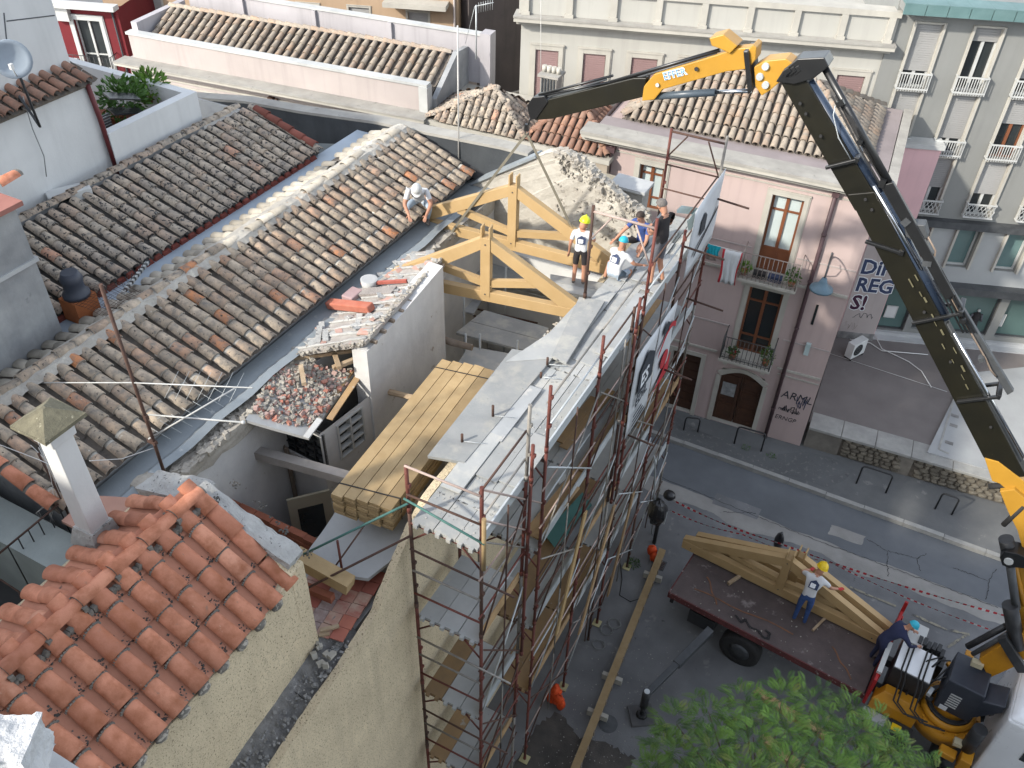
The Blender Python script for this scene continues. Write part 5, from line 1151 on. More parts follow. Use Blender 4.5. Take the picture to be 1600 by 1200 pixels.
m = MB(); m.bar(pz(500, 985, 7.2), pz(530, 978, 7.2), .05, .03); m.bar(pz(498, 992, 7.16), pz(515, 990, 7.16), .05, .03); tag(m.build('timber_offcut', wood_log), 'split timber offcuts at the end of the rubble ledge', 'timber')
m = MB(); m.bar(pz(462, 868, 7.72), pz(548, 915, 7.55), .2, .2); tag(m.build('timber_block', wood_stack), 'square yellow timber beam lying by the end of the orange roof', 'beam')
m = MB(); m.bar(pz(470, 915, 7.3), pz(520, 935, 7.3), .1, .12); m.build('brick_course', brick_m, gh)
# left party wall with rubble top
m = MB(); m.box(-8.1, -7.62, 4.7, 14.4, 0, 8.18); m.build('party_wall', plaster_site, gh)
m = MB(); m.box(-7.95, -7.56, 4.75, 8.2, 8.1, 8.34); m2 = MB(); m2.box(-7.9, -7.58, 10.9, 14.15, 8.1, 8.38); subdivided(m2, (.6, .3, .15, .09), .05, 3.5, 7).build('rubble_top', rubble_m, gh); m.prism([(-7.9, 4.72, 7.9), (-7.3, 4.72, 7.9), (-7.3, 4.78, 8.5), (-7.9, 4.78, 8.5)], (0, .3, 0)); m = subdivided(m, (.6, .3, .15, .09), .05, 3.5, 6); m.build('rubble_top', rubble_m, gh)
m = MB()
for _ in range(420):
    y = ru(4.8, 8.2) if rnd() < .75 else ru(11, 14.2); m.chunk((ru(-7.93, -7.56), y, 8.31 + ru(0, .04)), ru(.02, .07))
tag(m.build('wall_rubble', rubble_m, gh), kind='stuff')
for (U, Vv) in ((368, 675), (313, 727), (330, 785), (355, 795)):
    q = pz(U, Vv, 7.9 if Vv < 750 else 7.6); m = MB(); m.bar(q + V((-.2, 0, 0)), q + V((.06, 0, 0)), .09, .1); m.build('joist_stub', mat('cut yellow timber', (.44, .29, .10), (.36, .23, .08), 6, .8), gh)
# beams across
m = MB(); m.bar(pz(338, 690, 7.5), pz(562, 752, 7.5), .15, .15); tag(m.build('concrete_beam', mat('dusty grey beam', (.33, .31, .295), (.25, .235, .22), 4, .9, .2, 30), None), 'square dusty beam spanning the open rooms', 'beam')
m = MB(); a, b = pz(640, 516, 7.3), pz(738, 543, 7.3); m.tube([a, a.lerp(b, .3) + V((0, 0, .01)), a.lerp(b, .7) - V((0, 0, .01)), b], [.06, .07, .066, .06], 10); tag(m.build('round_beam', wood_old), 'old round beam sticking out of the white spine wall', 'beam')
m = MB(); a, b = pz(540, 598, 7.55), pz(648, 622, 7.55); m.tube([a, a.lerp(b, .4) + V((0, 0, .02)), b], [.06, .055, .05], 7); tag(subdivided(m, (.3, .15), .008, 8).build('split_log', wood_log), 'pale split log beside the plank stack', 'beam')
# brick partition
bw_ = thing('brick_partition', 'low partition of hollow red bricks inside the gutted house', 'wall', (-7.2, 6.3, 4.6))
br = []
for k in range(3): 
    q = MB(); q.box(-.145, .145, -.05, .05, -.058, .058); br.append(q.mesh('brick', brick_m))
for j in range(15):
    for i in range(6):
        put('brick', br[(i + j) % 3], Matrix.Translation((-7.55 + i * .302 + (.15 if j % 2 else 0) + ru(-.004, .004), 5.97 + ru(-.006, .006), 5.40 + j * .124)) , bw_)
m = MB(); m.box(-7.6, -5.85, 5.95, 5.98, 4.6, 7.16); m.build('mortar_bed', mat('pale mortar bed', (.40, .33, .29), (.34, .28, .25), 8, .95), bw_)
bw2 = thing('brick_base', 'short run of red bricks at the foot of the far white wall', 'wall', (-6.8, 7.4, 4.6))
for j in range(7):
    for i in range(5): put('brick', br[(i + j) % 3], Matrix.Translation((-7.25 + i * .302 + (.15 if j % 2 else 0), 7.6, 4.72 + j * .124)), bw2)
# boxed room with grid window and louvred window
FB1 = Fr(-7.75, 7.32, -4); m = MB()
u0, z0 = FB1.px(432, 702); u1, z1 = FB1.px(500, 668); u2, z2 = FB1.px(508, 722); hole = (u0, u2 - .02, (z0 + z2) / 2 - .02, min(z1 + .12, 7.76))
FB1.wall(m, .0, .92, 4.6, 7.85, [hole], .1); e1 = FB1.P(.92, 0, 0)
m.build('box_room_wall', plaster_site, gh)
g = MB(); h = hole; FB1.box(g, h[0], h[1], -.09, -.06, h[2], h[3]); 
gw_ = g.build('dark_window', glass_dark, gh); g = MB()
for k in range(6): uu = h[0] + (h[1] - h[0]) * k / 5; FB1.box(g, uu - .008, uu + .008, -.058, -.03, h[2], h[3])
for k in range(5): zz = h[2] + (h[3] - h[2]) * k / 4; FB1.box(g, h[0], h[1], -.056, -.032, zz - .008, zz + .008)
g.build('window_grid', black_metal, gw_)
FB2 = Fr(e1.x, e1.y, 82)
m = MB(); ua, za = FB2.px(521, 640); ub, zb = FB2.px(563, 612); uc, zc = FB2.px(529, 722)
lh_ = (max(ua, .12), ub, zc + .02, min(za, 7.75) - .03)
FB2.wall(m, 0, 1.2, 4.6, 7.82, [lh_], .1); m.build('box_room_wall', plaster_site, gh)
lw = MB(); FB2.box(lw, lh_[0], lh_[1], -.1, -.08, lh_[2], lh_[3]); lo_ = lw.build('louvred_window', glass_dark, gh); lw = MB()
um = (lh_[0] + lh_[1]) / 2; s_ = .035
for uu in (lh_[0] + s_ / 2, um, lh_[1] - s_ / 2): FB2.box(lw, uu - s_ / 2, uu + s_ / 2, -.08, .02, lh_[2], lh_[3])
for k in range(5): zz = lh_[2] + (lh_[3] - lh_[2]) * k / 4; FB2.box(lw, lh_[0], lh_[1], -.075, .015, zz - .014, zz + .014)
lw.build('window_frame', white_metal, lo_)
# debris covered slab over that room
m = MB(); c = [pz(383, 656, 8.38), pz(437, 566, 8.42), pz(556, 580, 8.06), pz(482, 684, 7.97)]
m.prism(c, (0, 0, -.05)); ds = subdivided(m, (.5, .25, .12), .012, 3).build('debris_slab', cement, gh)
m = MB(); c0, cx, cy_ = pz(383, 658, 7.9), pz(478, 686, 7.9) - pz(383, 658, 7.9), pz(437, 563, 7.98) - pz(383, 658, 7.9)
for _ in range(800):
    a, b = rnd(), ru(.1, 1.0); p = c[0].lerp(c[3], a).lerp(c[1].lerp(c[2], a), b) + V((0, 0, .01 + .03 * rnd())); m.chunk(p, ru(.012, .055), mi=0 if rnd() < .6 else 1 if rnd() < .5 else 2)
tag(m.build('tile_debris', [rubble_m, mat('broken red tile', (.34, .11, .075), (.42, .24, .19), 14, .95), mat('pinkish tile dust', (.42, .30, .27), (.34, .22, .19), 14, .95)], gh), kind='stuff')
for (q0, q1) in (((515, 655), (560, 588)), ((505, 640), (548, 580)), ((462, 672), (488, 640)), ((478, 684), (500, 655))):
    m = MB(); m.bar(pz(*q0, 8.03), pz(*q1, 8.1), .10, .025); m.build('roof_board', wood_deck if q0[0] > 500 else cement, gh)
# cream doors and props in the rooms
for i_, (c4, mm, lab) in enumerate(((((395, 790), (430, 735), (445, 775), (412, 815)), mat('cream door paint', (.46, .42, .32), (.40, .37, .28), 3, .7), 'cream glazed door leaning open inside the roofless room'), (((527, 735), (548, 690), (556, 708), (540, 745)), mat('cream door paint', (.46, .42, .32)), 'cream shutter leaning under the louvred window'))):
    pts = [pz(*c4[0], 6.0 if not i_ else 6.7), pz(*c4[1], 6.6 if not i_ else 7.1), pz(*c4[2], 6.6 if not i_ else 7.1), pz(*c4[3], 6.0 if not i_ else 6.7)]
    if i_ == 0:
        a0 = V((-7.25, 6.75, 4.65)); ed = V((.45, .5, 0)); t = thing('old_door', lab, 'door', a0); q = MB(); nn = ed.normalized().cross(V((0, 0, 1)))
        q.hexa([a0, a0 + ed, a0 + ed + nn * .04, a0 + nn * .04] + [p + V((0, 0, 2.0)) for p in (a0, a0 + ed, a0 + ed + nn * .04, a0 + nn * .04)]); q.build('leaf', mm, t)
        g = MB(); b0 = a0 + ed * .2 + V((0, 0, 1.0)); g.hexa([b0 - nn * .006, b0 + ed * .6 - nn * .006, b0 + ed * .6 + nn * .046, b0 + nn * .046] + [p + V((0, 0, .75)) for p in (b0 - nn * .006, b0 + ed * .6 - nn * .006, b0 + ed * .6 + nn * .046, b0 + nn * .046)]); g.build('pane', glass_dark, t)
for (U, Vv) in ((452, 770), (458, 775), (463, 780), (511, 780)):
    p = pz(U, Vv, 6.0); m = MB(); m.box(p.x - .025, p.x + .025, p.y - .025, p.y + .025, 4.6, 7.2); tag(m.build('timber_prop', wood_old), {452: 'old upright timber, nearest the cream door in the roofless room', 458: 'old upright timber between two others by the cream door', 463: 'old upright timber by the cream door, nearest the low bricks', 511: 'old upright timber standing alone beside the plank stack end'}[U], 'timber', 'upright timbers in the roofless room')
# spine wall and back rooms
m = MB(); m.prism([(-6.64, 8.35, 4.6), (-6.64, 10.6, 4.6), (-6.64, 10.6, 9.0), (-6.64, 9.4, 8.82), (-6.64, 8.35, 8.72)], (-.28, 0, 0)); m.box(-7.6, -6.92, 10.35, 10.6, 4.6, 8.35); m = subdivided(m, (1, .5, .25), .012, 2, 9); m.build('spine_wall', plaster_site, gh)
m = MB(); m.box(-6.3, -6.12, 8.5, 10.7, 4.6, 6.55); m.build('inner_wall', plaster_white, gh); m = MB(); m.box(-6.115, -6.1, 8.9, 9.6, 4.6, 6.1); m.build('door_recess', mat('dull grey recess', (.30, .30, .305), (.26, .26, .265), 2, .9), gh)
m = MB(); m.box(-7.6, -4.8, 13.95, 14.1, 4.6, 7.3); m.build('back_wall', plaster_white, gh)
# what is left of the old roof
nl, nr, fr2, fl = V((-7.92, 8.02, 8.42)), V((-6.66, 8.38, 8.90)), V((-6.82, 11.05, 8.98)), V((-7.92, 11.45, 8.42))
m = MB(); m.prism([nl, nr, fr2, fl], (0, 0, -.09)); m = subdivided(m, (1, .5, .25, .13), .016, 4, 3)
rem = m.build('roof_remnant', mat('roof bedding mortar', (.40, .385, .355), (.30, .265, .245), 4, .95, .9, 20, spot=((.46, .28, .24), 2.6, .58, .06), spot2=((.20, .18, .17), 12, .68, .05)), gh)
N = (nr - nl).cross(fl - nl).normalized()
if N.z < 0: N = -N
def onrem(a, b, h=0.0): return nl.lerp(nr, a).lerp(fl.lerp(fr2, a), b) + N * h
m = MB()
for k in range(13):
    b = (k + .4) / 13; pts = [onrem(a, b + ru(-.008, .008), .012) for a in [i / 9 * .98 for i in range(10)]]; m.tube(pts, [ru(.012, .034) for _ in pts], 6)
m.build('mortar_ridge', mortar_white, rem)
for k in range(60):
    a, b = ru(.03, .93), ru(.02, .98); q = MB(); q.boxm(Matrix.Translation(onrem(a, b, .022)) @ Matrix.Rotation(ru(0, 3.1), 4, 'Z') @ Matrix.Rotation(ru(-.3, .3), 4, 'X'), ru(.05, .16), ru(.06, .2), .016); q.build('broken_tile', mortar_white if rnd() < .6 else mat('pinkish broken tile', (.44, .25, .20), (.50, .34, .29), 12, .95), rem)
m = MB()
for k in range(190):
    b = rnd(); m.chunk(onrem(ru(.9, 1.0) , b, ru(-.02, .02)), ru(.012, .04))
    if rnd() < .5: m.chunk(onrem(rnd(), ru(-.02, .04), ru(-.05, .01)), ru(.015, .035))
tag(m.build('edge_rubble', rubble_m, rem), kind='stuff')
for k in range(9):
    q = onrem(1.0, .06 + k * .105, -.11); m = MB(); m.bar(q + V((-.3, 0, 0)), q + V((.03 + ru(0, .03), 0, 0)), .05, .05); m.build('batten_end', wood_old, rem)
for (a, b) in (((455, 560), (600, 540)), ((520, 575), (598, 545)), ((560, 530), (600, 548)), ((470, 572), (475, 600)), ((520, 545), (530, 575))):
    m = MB(); m.bar(pz(*a, 8.38), pz(*b, 8.42), .07, .06); m.build('broken_rafter', wood_log, rem)
m = MB(); m.boxm(Matrix.Translation(onrem(.30, .35, .12)) @ (nr - nl).to_track_quat('Y', 'Z').to_matrix().to_4x4() @ Matrix.Rotation(-.38, 4, 'Z'), .16, 1.02, .13); tag(m.build('terracotta_duct', mat('red clay duct', (.36, .10, .06), (.42, .17, .12), 4, .9, .3, 30), None, bevel=.02), 'long red clay duct lying on the roof remnant', 'duct')
m = MB(); m.boxm(Matrix.Translation(onrem(.33, .52, .06)) @ (nr - nl).to_track_quat('Y', 'Z').to_matrix().to_4x4() @ Matrix.Rotation(-.2, 4, 'Z'), .2, .95, .05); tag(m.build('perforated_tile', mat('perforated grey clay', (.20, .185, .175), (.33, .30, .28), 40, .9), None), 'grey perforated clay strip beside the red duct', 'tile')
m = MB(); m.boxm(Matrix.Translation(onrem(.42, .6, .09)) @ (nr - nl).to_track_quat('Y', 'Z').to_matrix().to_4x4() @ Matrix.Rotation(-.2, 4, 'Z'), .05, .95, .05); tag(m.build('red_lath', mat('red lath', (.32, .08, .06), (.38, .12, .09), 7, .85), None), 'thin red lath lying behind the red duct', 'lath')
t = thing('plaster_bucket', 'white plaster bucket on its crate at the roof remnant edge', 'bucket', onrem(.12, .52, 0)); q = onrem(.16, .58, .02); m = MB(); m.tube([q, q + V((0, 0, .2))], [.12, .145], 16); m.build('bucket', white_metal, t); m = MB(); m.tube([q + V((0, 0, .19)), q + V((0, 0, .204))], [.125, .125], 16); m.build('plaster_fill', cement, t)
m = MB(); q = onrem(.06, .48, .0); m.box(q.x - .12, q.x + .1, q.y - .16, q.y + .16, q.z, q.z + .16); tag(m.build('crate', mat('pinkish plastic crate', (.42, .30, .30), (.36, .25, .25), 5, .7), None, bevel=.02), 'dusty pink crate beside the white bucket', 'crate')
for (a, b, l) in ((.22, .12, .45), (.35, .1, .3), (.12, .2, .25)):
    m = MB(); m.boxm(Matrix.Translation(onrem(a, b, .05)) @ Matrix.Rotation(ru(.2, .8), 4, 'Z'), .09, l, .03); m.build('loose_batten', mortar_white, rem)
# ruined gable
gbl = thing('ruined_gable', 'crumbling pale rubble gable wall at the back of the site', 'wall', (-7, 15.2, 5))
sil = [(688, 420), (690, 330), (702, 304), (738, 288), (800, 262), (838, 246), (868, 236), (885, 240), (905, 252), (925, 268), (948, 288), (968, 306), (985, 322), (1012, 338), (1012, 430)]
GY = 14.2; pp = [py(u, v, GY) for u, v in sil]; m = MB(); m.prism([V((p.x, GY, max(4.5, p.z))) for p in pp], (0, .2, 0)); m = subdivided(m, (1, .5, .25, .13, .07), .05, 3.4, 4); m.build('wall', mat('crumbled gable plaster', (.47, .45, .40), (.37, .345, .30), 3.4, .95, 1.0, 16, spot=((.36, .31, .26), 3.0, .66, .05), spot2=((.22, .19, .165), 11, .70, .05)), gbl)
m = MB()
for k in range(420):
    i = int(ru(6, 13)); a, b = pp[i], pp[min(i + 1, 13)]; q = a.lerp(b, rnd()); m.chunk((q.x + ru(-.05, .02), GY + ru(-.06, .2), q.z - ru(-.02, .42) * rnd()), ru(.02, .075))
tag(m.build('exposed_rubble', rubble_m, gbl), kind='stuff')
m = MB(); xs_ = [p.x for p in pp]
for k in range(170):
    i = int(ru(6, 13)); a, b = pp[i], pp[i + 1]; q = a.lerp(b, rnd()); m.chunk((q.x, GY + ru(-.02, .03), q.z - 1.2 * rnd()), ru(.01, .05))
tag(m.build('bedded_rubble', gbl.children[0].data.materials[0], gbl), kind='stuff')
m = MB(); 
for a, b in ((2, 3), (3, 4), (4, 5)): m.bar(V((pp[a].x, GY + .1, pp[a].z + .03)), V((pp[b].x, GY + .1, pp[b].z + .03)), .3, .05)
m.build('coping_felt', lead, gbl)
m = MB(); a, b = py(962, 283, 15.3), py(1010, 298, 15.3); m.box(a.x, b.x, 15.1, 15.5, 7.8, a.z); m2 = subdivided(m, (.5, .25, .13), .015, 3); m2.build('pier', mat('grey gable pier', (.36, .35, .325), (.28, .27, .25), 3, .95, .6, 25), gbl)
m = MB(); m.box(a.x - .04, b.x + .06, 15.02, 15.55, a.z, a.z + .06); m.build('pier_cap', cement, gbl)
a = py(900, 272, 15.5); m = MB(); m.box(a.x, b.x - .1, 15.4, 15.6, 7.5, 8.7); m.build('pier', plaster_beige, gbl)
# ================================================================ trusses
def truss(name, fr, u0, u1, z0, zt, label, tie=.20, th=.13, fork=.2, group='timber roof trusses', ht=.19):
    t = thing(name, label, 'roof truss', fr.P((u0 + u1) / 2, 0, z0), group)
    uc = (u0 + u1) / 2
    m = MB(); fr.box(m, u0, u1, -th / 2, th / 2, z0, z0 + tie); m.build('tie_beam', wood_new, t, bevel=.008)
    hw = (u1 - u0) / 2; rise = zt - z0 - tie * .55
    for sgn in (-1, 1):
        ue = uc + sgn * hw; m = MB(); sl = (zt - (z0 + tie * .6)) / hw
        # rafter foot sits on the tie, head meets the post
        a = [(ue, z0 + tie + .002), (ue, z0 + tie + .055), (uc + sgn * .085, zt), (uc + sgn * .085, zt - ht * math.sqrt(1 + sl * sl)), (ue - sgn * .42, z0 + tie + .002)]
        pts = [fr.P(u, -th / 2 + .004, z) for u, z in a]; m.prism(pts, fr.n * (th - .008)); m.build('rafter', wood_new, t, bevel=.006)
        m = MB(); b0 = (uc + sgn * .085, z0 + tie + .16); q = .52; b1 = (uc + sgn * hw * q, zt - (zt - z0 - tie) * q - ht * .9)
        d = V((b1[0] - b0[0], b1[1] - b0[1])); d.normalize(); nrm = V((-d.y, d.x)) * .065
        m.prism([fr.P(u, -.045, z) for u, z in ((b0[0] - nrm.x, b0[1] - nrm.y), (b1[0] - nrm.x, b1[1] - nrm.y), (b1[0] + nrm.x, b1[1] + nrm.y), (b0[0] + nrm.x, b0[1] + nrm.y))], fr.n * .09); m.build('strut', wood_new, t)
    m = MB(); pw = .085
    fr.box(m, uc - pw, uc + pw, -th / 2 - .012, th / 2 + .012, z0 + tie * .55, zt + .02)
    for sgn in (-1, 1): fr.box(m, uc + sgn * pw - (.03 if sgn > 0 else 0), uc + sgn * pw + (.03 if sgn < 0 else 0), -th / 2 - .012, th / 2 + .012, zt + .02, zt + .02 + fork)
    m.build('king_post', wood_new, t, bevel=.006)
    m = MB()
    for uu, zz in ((uc, z0 + tie * .8), (uc, zt - .1), (u0 + .22, z0 + .12), (u1 - .22, z0 + .12)): m.tube([fr.P(uu, th / 2 + .013, zz), fr.P(uu, th / 2 + .022, zz)], .014, 6)
    m.build('bolt', grey_metal, t); return t
FT1 = Fr(-8.55, 12.55, 4); truss('truss', FT1, 0, 4.28, 8.27, 9.58, 'new timber roof truss hanging in the crane slings above the far end of the site')
FT2 = Fr(-7.75, 10.72, 10.5); truss('truss', FT2, 0, 3.45, 8.26, 9.5, 'new timber roof truss already set beside the white spine wall')
A3, B3 = pz(1070, 852, 1.3), pz(1375, 1003, 1.3); FT3 = Fr(A3.x, A3.y, math.degrees(math.atan2(B3.y - A3.y, B3.x - A3.x))); L3 = (B3 - A3).xy.length
truss('truss', FT3, -.05, L3 + .05, 1.27, 2.45, 'front one of the two timber roof trusses standing on the brown truck platform', tie=.25, ht=.25, th=.15)
FT4 = Fr(A3.x + .12, A3.y + .24, math.degrees(math.atan2(B3.y - A3.y, B3.x - A3.x))); truss('truss', FT4, .05, L3 + .12, 1.27, 2.40, 'rear one of the two timber roof trusses standing on the brown truck platform', tie=.25, ht=.25, th=.15)
# ================================================================ plank stack
p_nl, p_nr, p_fl, p_fr = pz(516, 772, 8.2), pz(612, 797, 8.2), pz(690, 561, 8.2), pz(762, 577, 8.2)
dL = (p_fl - p_nl).normalized(); dW = (p_nr - p_nl); Wd = dW.length; dW.normalize(); Ls_ = (p_fl - p_nl).length
st = thing('plank_stack', 'big strapped stack of new pine planks resting across the gutted house', 'plank stack', p_nl + dW * Wd / 2 + V((0, 0, -.42)))
pw_ = Wd / 5; pt = .046
pk = []
for k in range(4):
    q = MB(); q.box(-pw_ / 2 + .006, pw_ / 2 - .006, 0, Ls_ + ru(-.01, .01), -pt / 2 + .0015, pt / 2 - .0015); pk.append(q.mesh('plank', wood_stack))
for lay in range(9):
    for i in range(5):
        o_ = p_nl + dW * (pw_ * (i + .5) + (ru(-.012, .012) if lay else 0)) + dL * ru(-.012, .03) + V((0, 0, -pt * (lay + .5)))
        ddw = V((-dL.y, dL.x, 0)); M = Matrix((-ddw, dL, V((0, 0, 1)))).transposed().to_4x4(); M.translation = o_; put('plank', random.choice(pk), M, st)
for f in (.07, .93):
    c = p_nl + dL * Ls_ * f; m = MB(); a = c + V((0, 0, .003)); b = a + dW * Wd; m.bar(a, b, .02, .004); m.bar(b + dW * .004, b + dW * .004 + V((0, 0, -.42)), .02, .004, up=dW); m.bar(a - dW * .004, a - dW * .004 + V((0, 0, -.42)), .02, .004, up=dW); m.build('strap', rubber, st)
for f in (.18, .5, .85):
    c = p_nl + dL * Ls_ * f + V((0, 0, -.47)); m = MB(); m.bar(c - dW * .15, c + dW * (Wd + .2), .09, .09); m.build('bearer', wood_log, st)
# ================================================================ inside scaffold decks
ins = thing('inner_scaffold', 'low scaffold platforms with steel decks inside the gutted house', 'scaffolding', (-6, 12, 4.6))
def quad_deck(c4, z, nplank, name='deck_board', mm=None):
    p = [pz(*q, z) for q in c4]
    for k in range(nplank):
        a, b = k / nplank + .008, (k + 1) / nplank - .008
        q = [p[0].lerp(p[3], a), p[1].lerp(p[2], a), p[1].lerp(p[2], b), p[0].lerp(p[3], b)]; m = MB(); m.prism(q, (0, 0, -.05)); m.build(name, mm or deck_m, ins)
quad_deck(((757, 484), (858, 512), (838, 552), (712, 520)), 6.9, 2)
quad_deck(((733, 540), (806, 553), (760, 690), (655, 660)), 6.9, 2)
quad_deck(((690, 368), (905, 420), (880, 462), (690, 418)), 6.9, 2)
quad_deck(((860, 428), (968, 446), (955, 470), (860, 452)), 8.24, 2)
quad_deck(((730, 300), (1010, 345), (1000, 395), (690, 345)), 7.35, 3)
quad_deck(((690, 440), (760, 458), (740, 490), (690, 478)), 6.3, 2, mm=deck_low)
def inpole(u, v, z, z1=None, mm=None, r=.024):
    p = pz(u, v, z); m = MB(); m.tube([V((p.x, p.y, 4.6)), V((p.x, p.y, z1 or z + .35))], r, 7); m.build('upright', mm or zinc, ins)
for q in ((750, 545), (860, 552), (728, 545), (808, 555), (708, 425), (790, 440), (850, 545), (725, 480), (640, 560)): inpole(*q, 6.9)
for q in ((706, 366), (732, 372), (870, 395), (885, 400), (790, 385), (742, 370), (925, 415)): inpole(*q, 6.9, 7.5, rust_brown, .03)
for (a, b, z) in (((690, 425), (900, 475), 6.6), ((690, 470), (840, 505), 6.2), ((690, 480), (840, 520), 5.9), ((880, 450), (960, 465), 7.0), ((760, 590), (660, 700), 6.4), ((810, 570), (740, 690), 6.5)):
    m = MB(); m.tube([pz(*a, z), pz(*b, z)], .02, 6); m.build('ledger', rust_brown if z < 6.5 else zinc, ins)
m = MB(); m.prism([pz(700, 368, 7.0), pz(885, 400, 7.0), pz(885, 400, 7.0) + V((0, .04, -.9)), pz(700, 368, 7.0) + V((0, .04, -.9))], (0, .05, 0)); m.build('plywood_sheet', mat('grey plywood', (.38, .375, .365), (.32, .32, .31), 2, .85), ins)
m = MB(); 
for _ in range(160):
    p = pz(ru(845, 880), ru(470, 560), 8.2); q = V((-4.66 + ru(-.12, .1), ru(8.5, 12), 8.17)); m.ball(q, ru(.015, .06), ru(.015, .06), ru(.01, .03), n=5, m=3, jit=.3)
tag(m.build('wall_head_rubble', rubble_m, gh), kind='stuff')
# ================================================================ street scaffold
sc = thing('scaffolding', 'tall rusty scaffold with dusty steel decks along the street front', 'scaffolding', (-3.9, 10.5, 0))
XI, XO = -4.40, -3.36; YS = [6.05, 7.25, 7.85, 9.65, 11.45, 13.25, 15.05]; BAYS = [(6.05, 7.25), (7.85, 9.65), (9.65, 11.45), (11.45, 13.25), (13.25, 15.05)]; LV = [2.5, 4.5, 6.5, 8.5]
def pole(x, y, z0, z1, mats_, name='standard'):
    zc = z0; k = 0
    while zc < z1 - .05:
        ze = min(z1, (LV[[i for i in range(4) if LV[i] > zc + .05][0]] + .12) if any(v > zc + .05 for v in LV) else z1)
        m = MB(); m.tube([V((x, y, zc)), V((x, y, ze))], .026, 8); m.tube([V((x, y, zc)), V((x, y, zc + .1))], .032, 8)
        for zz in (zc + .5, zc + 1.0): 
            if zz < ze - .1: m.boxm(Matrix.Translation((x + .028, y, zz)), .03, .05, .05)
        m.build(name, mats_[k % len(mats_)], sc); zc = ze; k += 1
tops_o = {6.05: 9.62, 7.25: 9.95, 7.85: 9.8, 9.65: 9.4, 11.45: 10.42, 13.25: 9.3, 15.05: 10.3}; tops_i = {6.05: 9.45, 7.25: 8.4, 7.85: 8.4, 9.65: 8.4, 11.45: 10.35, 13.25: 8.4, 15.05: 10.2}
mixes = [[rust_red, rust_brown], [rust_brown, rust_red, rust_red], [pole_grey, rust_red], [rust_red], [rust_brown, pole_grey]]
for i, y in enumerate(YS):
    pole(XO, y, .03, tops_o[y], mixes[i % 5][::-1] if y == 9.65 else mixes[(i + 1) % 5]); pole(XI, y, .03, tops_i[y], mixes[i % 5])
    for x in (XI, XO): m = MB(); m.box(x - .09, x + .09, y - .09, y + .09, 0.008, .03); m.build('base_plate', mat('pale yellow base board', (.46, .42, .24), (.40, .36, .2), 5, .9), sc)
for y in (7.25, 10.95): pole(XO + .07, y, 4.6, 9.3, [rust_red])
pole(XO, 10.95, .03, 9.1, [rust_brown, pole_grey])
def tb(a, b, r, m_, name): q = MB(); q.tube([a, b], r, 7); return q.build(name, m_, sc)
for y in YS:
    for z in LV:
        tb(V((XI, y, z - .07)), V((XO, y, z - .07)), .022, random.choice([rust_red, rust_brown]), 'transom')
        if y in (6.05, 7.25, 7.85, 11.45, 15.05): 
            tb(V((XI, y, z - .42)), V((XI + .3, y, z - .09)), .014, rust_red, 'gusset'); tb(V((XO, y, z - .42)), V((XO - .3, y, z - .09)), .014, rust_red, 'gusset')
ends = random.Random(4)
for z in LV:
    for zz, mm in ((z + .5, rust_red), (z + 1.0, pole_grey)):
        tb(V((XI, 6.02, zz - .02)), V((XO, 6.02, zz)), .016, mm if z < 8 else [rust_brown, pole_pale][zz > z + .7], 'end_rail')
    if z < 8: tb(V((XI, 6.0, z + 1.45)), V((XO + .5, 6.0, z + 1.42)), .016, ends.choice([rust_brown, pole_grey]), 'end_rail')
tb(V((XI - .02, 5.98, 8.93)), V((XO + .08, 5.98, 8.72)), .016, pole_green, 'end_rail')
tb(V((XO, 6.05, 9.58)), V((XO + .02, 7.75, 7.7)), .015, pole_pale, 'brace'); tb(V((XO, 6.05, 9.05)), V((XO + .02, 7.45, 7.4)), .015, pole_pale, 'brace'); tb(V((XO, 6.05, 8.65)), V((XO + .03, 7.3, 7.2)), .013, pole_grey, 'brace')
for z in LV:
    for (a, b) in BAYS:
        for k, zz in enumerate((z + .5, z + 1.0)):
            if z > 8 and a > 13: pass
            tb(V((XO - .03, a, zz + ru(-.01, .01))), V((XO - .03, b, zz + ru(-.01, .01))), .016, random.choice([pole_grey, rust_brown, rust_brown, zinc]), 'guard_rail')
        if z < 8.4 or True:
            z0_ = z - 1.9; tb(V((XO + .03, a, z0_ + .1)), V((XO + .03, b, z - .15)), .014, random.choice([pole_grey, zinc, rust_brown]), 'brace')
            if rnd() < .7: tb(V((XO + .045, b, z0_ + .1)), V((XO + .045, a, z - .15)), .014, random.choice([pole_grey, zinc, rust_brown]), 'brace')
        tb(V((XO + .05, (a + b) / 2, z - 1.95)), V((XO + .05, (a + b) / 2, z + .25)), .013, random.choice([rust_brown, pole_grey]), 'mid_tube')
        for zz in (z - .55, z - 1.3): tb(V((XO + .02, a - .1, zz + ru(-.05, .05))), V((XO + .02, b + .1, zz + ru(-.05, .05))), .014, random.choice([rust_brown, rust_red, pole_pale]), 'guard_rail')
        # steel decks
        for k in range(3):
            w_ = (XO - XI - .08) / 3; x0 = XI + .04 + k * w_; dx = ru(-.004, .004)
            m = MB(); m.box(x0 + .005 + dx, x0 + w_ - .005 + dx, a - .02 if a < 7 else a + .02, b - .02, z - .055, z); ye = a - .02 if a < 7 else a + .02
            for xx in (x0 + .05, x0 + w_ - .11): m.box(xx, xx + .06, ye - .05, ye - .002, z - .06, z + .002)
            m.build('deck_board', deck_m if z > 8 else (deck_low if rnd() < .72 else wood_deck), sc)
        m = MB(); m.box(XO - .045, XO - .02, a + .03, b - .03, z + .005, z + .19); m.build('toe_board', zinc if z > 8 or rnd() < .75 else wood_deck, sc)
for k in range(3):
    w_ = (XO - XI - .08) / 3; x0 = XI + .04 + k * w_; m = MB(); m.box(x0 + .004, x0 + w_ - .004, 7.05 + .05 * k, 8.12 + .04 * k, 8.508, 8.53); m.build('loose_deck_board', deck_m, sc)
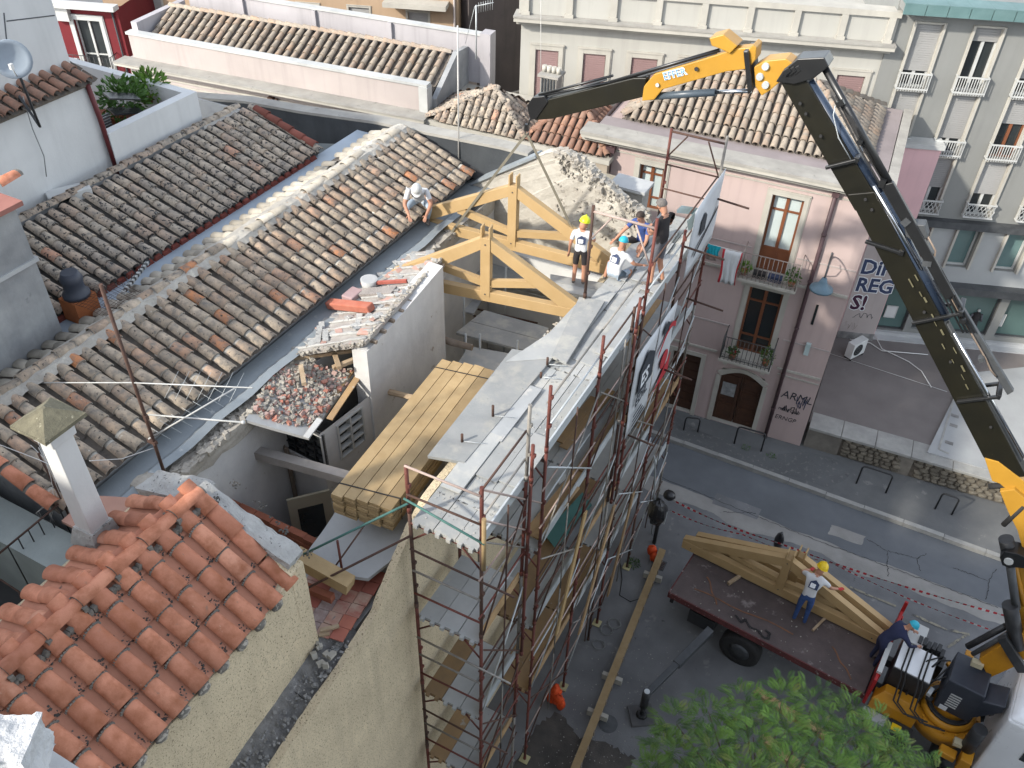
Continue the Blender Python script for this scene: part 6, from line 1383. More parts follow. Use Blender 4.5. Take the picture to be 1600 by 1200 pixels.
# loose inner boards on the wall head
for (c4, z) in ((((668, 712), (726, 722), (866, 556), (800, 545)), 8.56), (((790, 565), (862, 560), (908, 466), (858, 520)), 8.57), (((862, 556), (885, 566), (945, 470), (905, 464)), 8.6), (((895, 560), (935, 575), (988, 492), (952, 483)), 8.52)):
    p = [pz(*q, z) for q in c4]; m = MB(); m.prism(p, (0, 0, -.05)); m.build('loose_deck_board', deck_m, sc)
for _ in range(9):
    y = ru(6.3, 13.0); k = int(rnd() * 3); xc = XI + .21 + k * .32 + ru(-.03, .03); m = MB(); m.boxm(Matrix.Translation((xc, y + .8, 8.535 + .012 * rnd())) @ Matrix.Rotation(ru(-.03, .03), 4, 'Z') @ Matrix.Rotation(ru(-.008, .008), 4, 'X'), ru(.28, .36), ru(1.0, 1.8), .02); m.build('loose_deck_board', random.choice([deck_m, deck_m, deck_low]), sc)
m = MB()                                                     # torn overlaps and grit on the top deck
for _ in range(500): 
    y = ru(6.1, 14.8); y = y if not 7.2 < y < 7.9 else 6.6; m.boxm(Matrix.Translation((ru(-4.36, -3.45), y, 8.504)) @ Matrix.Rotation(ru(0, 3), 4, 'Z'), ru(.006, .03), ru(.006, .03), .008)
tag(m.build('deck_grit', mortar_white, sc), kind='stuff')
for (u, v, l) in ((722, 690, .14), (770, 650, .2), (855, 570, .14), (845, 590, .1), (640, 745, 0)):
    if l: p = pz(u, v, 8.56); tb(p, p + V((0, 0, l)), .02, rust_brown, 'deck_peg'); tb(p + V((.03, .0, .02)), p + V((.3, .1, .02)), .006, zinc, 'deck_pin')
# portal frames at the working end
for (y, zt) in ((11.45, 10.25), (15.05, 10.15)):
    tb(V((XI, y, zt)), V((XO, y, zt)), .022, pole_pale if y < 12 else rust_brown, 'portal_head'); tb(V((XI, y, zt - .5)), V((XI + .32, y, zt - .03)), .015, pole_pale if y < 12 else rust_brown, 'gusset'); tb(V((XO, y, zt - .7)), V((XO - .32, y, zt - .03)), .015, pole_pale if y < 12 else rust_brown, 'gusset')
for zz in (9.0, 9.5): tb(V((XI, 15.03, zz)), V((XO, 15.03, zz)), .016, rust_brown, 'end_rail')
for (y, z, l) in ((13.3, 8.95, .75), (12.9, 6.5, .7), (11.3, 6.1, .6), (14.8, 9.2, .7), (14.2, 7.3, .75)): tb(V((XO, y, z)), V((XO + l, y, z - .04)), .02, rust_brown, 'projecting_tube')
# boards and rubbish on the second deck, green sheet below
for i_, (a, b) in enumerate((((825, 835), (905, 735)), ((835, 840), (900, 760)), ((905, 735), (965, 645)), ((880, 700), (955, 610)), ((872, 690), (930, 622)))):
    A_, B_ = pz(*a, 6.56 + i_ * .02), pz(*b, 6.56 + i_ * .02); m = MB(); m.bar(A_, B_, ru(.12, .19), .03); m.build('loose_board', wood_deck, sc)
for (a, b) in (((870, 990), (915, 800)), ((960, 790), (905, 990)), ((990, 770), (950, 930))):
    A_, B_ = px(*a, -3.28), px(*b, -3.28); m = MB(); m.bar(A_, B_, .03, .14, up=(0, 0, 1)); m.build('leaning_board', wood_deck if a[0] > 900 else wood_new, sc)
m = MB(); p = [pz(*q, 4.62) for q in ((850, 835), (910, 770), (925, 790), (868, 858))]; m.prism(p, (0, 0, .02)); tag(m.build('green_sheet', mat('teal plastic sheet', (.06, .16, .155), (.08, .20, .19), 2, .4)), 'teal green plastic sheet lying on a lower scaffold deck', 'sheet')
m = MB(); p = [pz(*q, 6.6) for q in ((868, 752), (882, 738), (885, 748), (874, 758))]; m.prism(p, (0, 0, .03)); tag(m.build('paper_bag', white_metal), 'crumpled white bag on the second scaffold deck', 'bag')
t = thing('chute_pole', None, None, (0, 0, 0)) if 0 else None
m = MB(); q = [px(*p, -3.2) for p in ((1022, 712), (1024, 725), (1022, 780), (1018, 840))]; m.tube(q, .02, 6); tag(m.build('hose_pipe', zinc), 'grey upright pipe with a bent top at the scaffold foot', 'pipe')
# diagonal tubes tying to the slab in front of the stack
tt = thing('tie_tubes', 'green and rusty tie tubes running from the scaffold corner to the slab', 'scaffold tubes', (-5, 6, 7.4))
P6 = V((XI, 6.0, 8.95))
m = MB(); m.tube([py(637, 787, 6.0), pz(462, 872, 7.7)], .017, 7); m.build('tube', pole_green, tt)
m = MB(); m.tube([py(640, 838, 6.0), pz(472, 923, 7.5)], .017, 7); m.build('tube', rust_brown, tt)
m = MB(); p = pz(536, 900, 7.42); m.tube([p, V((p.x, p.y, 8.15))], .017, 7); m.build('tube', rust_red, tt)
m = MB(); m.tube([pz(513, 900, 7.42), py(570, 820, 5.95)], .012, 6); m.build('tube', rust_brown, tt)
m = MB(); m.tube([V((XO + .06, 6.0, 8.2)), V((XO + .06, 6.0, 9.15))], .03, 8); tag(m.build('timber_post', wood_stack), 'short pale timber post strapped to the outer scaffold corner', 'post')
# ================================================================ banners and sheet
def banner(name, y0, y1, z0a, z1a, z0b, z1b, x, mats_, label, group='banners on the scaffold', bow=.03):
    t = thing(name, label, 'banner', (x, (y0 + y1) / 2, z0a), group); m = MB(); nu, nv = 10, 8
    for j in range(nv + 1):
        for i in range(nu + 1):
            u, v = i / nu, j / nv; za, zb = z0a + (z0b - z0a) * u, z1a + (z1b - z1a) * u
            m.v.append(V((x + bow * math.sin(u * 3.1) * math.sin(v * 3.1) + .008 * math.sin(v * 9 + u * 5), y0 + (y1 - y0) * u, za + (zb - za) * v)))
    for j in range(nv):
        for i in range(nu): k = j * (nu + 1) + i; m.f.append([k, k + 1, k + nu + 2, k + nu + 1]); m.m.append(0); m.sm.append(True)
    m.build('sheet', mats_, t).modifiers.new('thick', 'SOLIDIFY').thickness = .006
    return t
XB = -3.27
t = banner('banner', 13.35, 15.0, 8.25, 9.62, 8.25, 9.72, XB, banner_w, 'white banner at the far top corner of the scaffold')
m = MB(); m.prism([V((XB + .045, 13.75 + a, 8.95 + b)) for a, b in ((0, 0), (.3, 0), (.3, .3), (.15, .42), (0, .3))], (.004, 0, 0)); m.build('logo', ink, t)
m = MB(); m.bar(V((XB + .045, 13.6, 8.62)), V((XB + .045, 14.8, 9.05)), .004, .07); m.build('band', ink, t)
t = banner('banner', 11.15, 12.25, 6.1, 7.95, 6.05, 7.95, XB, banner_w, 'white banner with a dark house emblem hung on the outer poles')
LGX = XB + .05
def house_logo(par, o, ex, ez, s, m1, m2, txt='ES'):
    n = ex.cross(ez); q = MB(); q.prism([o + ex * a * s + ez * b * s for a, b in ((-.5, -.5), (.5, -.5), (.5, .25), (0, .6), (-.5, .25))], n * .003); q.build('logo', m1, par)
    lettering(txt, o + ex * (-.36 * s) + ez * (-.34 * s) + n * .004, ex, ez, .62 * s, m2, par, .0015, .01, name='logo_letters', sx=.9)
house_logo(t, V((LGX, 11.7, 7.35)), V((0, 1, 0)), V((0, 0, 1)), .72, ink, ink_white)
lettering('EDIL', V((LGX, 11.3, 6.75)), (0, 1, 0), (0, 0, 1), .3, ink, t, .002, .006)
m = MB()
for k in range(4): m.box(LGX, LGX + .003, 11.3, 12.0 - .1 * k, 6.2 + .11 * k, 6.24 + .11 * k)
m.build('print_lines', ink, t)
t = banner('banner', 12.3, 13.2, 6.3, 7.9, 6.3, 7.9, XB, banner_w, 'white banner with a red diagonal band and a dark emblem')
m = MB(); 
for i in range(8):
    a, b = i / 8, (i + 1) / 8; f = lambda q: 7.15 + .35 * math.sin(q * 2.6) ; m.hexa([V((LGX, 12.32 + .86 * a, f(a))), V((LGX, 12.32 + .86 * b, f(b))), V((LGX + .003, 12.32 + .86 * b, f(b))), V((LGX + .003, 12.32 + .86 * a, f(a))), V((LGX, 12.32 + .86 * a, f(a) + .12)), V((LGX, 12.32 + .86 * b, f(b) + .12)), V((LGX + .003, 12.32 + .86 * b, f(b) + .12)), V((LGX + .003, 12.32 + .86 * a, f(a) + .12))])
m.prism([V((LGX, 12.35, 6.32)), V((LGX, 13.15, 6.32)), V((LGX, 13.15, 6.75))], (.003, 0, 0)); m.tube([V((LGX, 12.75, 6.85)), V((LGX + .004, 12.75, 6.85))], .2, 16); m.build('red_print', ink_red, t)
m = MB(); m.prism([V((LGX, 12.45 + a, 7.55 + b)) for a, b in ((0, 0), (.3, 0), (.3, .16), (.15, .27), (0, .16))], (.003, 0, 0)); m.build('dark_print', ink, t)
m = MB(); p = [px(*q, -3.5) for q in ((1073, 345), (1085, 330), (1097, 345), (1095, 362), (1075, 360))]; m.prism(p, (.02, .1, 0)); m.prism([px(*q, -3.55) for q in ((1057, 328), (1090, 332), (1090, 336), (1057, 333))], (.02, .2, 0)); tag(m.build('hanging_sheet', tarp_pale, None, bevel=.01), 'pale blue sheet hanging at the far corner of the top deck', 'sheet')
# ================================================================ people
STAND = dict(pelvis=(0, 0, .95), waist=(0, -.01, 1.10), chest=(0, 0, 1.30), neck=(0, .0, 1.48), head=(0, .03, 1.61), top=(0, .03, 1.70),
             sL=(-.175, 0, 1.41), eL=(-.25, -.03, 1.14), wL=(-.27, .04, .90), hL=(-.27, .06, .83), sR=(.175, 0, 1.41), eR=(.25, -.03, 1.14), wR=(.27, .04, .90), hR=(.27, .06, .83),
             pL=(-.09, 0, .90), kL=(-.10, .03, .49), aL=(-.11, -.02, .09), tL=(-.12, .15, .04), pR=(.09, 0, .90), kR=(.10, .03, .49), aR=(.11, -.02, .09), tR=(.12, .15, .04))
RAD = dict(pelvis=(.15, .11), waist=(.145, .10), chest=(.165, .115), neck=(.058, .06), head=(.078, .092), top=(.06, .07), s=(.072, .072), e=(.042, .042), w=(.03, .027), h=(.036, .018), p=(.092, .092), k=(.056, .058), a=(.038, .042), t=(.042, .028))
EDG = [('pelvis', 'waist'), ('waist', 'chest'), ('chest', 'neck'), ('neck', 'head'), ('head', 'top')] + [(a + s, b + s) for s in 'LR' for a, b in (('s', 'e'), ('e', 'w'), ('w', 'h'), ('p', 'k'), ('k', 'a'), ('a', 't'))] + [('chest', 'sL'), ('chest', 'sR'), ('pelvis', 'pL'), ('pelvis', 'pR')]
def person(loc, yaw, H, pose, shirt, legs, label, hat=None, hair=None, shorts=False, sleeve=.62, glove=None, logo=None, shoes=None, fat=1.0):
    J = dict(STAND); J.update(pose); k = H / 1.75; loc = V(loc); Rz = Matrix.Rotation(yaw, 4, 'Z')
    W = {n: loc + Rz @ (V(p) * k) for n, p in J.items()}
    names = list(J); idx = {n: i for i, n in enumerate(names)}; verts = [W[n] - loc for n in names]; edges = [(idx[a], idx[b]) for a, b in EDG]
    rads = []
    for n in names:
        r = RAD.get(n) or RAD[n[0]]; f = fat if n in ('pelvis', 'waist', 'chest') or n[0] in 'sp' else 1.0; rads.append((r[0] * k * f, r[1] * k * f))
    # fingers: four and a thumb on each hand
    for s in 'LR':
        d = (W['h' + s] - W['w' + s]).normalized(); sd = d.cross(V((0, 0, 1))); sd = (sd if sd.length > .05 else V((1, 0, 0))).normalized(); dn = d.cross(sd)
        hI = idx['h' + s]
        for q, ln in ((-.026, .062), (-.009, .075), (.009, .07), (.026, .055)):
            a = W['h' + s] + d * .03 * k + sd * q * k; b = a + (d * ln + dn * .012 - d * 0) * k
            verts += [a - loc, b - loc]; rads += [(.0095 * k, .0095 * k), (.0075 * k, .0075 * k)]; edges += [(hI, len(verts) - 2), (len(verts) - 2, len(verts) - 1)]
        a = W['w' + s].lerp(W['h' + s], .55) + sd * (.04 * k) ; b = a + (d * .035 + sd * .02) * k
        verts += [a - loc, b - loc]; rads += [(.012 * k, .012 * k), (.009 * k, .009 * k)]; edges += [(hI, len(verts) - 2), (len(verts) - 2, len(verts) - 1)]
    me = bpy.data.meshes.new('tmp'); me.from_pydata(verts, edges, []); o = bpy.data.objects.new('tmp', me); COL.objects.link(o)
    sk = o.modifiers.new('s', 'SKIN'); sk.branch_smoothing = .6; sub = o.modifiers.new('u', 'SUBSURF'); sub.levels = 2; sub.render_levels = 2
    for i, r in enumerate(rads): me.skin_vertices[0].data[i].radius = r
    me.skin_vertices[0].data[0].use_root = True
    bpy.context.view_layer.update(); ev = o.evaluated_get(bpy.context.evaluated_depsgraph_get()); m2 = bpy.data.meshes.new_from_object(ev)
    bpy.data.objects.remove(o)
    mats_ = [skin_m, shirt, legs, shoes or shoe_m, glove or skin_m]
    m2.materials.clear()
    for mm in mats_: m2.materials.append(mm)
    segs = []
    for a, b in EDG: segs.append((W[a] - loc, W[b] - loc, a, b))
    for pg in m2.polygons:
        c = pg.center; best = None
        for A_, B_, a, b in segs:
            ab = B_ - A_; t = max(0, min(1, (c - A_).dot(ab) / ab.length_squared)); d = (c - A_ - ab * t).length / (max((RAD.get(a) or RAD[a[0]])) * (1 - t) + max((RAD.get(b) or RAD[b[0]])) * t)
            if best is None or d < best[0]: best = (d, a, b, t)
        _, a, b, t = best; mi = 0
        if (a, b) in (('waist', 'chest'), ('chest', 'neck')) or a == 'chest': mi = 1 if not (b == 'neck' and t > .72) else 0
        elif (a, b) == ('pelvis', 'waist'): mi = 1 if t > .12 else 2
        elif a == 'pelvis': mi = 2 if b != 'waist' else 1
        elif a[0] == 's': mi = 1 if t < sleeve else 0
        elif a[0] == 'e': mi = 1 if sleeve > 1 else 0
        elif a[0] == 'w': mi = 4 if glove else 0
        elif a[0] == 'p': mi = 2 if not shorts or t < .82 else 0
        elif a[0] == 'k': mi = 2 if not shorts else (0 if t < .88 else 3)
        elif a[0] == 'a': mi = 3
        if a == 'neck' or a == 'head': mi = 0
        if shorts and a[0] == 'k' and t > .95: mi = 3
        pg.material_index = mi; pg.use_smooth = True
    for v in m2.vertices:                                      # cloth folds
        pass
    t = bpy.data.objects.new('person', m2); _link(t, loc, None); tag(t, label, 'person', 'building workers')
    hd = W['head']; fw = Rz.to_3x3() @ V((0, 1, 0)); up = (W['top'] - W['neck']).normalized(); rt = fw.cross(up).normalized(); fw = up.cross(rt).normalized()
    Rm = Matrix((rt, fw, up)).transposed(); f = MB()
    f.ball(hd + fw * .098 * k - up * .005 * k, .013 * k, .018 * k, .022 * k, n=6, m=4, rot=Rm); f.ball(hd + rt * .08 * k, .012 * k, .02 * k, .03 * k, n=6, m=4, rot=Rm); f.ball(hd - rt * .08 * k, .012 * k, .02 * k, .03 * k, n=6, m=4, rot=Rm); f.build('face', skin_m, t)
    f = MB(); f.ball(hd + fw * .086 * k + up * .022 * k + rt * .03 * k, .012 * k, .006 * k, .006 * k, n=6, m=4, rot=Rm); f.ball(hd + fw * .086 * k + up * .022 * k - rt * .03 * k, .012 * k, .006 * k, .006 * k, n=6, m=4, rot=Rm); f.ball(hd + fw * .086 * k - up * .045 * k, .022 * k, .006 * k, .005 * k, n=6, m=4, rot=Rm); f.build('eyes_and_mouth', hair_dark, t)
    hp = hd + up * .035 * k
    if hair is not None:
        h = MB(); n_, m_ = 14, 7
        for i in range(m_ + 1):
            th = (math.pi * .62) * i / m_
            for j in range(n_):
                a = 2 * math.pi * j / n_; lim_ = 1.0 if math.sin(a) < .35 else .62
                p = V((math.sin(th * lim_) * math.cos(a) * .093, math.sin(th * lim_) * math.sin(a) * .108 , math.cos(th * lim_) * .095)) * k * ru(.985, 1.02); h.v.append(hp + Rm @ p)
        for i in range(m_):
            for j in range(n_): h.f.append([i * n_ + j, (i + 1) * n_ + j, (i + 1) * n_ + (j + 1) % n_, i * n_ + (j + 1) % n_]); h.m.append(0); h.sm.append(True)
        h.build('hair', hair, t)
    if hat:
        hm, kind = hat; h = MB(); n_, m_ = 18, 6
        R0 = .128 if kind == 'helmet' else .104
        for i in range(m_ + 1):
            th = (math.pi * .5) * i / m_
            for j in range(n_):
                a = 2 * math.pi * j / n_; h.v.append(hp + up * (.012 * k) + Rm @ (V((math.sin(th) * math.cos(a) * R0 * .92, math.sin(th) * math.sin(a) * R0 * 1.08, math.cos(th) * R0 * .98)) * k))
        for i in range(m_):
            for j in range(n_): h.f.append([i * n_ + j, (i + 1) * n_ + j, (i + 1) * n_ + (j + 1) % n_, i * n_ + (j + 1) % n_]); h.m.append(0); h.sm.append(True)
        rimc = hp + up * .012 * k; pts = []
        for r_, z_ in ((R0 * .9, -.0), (R0 * 1.02, -.016)):
            for j in range(n_):
                a = 2 * math.pi * j / n_; ex = 1.0 + ((.42 if kind == 'cap' else .22) if math.sin(a) > .55 and r_ > R0 else 0); pts.append(rimc + Rm @ (V((math.cos(a) * r_ * .95, math.sin(a) * r_ * 1.1 * ex, z_)) * k))
        h.add(pts, [(j, n_ + j, n_ + (j + 1) % n_, (j + 1) % n_) for j in range(n_)], 0, True)
        if kind == 'helmet': h.bar(hp + fw * (R0 * .9 * k) + up * (.075 * k), hp + up * ((R0 + .02) * k), .03 * k, .02 * k); h.bar(hp + up * ((R0 + .02) * k), hp - fw * (R0 * .9 * k) + up * (.075 * k), .03 * k, .02 * k)
        h.build('helmet' if kind == 'helmet' else 'cap', hm, t)
    if logo:
        bk = -(Rz.to_3x3() @ V((0, 1, 0))); c_ = W['chest'].lerp(W['waist'], .18); upb = (W['chest'] - W['waist']).normalized(); rtb = bk.cross(upb).normalized() * -1; nb = rtb.cross(upb).normalized()
        if nb.dot(bk) < 0: rtb = -rtb; nb = -nb
        house_logo(t, c_ + nb * (.122 * k * fat), rtb, upb, .19 * k, ink_navy, ink_white)
    return t
def faceto(p, q): d = V(q) - V(p); return math.atan2(-d.x, d.y)
# the worker steadying the left end of the hanging truss
p1 = V((-8.18, 13.0, 8.42))
person((-8.24, 12.36, 8.46), math.radians(-150), 1.7, dict(pelvis=(0, -.22, .42), waist=(0, -.12, .54), chest=(0, .10, .70), neck=(0, .24, .82), head=(0, .33, .90), top=(0, .38, .97), sL=(-.17, .14, .78), eL=(-.25, .28, .56), wL=(-.17, .46, .45), hL=(-.15, .52, .42), sR=(.17, .14, .78), eR=(.25, .28, .56), wR=(.17, .46, .45), hR=(.15, .52, .42), pL=(-.1, -.2, .38), kL=(-.22, .16, .42), aL=(-.16, -.02, .08), tL=(-.18, .16, .04), pR=(.1, -.2, .38), kR=(.22, .16, .42), aR=(.16, -.02, .08), tR=(.18, .16, .04)),
       cloth_white, cloth_pale, 'worker in a white cap crouching at the left end of the hanging truss', hat=(white_metal, 'cap'))
# lime helmet, seen from behind
p2 = pz(903, 446, 8.25); person(p2, math.radians(18), 1.36, dict(eL=(-.24, -.05, 1.13), wL=(-.26, .02, .89), hL=(-.27, .03, .82), eR=(.27, .06, 1.18), wR=(.22, .28, 1.12), hR=(.20, .36, 1.12), head=(.02, .05, 1.60), top=(.03, .06, 1.69)), cloth_white, cloth_black, 'worker in a lime green helmet and black shorts standing with his back turned', hat=(helm_lime, 'helmet'), shorts=True, logo=True, fat=1.08)
# black shirt, standing on the top deck
p3 = pz(1022, 446, 8.5); person(p3, math.radians(72), 1.66, dict(chest=(0, .02, 1.30), head=(0, .09, 1.60), top=(0, .10, 1.69), eL=(-.27, .05, 1.16), wL=(-.10, .24, 1.10), hL=(-.04, .27, 1.10), eR=(.27, .05, 1.16), wR=(.10, .24, 1.12), hR=(.04, .27, 1.12), aL=(-.13, .0, .09), tL=(-.16, .17, .04), aR=(.11, -.1, .09), tR=(.13, .07, .04)), cloth_black, cloth_grey, 'grey haired man in a black shirt and grey shorts standing on the top deck', hair=hair_grey, shorts=True, fat=1.1)
# cyan cap, squatting with his back turned
p4 = pz(960, 452, 8.25)
SQ = dict(pelvis=(0, -.12, .45), waist=(0, -.08, .60), chest=(0, .02, .82), neck=(0, .08, 1.0), head=(0, .13, 1.12), top=(0, .15, 1.21), sL=(-.18, .03, .93), eL=(-.26, .18, .72), wL=(-.2, .38, .66), hL=(-.18, .45, .65), sR=(.18, .03, .93), eR=(.34, .10, .74), wR=(.42, .28, .66), hR=(.45, .35, .64), pL=(-.1, -.1, .42), kL=(-.32, .24, .48), aL=(-.34, .10, .09), tL=(-.40, .26, .04), pR=(.1, -.1, .42), kR=(.2, .28, .44), aR=(.16, .02, .08), tR=(.18, .18, .04))
person(p4, math.radians(-10), 1.42, SQ, cloth_white, cloth_pale, 'worker in a turquoise cap squatting with his back turned by the truss end', hat=(helm_cyan, 'cap'), logo=True, shorts=True, fat=1.08)
# blue shirt, sitting behind him
p5 = pz(996, 402, 8.25)
person(p5, math.radians(165), 1.5, dict(pelvis=(0, -.12, .38), waist=(0, -.1, .52), chest=(0, -.02, .74), neck=(0, .04, .92), head=(0, .1, 1.04), top=(0, .12, 1.13), sL=(-.18, .0, .86), eL=(-.28, .18, .62), wL=(-.3, .36, .46), hL=(-.3, .42, .42), sR=(.18, .0, .86), eR=(.3, .2, .64), wR=(.36, .38, .48), hR=(.38, .44, .44), pL=(-.1, -.1, .34), kL=(-.2, .3, .48), aL=(-.18, .3, .09), tL=(-.19, .46, .04), pR=(.1, -.1, .34), kR=(.2, .3, .48), aR=(.18, .3, .09), tR=(.19, .46, .04)), cloth_blue, cloth_black, 'bearded man in a blue shirt sitting at the end of the truss facing the camera', hair=hair_dark, shorts=True)
# yellow helmet on the truck
p6 = pz(1247, 972, 1.21); person(p6, math.radians(2), 1.72, dict(pelvis=(0, 0, .95), waist=(.0, .04, 1.1), chest=(.02, .14, 1.28), neck=(.03, .22, 1.45), head=(.06, .28, 1.56), top=(.08, .30, 1.65), sL=(-.15, .16, 1.40), eL=(-.26, .32, 1.22), wL=(-.14, .5, 1.16), hL=(-.1, .55, 1.15), sR=(.2, .14, 1.38), eR=(.36, .18, 1.2), wR=(.5, .30, 1.12), hR=(.55, .34, 1.11), tL=(-.13, .14, .04)), cloth_white, cloth_denim, 'worker in a yellow helmet and jeans leaning on the truss on the truck', hat=(helm_yellow, 'helmet'), logo=True, glove=glove_red)
# cyan cap by the red tailboard
p7 = pz(1362, 1036, 1.21); person(p7, math.radians(-62), 1.66, dict(pelvis=(0, -.02, .9), waist=(.0, .08, 1.04), chest=(.0, .24, 1.18), neck=(0, .36, 1.3), head=(0, .44, 1.38), top=(0, .48, 1.46), sL=(-.17, .26, 1.28), eL=(-.26, .42, 1.08), wL=(-.16, .6, 1.02), hL=(-.14, .66, 1.0), sR=(.17, .26, 1.28), eR=(.28, .4, 1.06), wR=(.22, .58, .98), hR=(.2, .64, .96), pL=(-.09, -.02, .86), pR=(.09, -.02, .86)), cloth_navy, cloth_navy, 'worker in dark blue overalls and a turquoise cap leaning over the red tailboard', hat=(helm_cyan, 'cap'), sleeve=1.5)
# ================================================================ crane truck
a_, b_ = pz(1047, 925, 1.2), pz(1350, 1083, 1.2); FK = Fr(a_.x, a_.y, math.degrees(math.atan2(b_.y - a_.y, b_.x - a_.x))); BL = (b_ - a_).xy.length
tk = thing('crane_truck', 'flatbed truck with a brown platform, red tailboard, white cab and amber crane base', 'truck', FK.P(2.5, -.9, 0))
m = MB(); FK.box(m, 0, BL, -1.78, 0, 1.12, 1.2); m = subdivided(m, (1, .5), .004, 2); m.build('platform', bed_m, tk)
m = MB(); FK.box(m, -.02, BL + .02, .002, .03, 1.04, 1.205); FK.box(m, -.03, -.002, -1.78, .03, 1.04, 1.205); m.build('side_rim', mat('chipped dark red rim', (.12, .03, .03), (.08, .03, .03), 9, .7, .1, 40, spot=((.35, .32, .30), 12, .62, .05)), tk)
m = MB()
for d in (-.5, -1.25): FK.box(m, .1, 7.4, d - .06, d + .06, .78, 1.0)
for k in range(6): FK.box(m, .2 + k * .8, .32 + k * .8, -1.7, -.05, 1.0, 1.115)
FK.box(m, -.02, .06, -1.5, -.2, .6, .75); m.build('chassis', black_metal, tk)
for u in (1.75, 6.2):
    for d in (-.12, -1.62):
        w_ = MB(); c = FK.P(u, d, .45); w_.tube([c + FK.n * .13, c + FK.n * .115, c - FK.n * .115, c - FK.n * .13], [.36, .45, .45, .36], 24); wo = w_.build('wheel', rubber, tk)
        w_ = MB(); w_.tube([c + FK.n * .135, c + FK.n * .14], [.24, .1], 16); w_.build('rim', grey_metal, wo)
m = MB(); FK.box(m, .5, 1.1, -.35, -.04, .5, .9); m.build('side_box', black_metal, tk)
# red tailboard
m = MB(); FK.box(m, BL + .03, BL + .09, -1.85, .12, 1.05, 1.9); 
for k in range(4): FK.box(m, BL + .092, BL + .12, -1.7 + k * .5, -1.62 + k * .5, 1.05, 1.88)
tb_ = m.build('tailboard', red_paint, tk, bevel=.01)
m = MB(); FK.box(m, BL + .02, BL + .11, -.85, -.05, 1.902, 1.97); m.build('top_bar', white_metal, tb_)
m = MB(); p0_, p1_ = FK.P(BL + .06, -1.8, 1.7), FK.P(BL + .06, -1.84, 2.15); m.bar(p0_, p1_, .07, .05); m.build('corner_post', red_paint, tb_)
# tanks, valve block, base
m = MB(); FK.box(m, BL + .28, BL + .62, -1.55, -1.0, 1.15, 2.05); m.build('tool_box', white_metal, tk, bevel=.015)
m = MB(); FK.box(m, BL + .25, BL + .95, -1.0, -.28, 1.1, 2.0); m.build('oil_tank', black_metal, tk, bevel=.015); m = MB(); FK.box(m, BL + .27, BL + .93, -.98, -.3, 2.003, 2.03); m.build('tank_lid', white_paint, tk)
for u in (.4, .48, .72, .8):
    m = MB(); m.tube([FK.P(BL + u, -1.05, 2.0), FK.P(BL + u, -.95, 2.06), FK.P(BL + u, -.3, 2.06), FK.P(BL + u + .05, -.2, 1.9), FK.P(BL + u + .1, .05, 1.5), FK.P(BL + u + .35, .15, 1.4), FK.P(BL + u + .7, .1, 1.45)], .016, 6); m.build('hydraulic_hose', rubber, tk)
m = MB()
for k in range(6): FK.box(m, BL + .5 + k * .09, BL + .57 + k * .09, -1.25, -1.06, 1.7, ru(2.0, 2.12))
FK.box(m, BL + .45, BL + 1.1, -1.3, -1.02, 1.3, 1.75); m.build('valve_block', black_metal, tk)
m = MB(); FK.box(m, BL + .15, BL + 1.0, -.2, .1, 1.0, 1.32); 
m.prism([FK.P(BL + .15, .1, 1.32), FK.P(BL + 1.0, .1, 1.32), FK.P(BL + .9, -.05, 1.5), FK.P(BL + .3, -.05, 1.5)], -FK.n * .2); m.build('stabiliser_housing', orange_paint, tk, bevel=.012)
m = MB(); FK.box(m, BL + .1, BL + .55, .12, .35, .85, 1.0); m.build('step_plate', zinc, tk); m = MB(); FK.box(m, BL + .6, BL + 1.05, .1, .42, .75, 1.05); m.build('battery_box', black_metal, tk, bevel=.03); m = MB(); FK.box(m, BL + .66, BL + .84, .2, .36, 1.052, 1.06); m.build('yellow_sticker', helm_yellow, tk)
cc = FK.P(BL + 1.45, -.55, 0)
m = MB(); m.tube([cc + V((0, 0, z)) for z in (.9, 1.25)], [.62, .62], 28); m.tube([cc + V((0, 0, z)) for z in (1.25, 1.32, 1.4)], [.5, .52, .46], 28)
for k in range(16):
    a = 2 * math.pi * k / 16; m.tube([cc + V((.56 * math.cos(a), .56 * math.sin(a), 1.25)), cc + V((.56 * math.cos(a), .56 * math.sin(a), 1.3))], .025, 6)
m.build('slewing_ring', orange_paint, tk)
m = MB(); m.tube([cc + V((0, 0, z)) for z in (1.4, 1.6, 1.75)], [.36, .30, .26], 18); m.build('crane_column', orange_paint, tk)
m = MB(); m.tube([cc + V((0, 0, z)) for z in (1.401, 1.44)], [.44, .42], 24); m.build('ring_cover', black_metal, tk)
for k in range(9):
    a = FK.P(BL + .55 + .12 * k, -.15 - .06 * k, 1.5); b = FK.P(BL + 1.0 + .13 * k, -1.0 + .05 * k, 2.1 + .03 * k); m = MB(); m.tube([a, a.lerp(b, .3) + V((ru(-.1, .1), ru(-.1, .1), ru(.0, .25))), a.lerp(b, .7) + V((ru(-.1, .1), ru(-.1, .1), ru(.1, .3))), b], ru(.012, .022), 6); m.build('hydraulic_hose', rubber, tk)
for k in range(14):
    m = MB(); m.boxm(Matrix.Translation(FK.P(BL + ru(1.0, 2.1), -ru(.2, 1.5), ru(1.35, 2.1))) @ Matrix.Rotation(ru(0, 3), 4, 'Z'), ru(.05, .2), ru(.05, .16), ru(.05, .2)); m.build('fitting', random.choice([black_metal, grey_metal, orange_paint, black_metal, zinc]), tk, bevel=.008)
h0 = FK.P(BL + 1.55, -.35, 1.65)
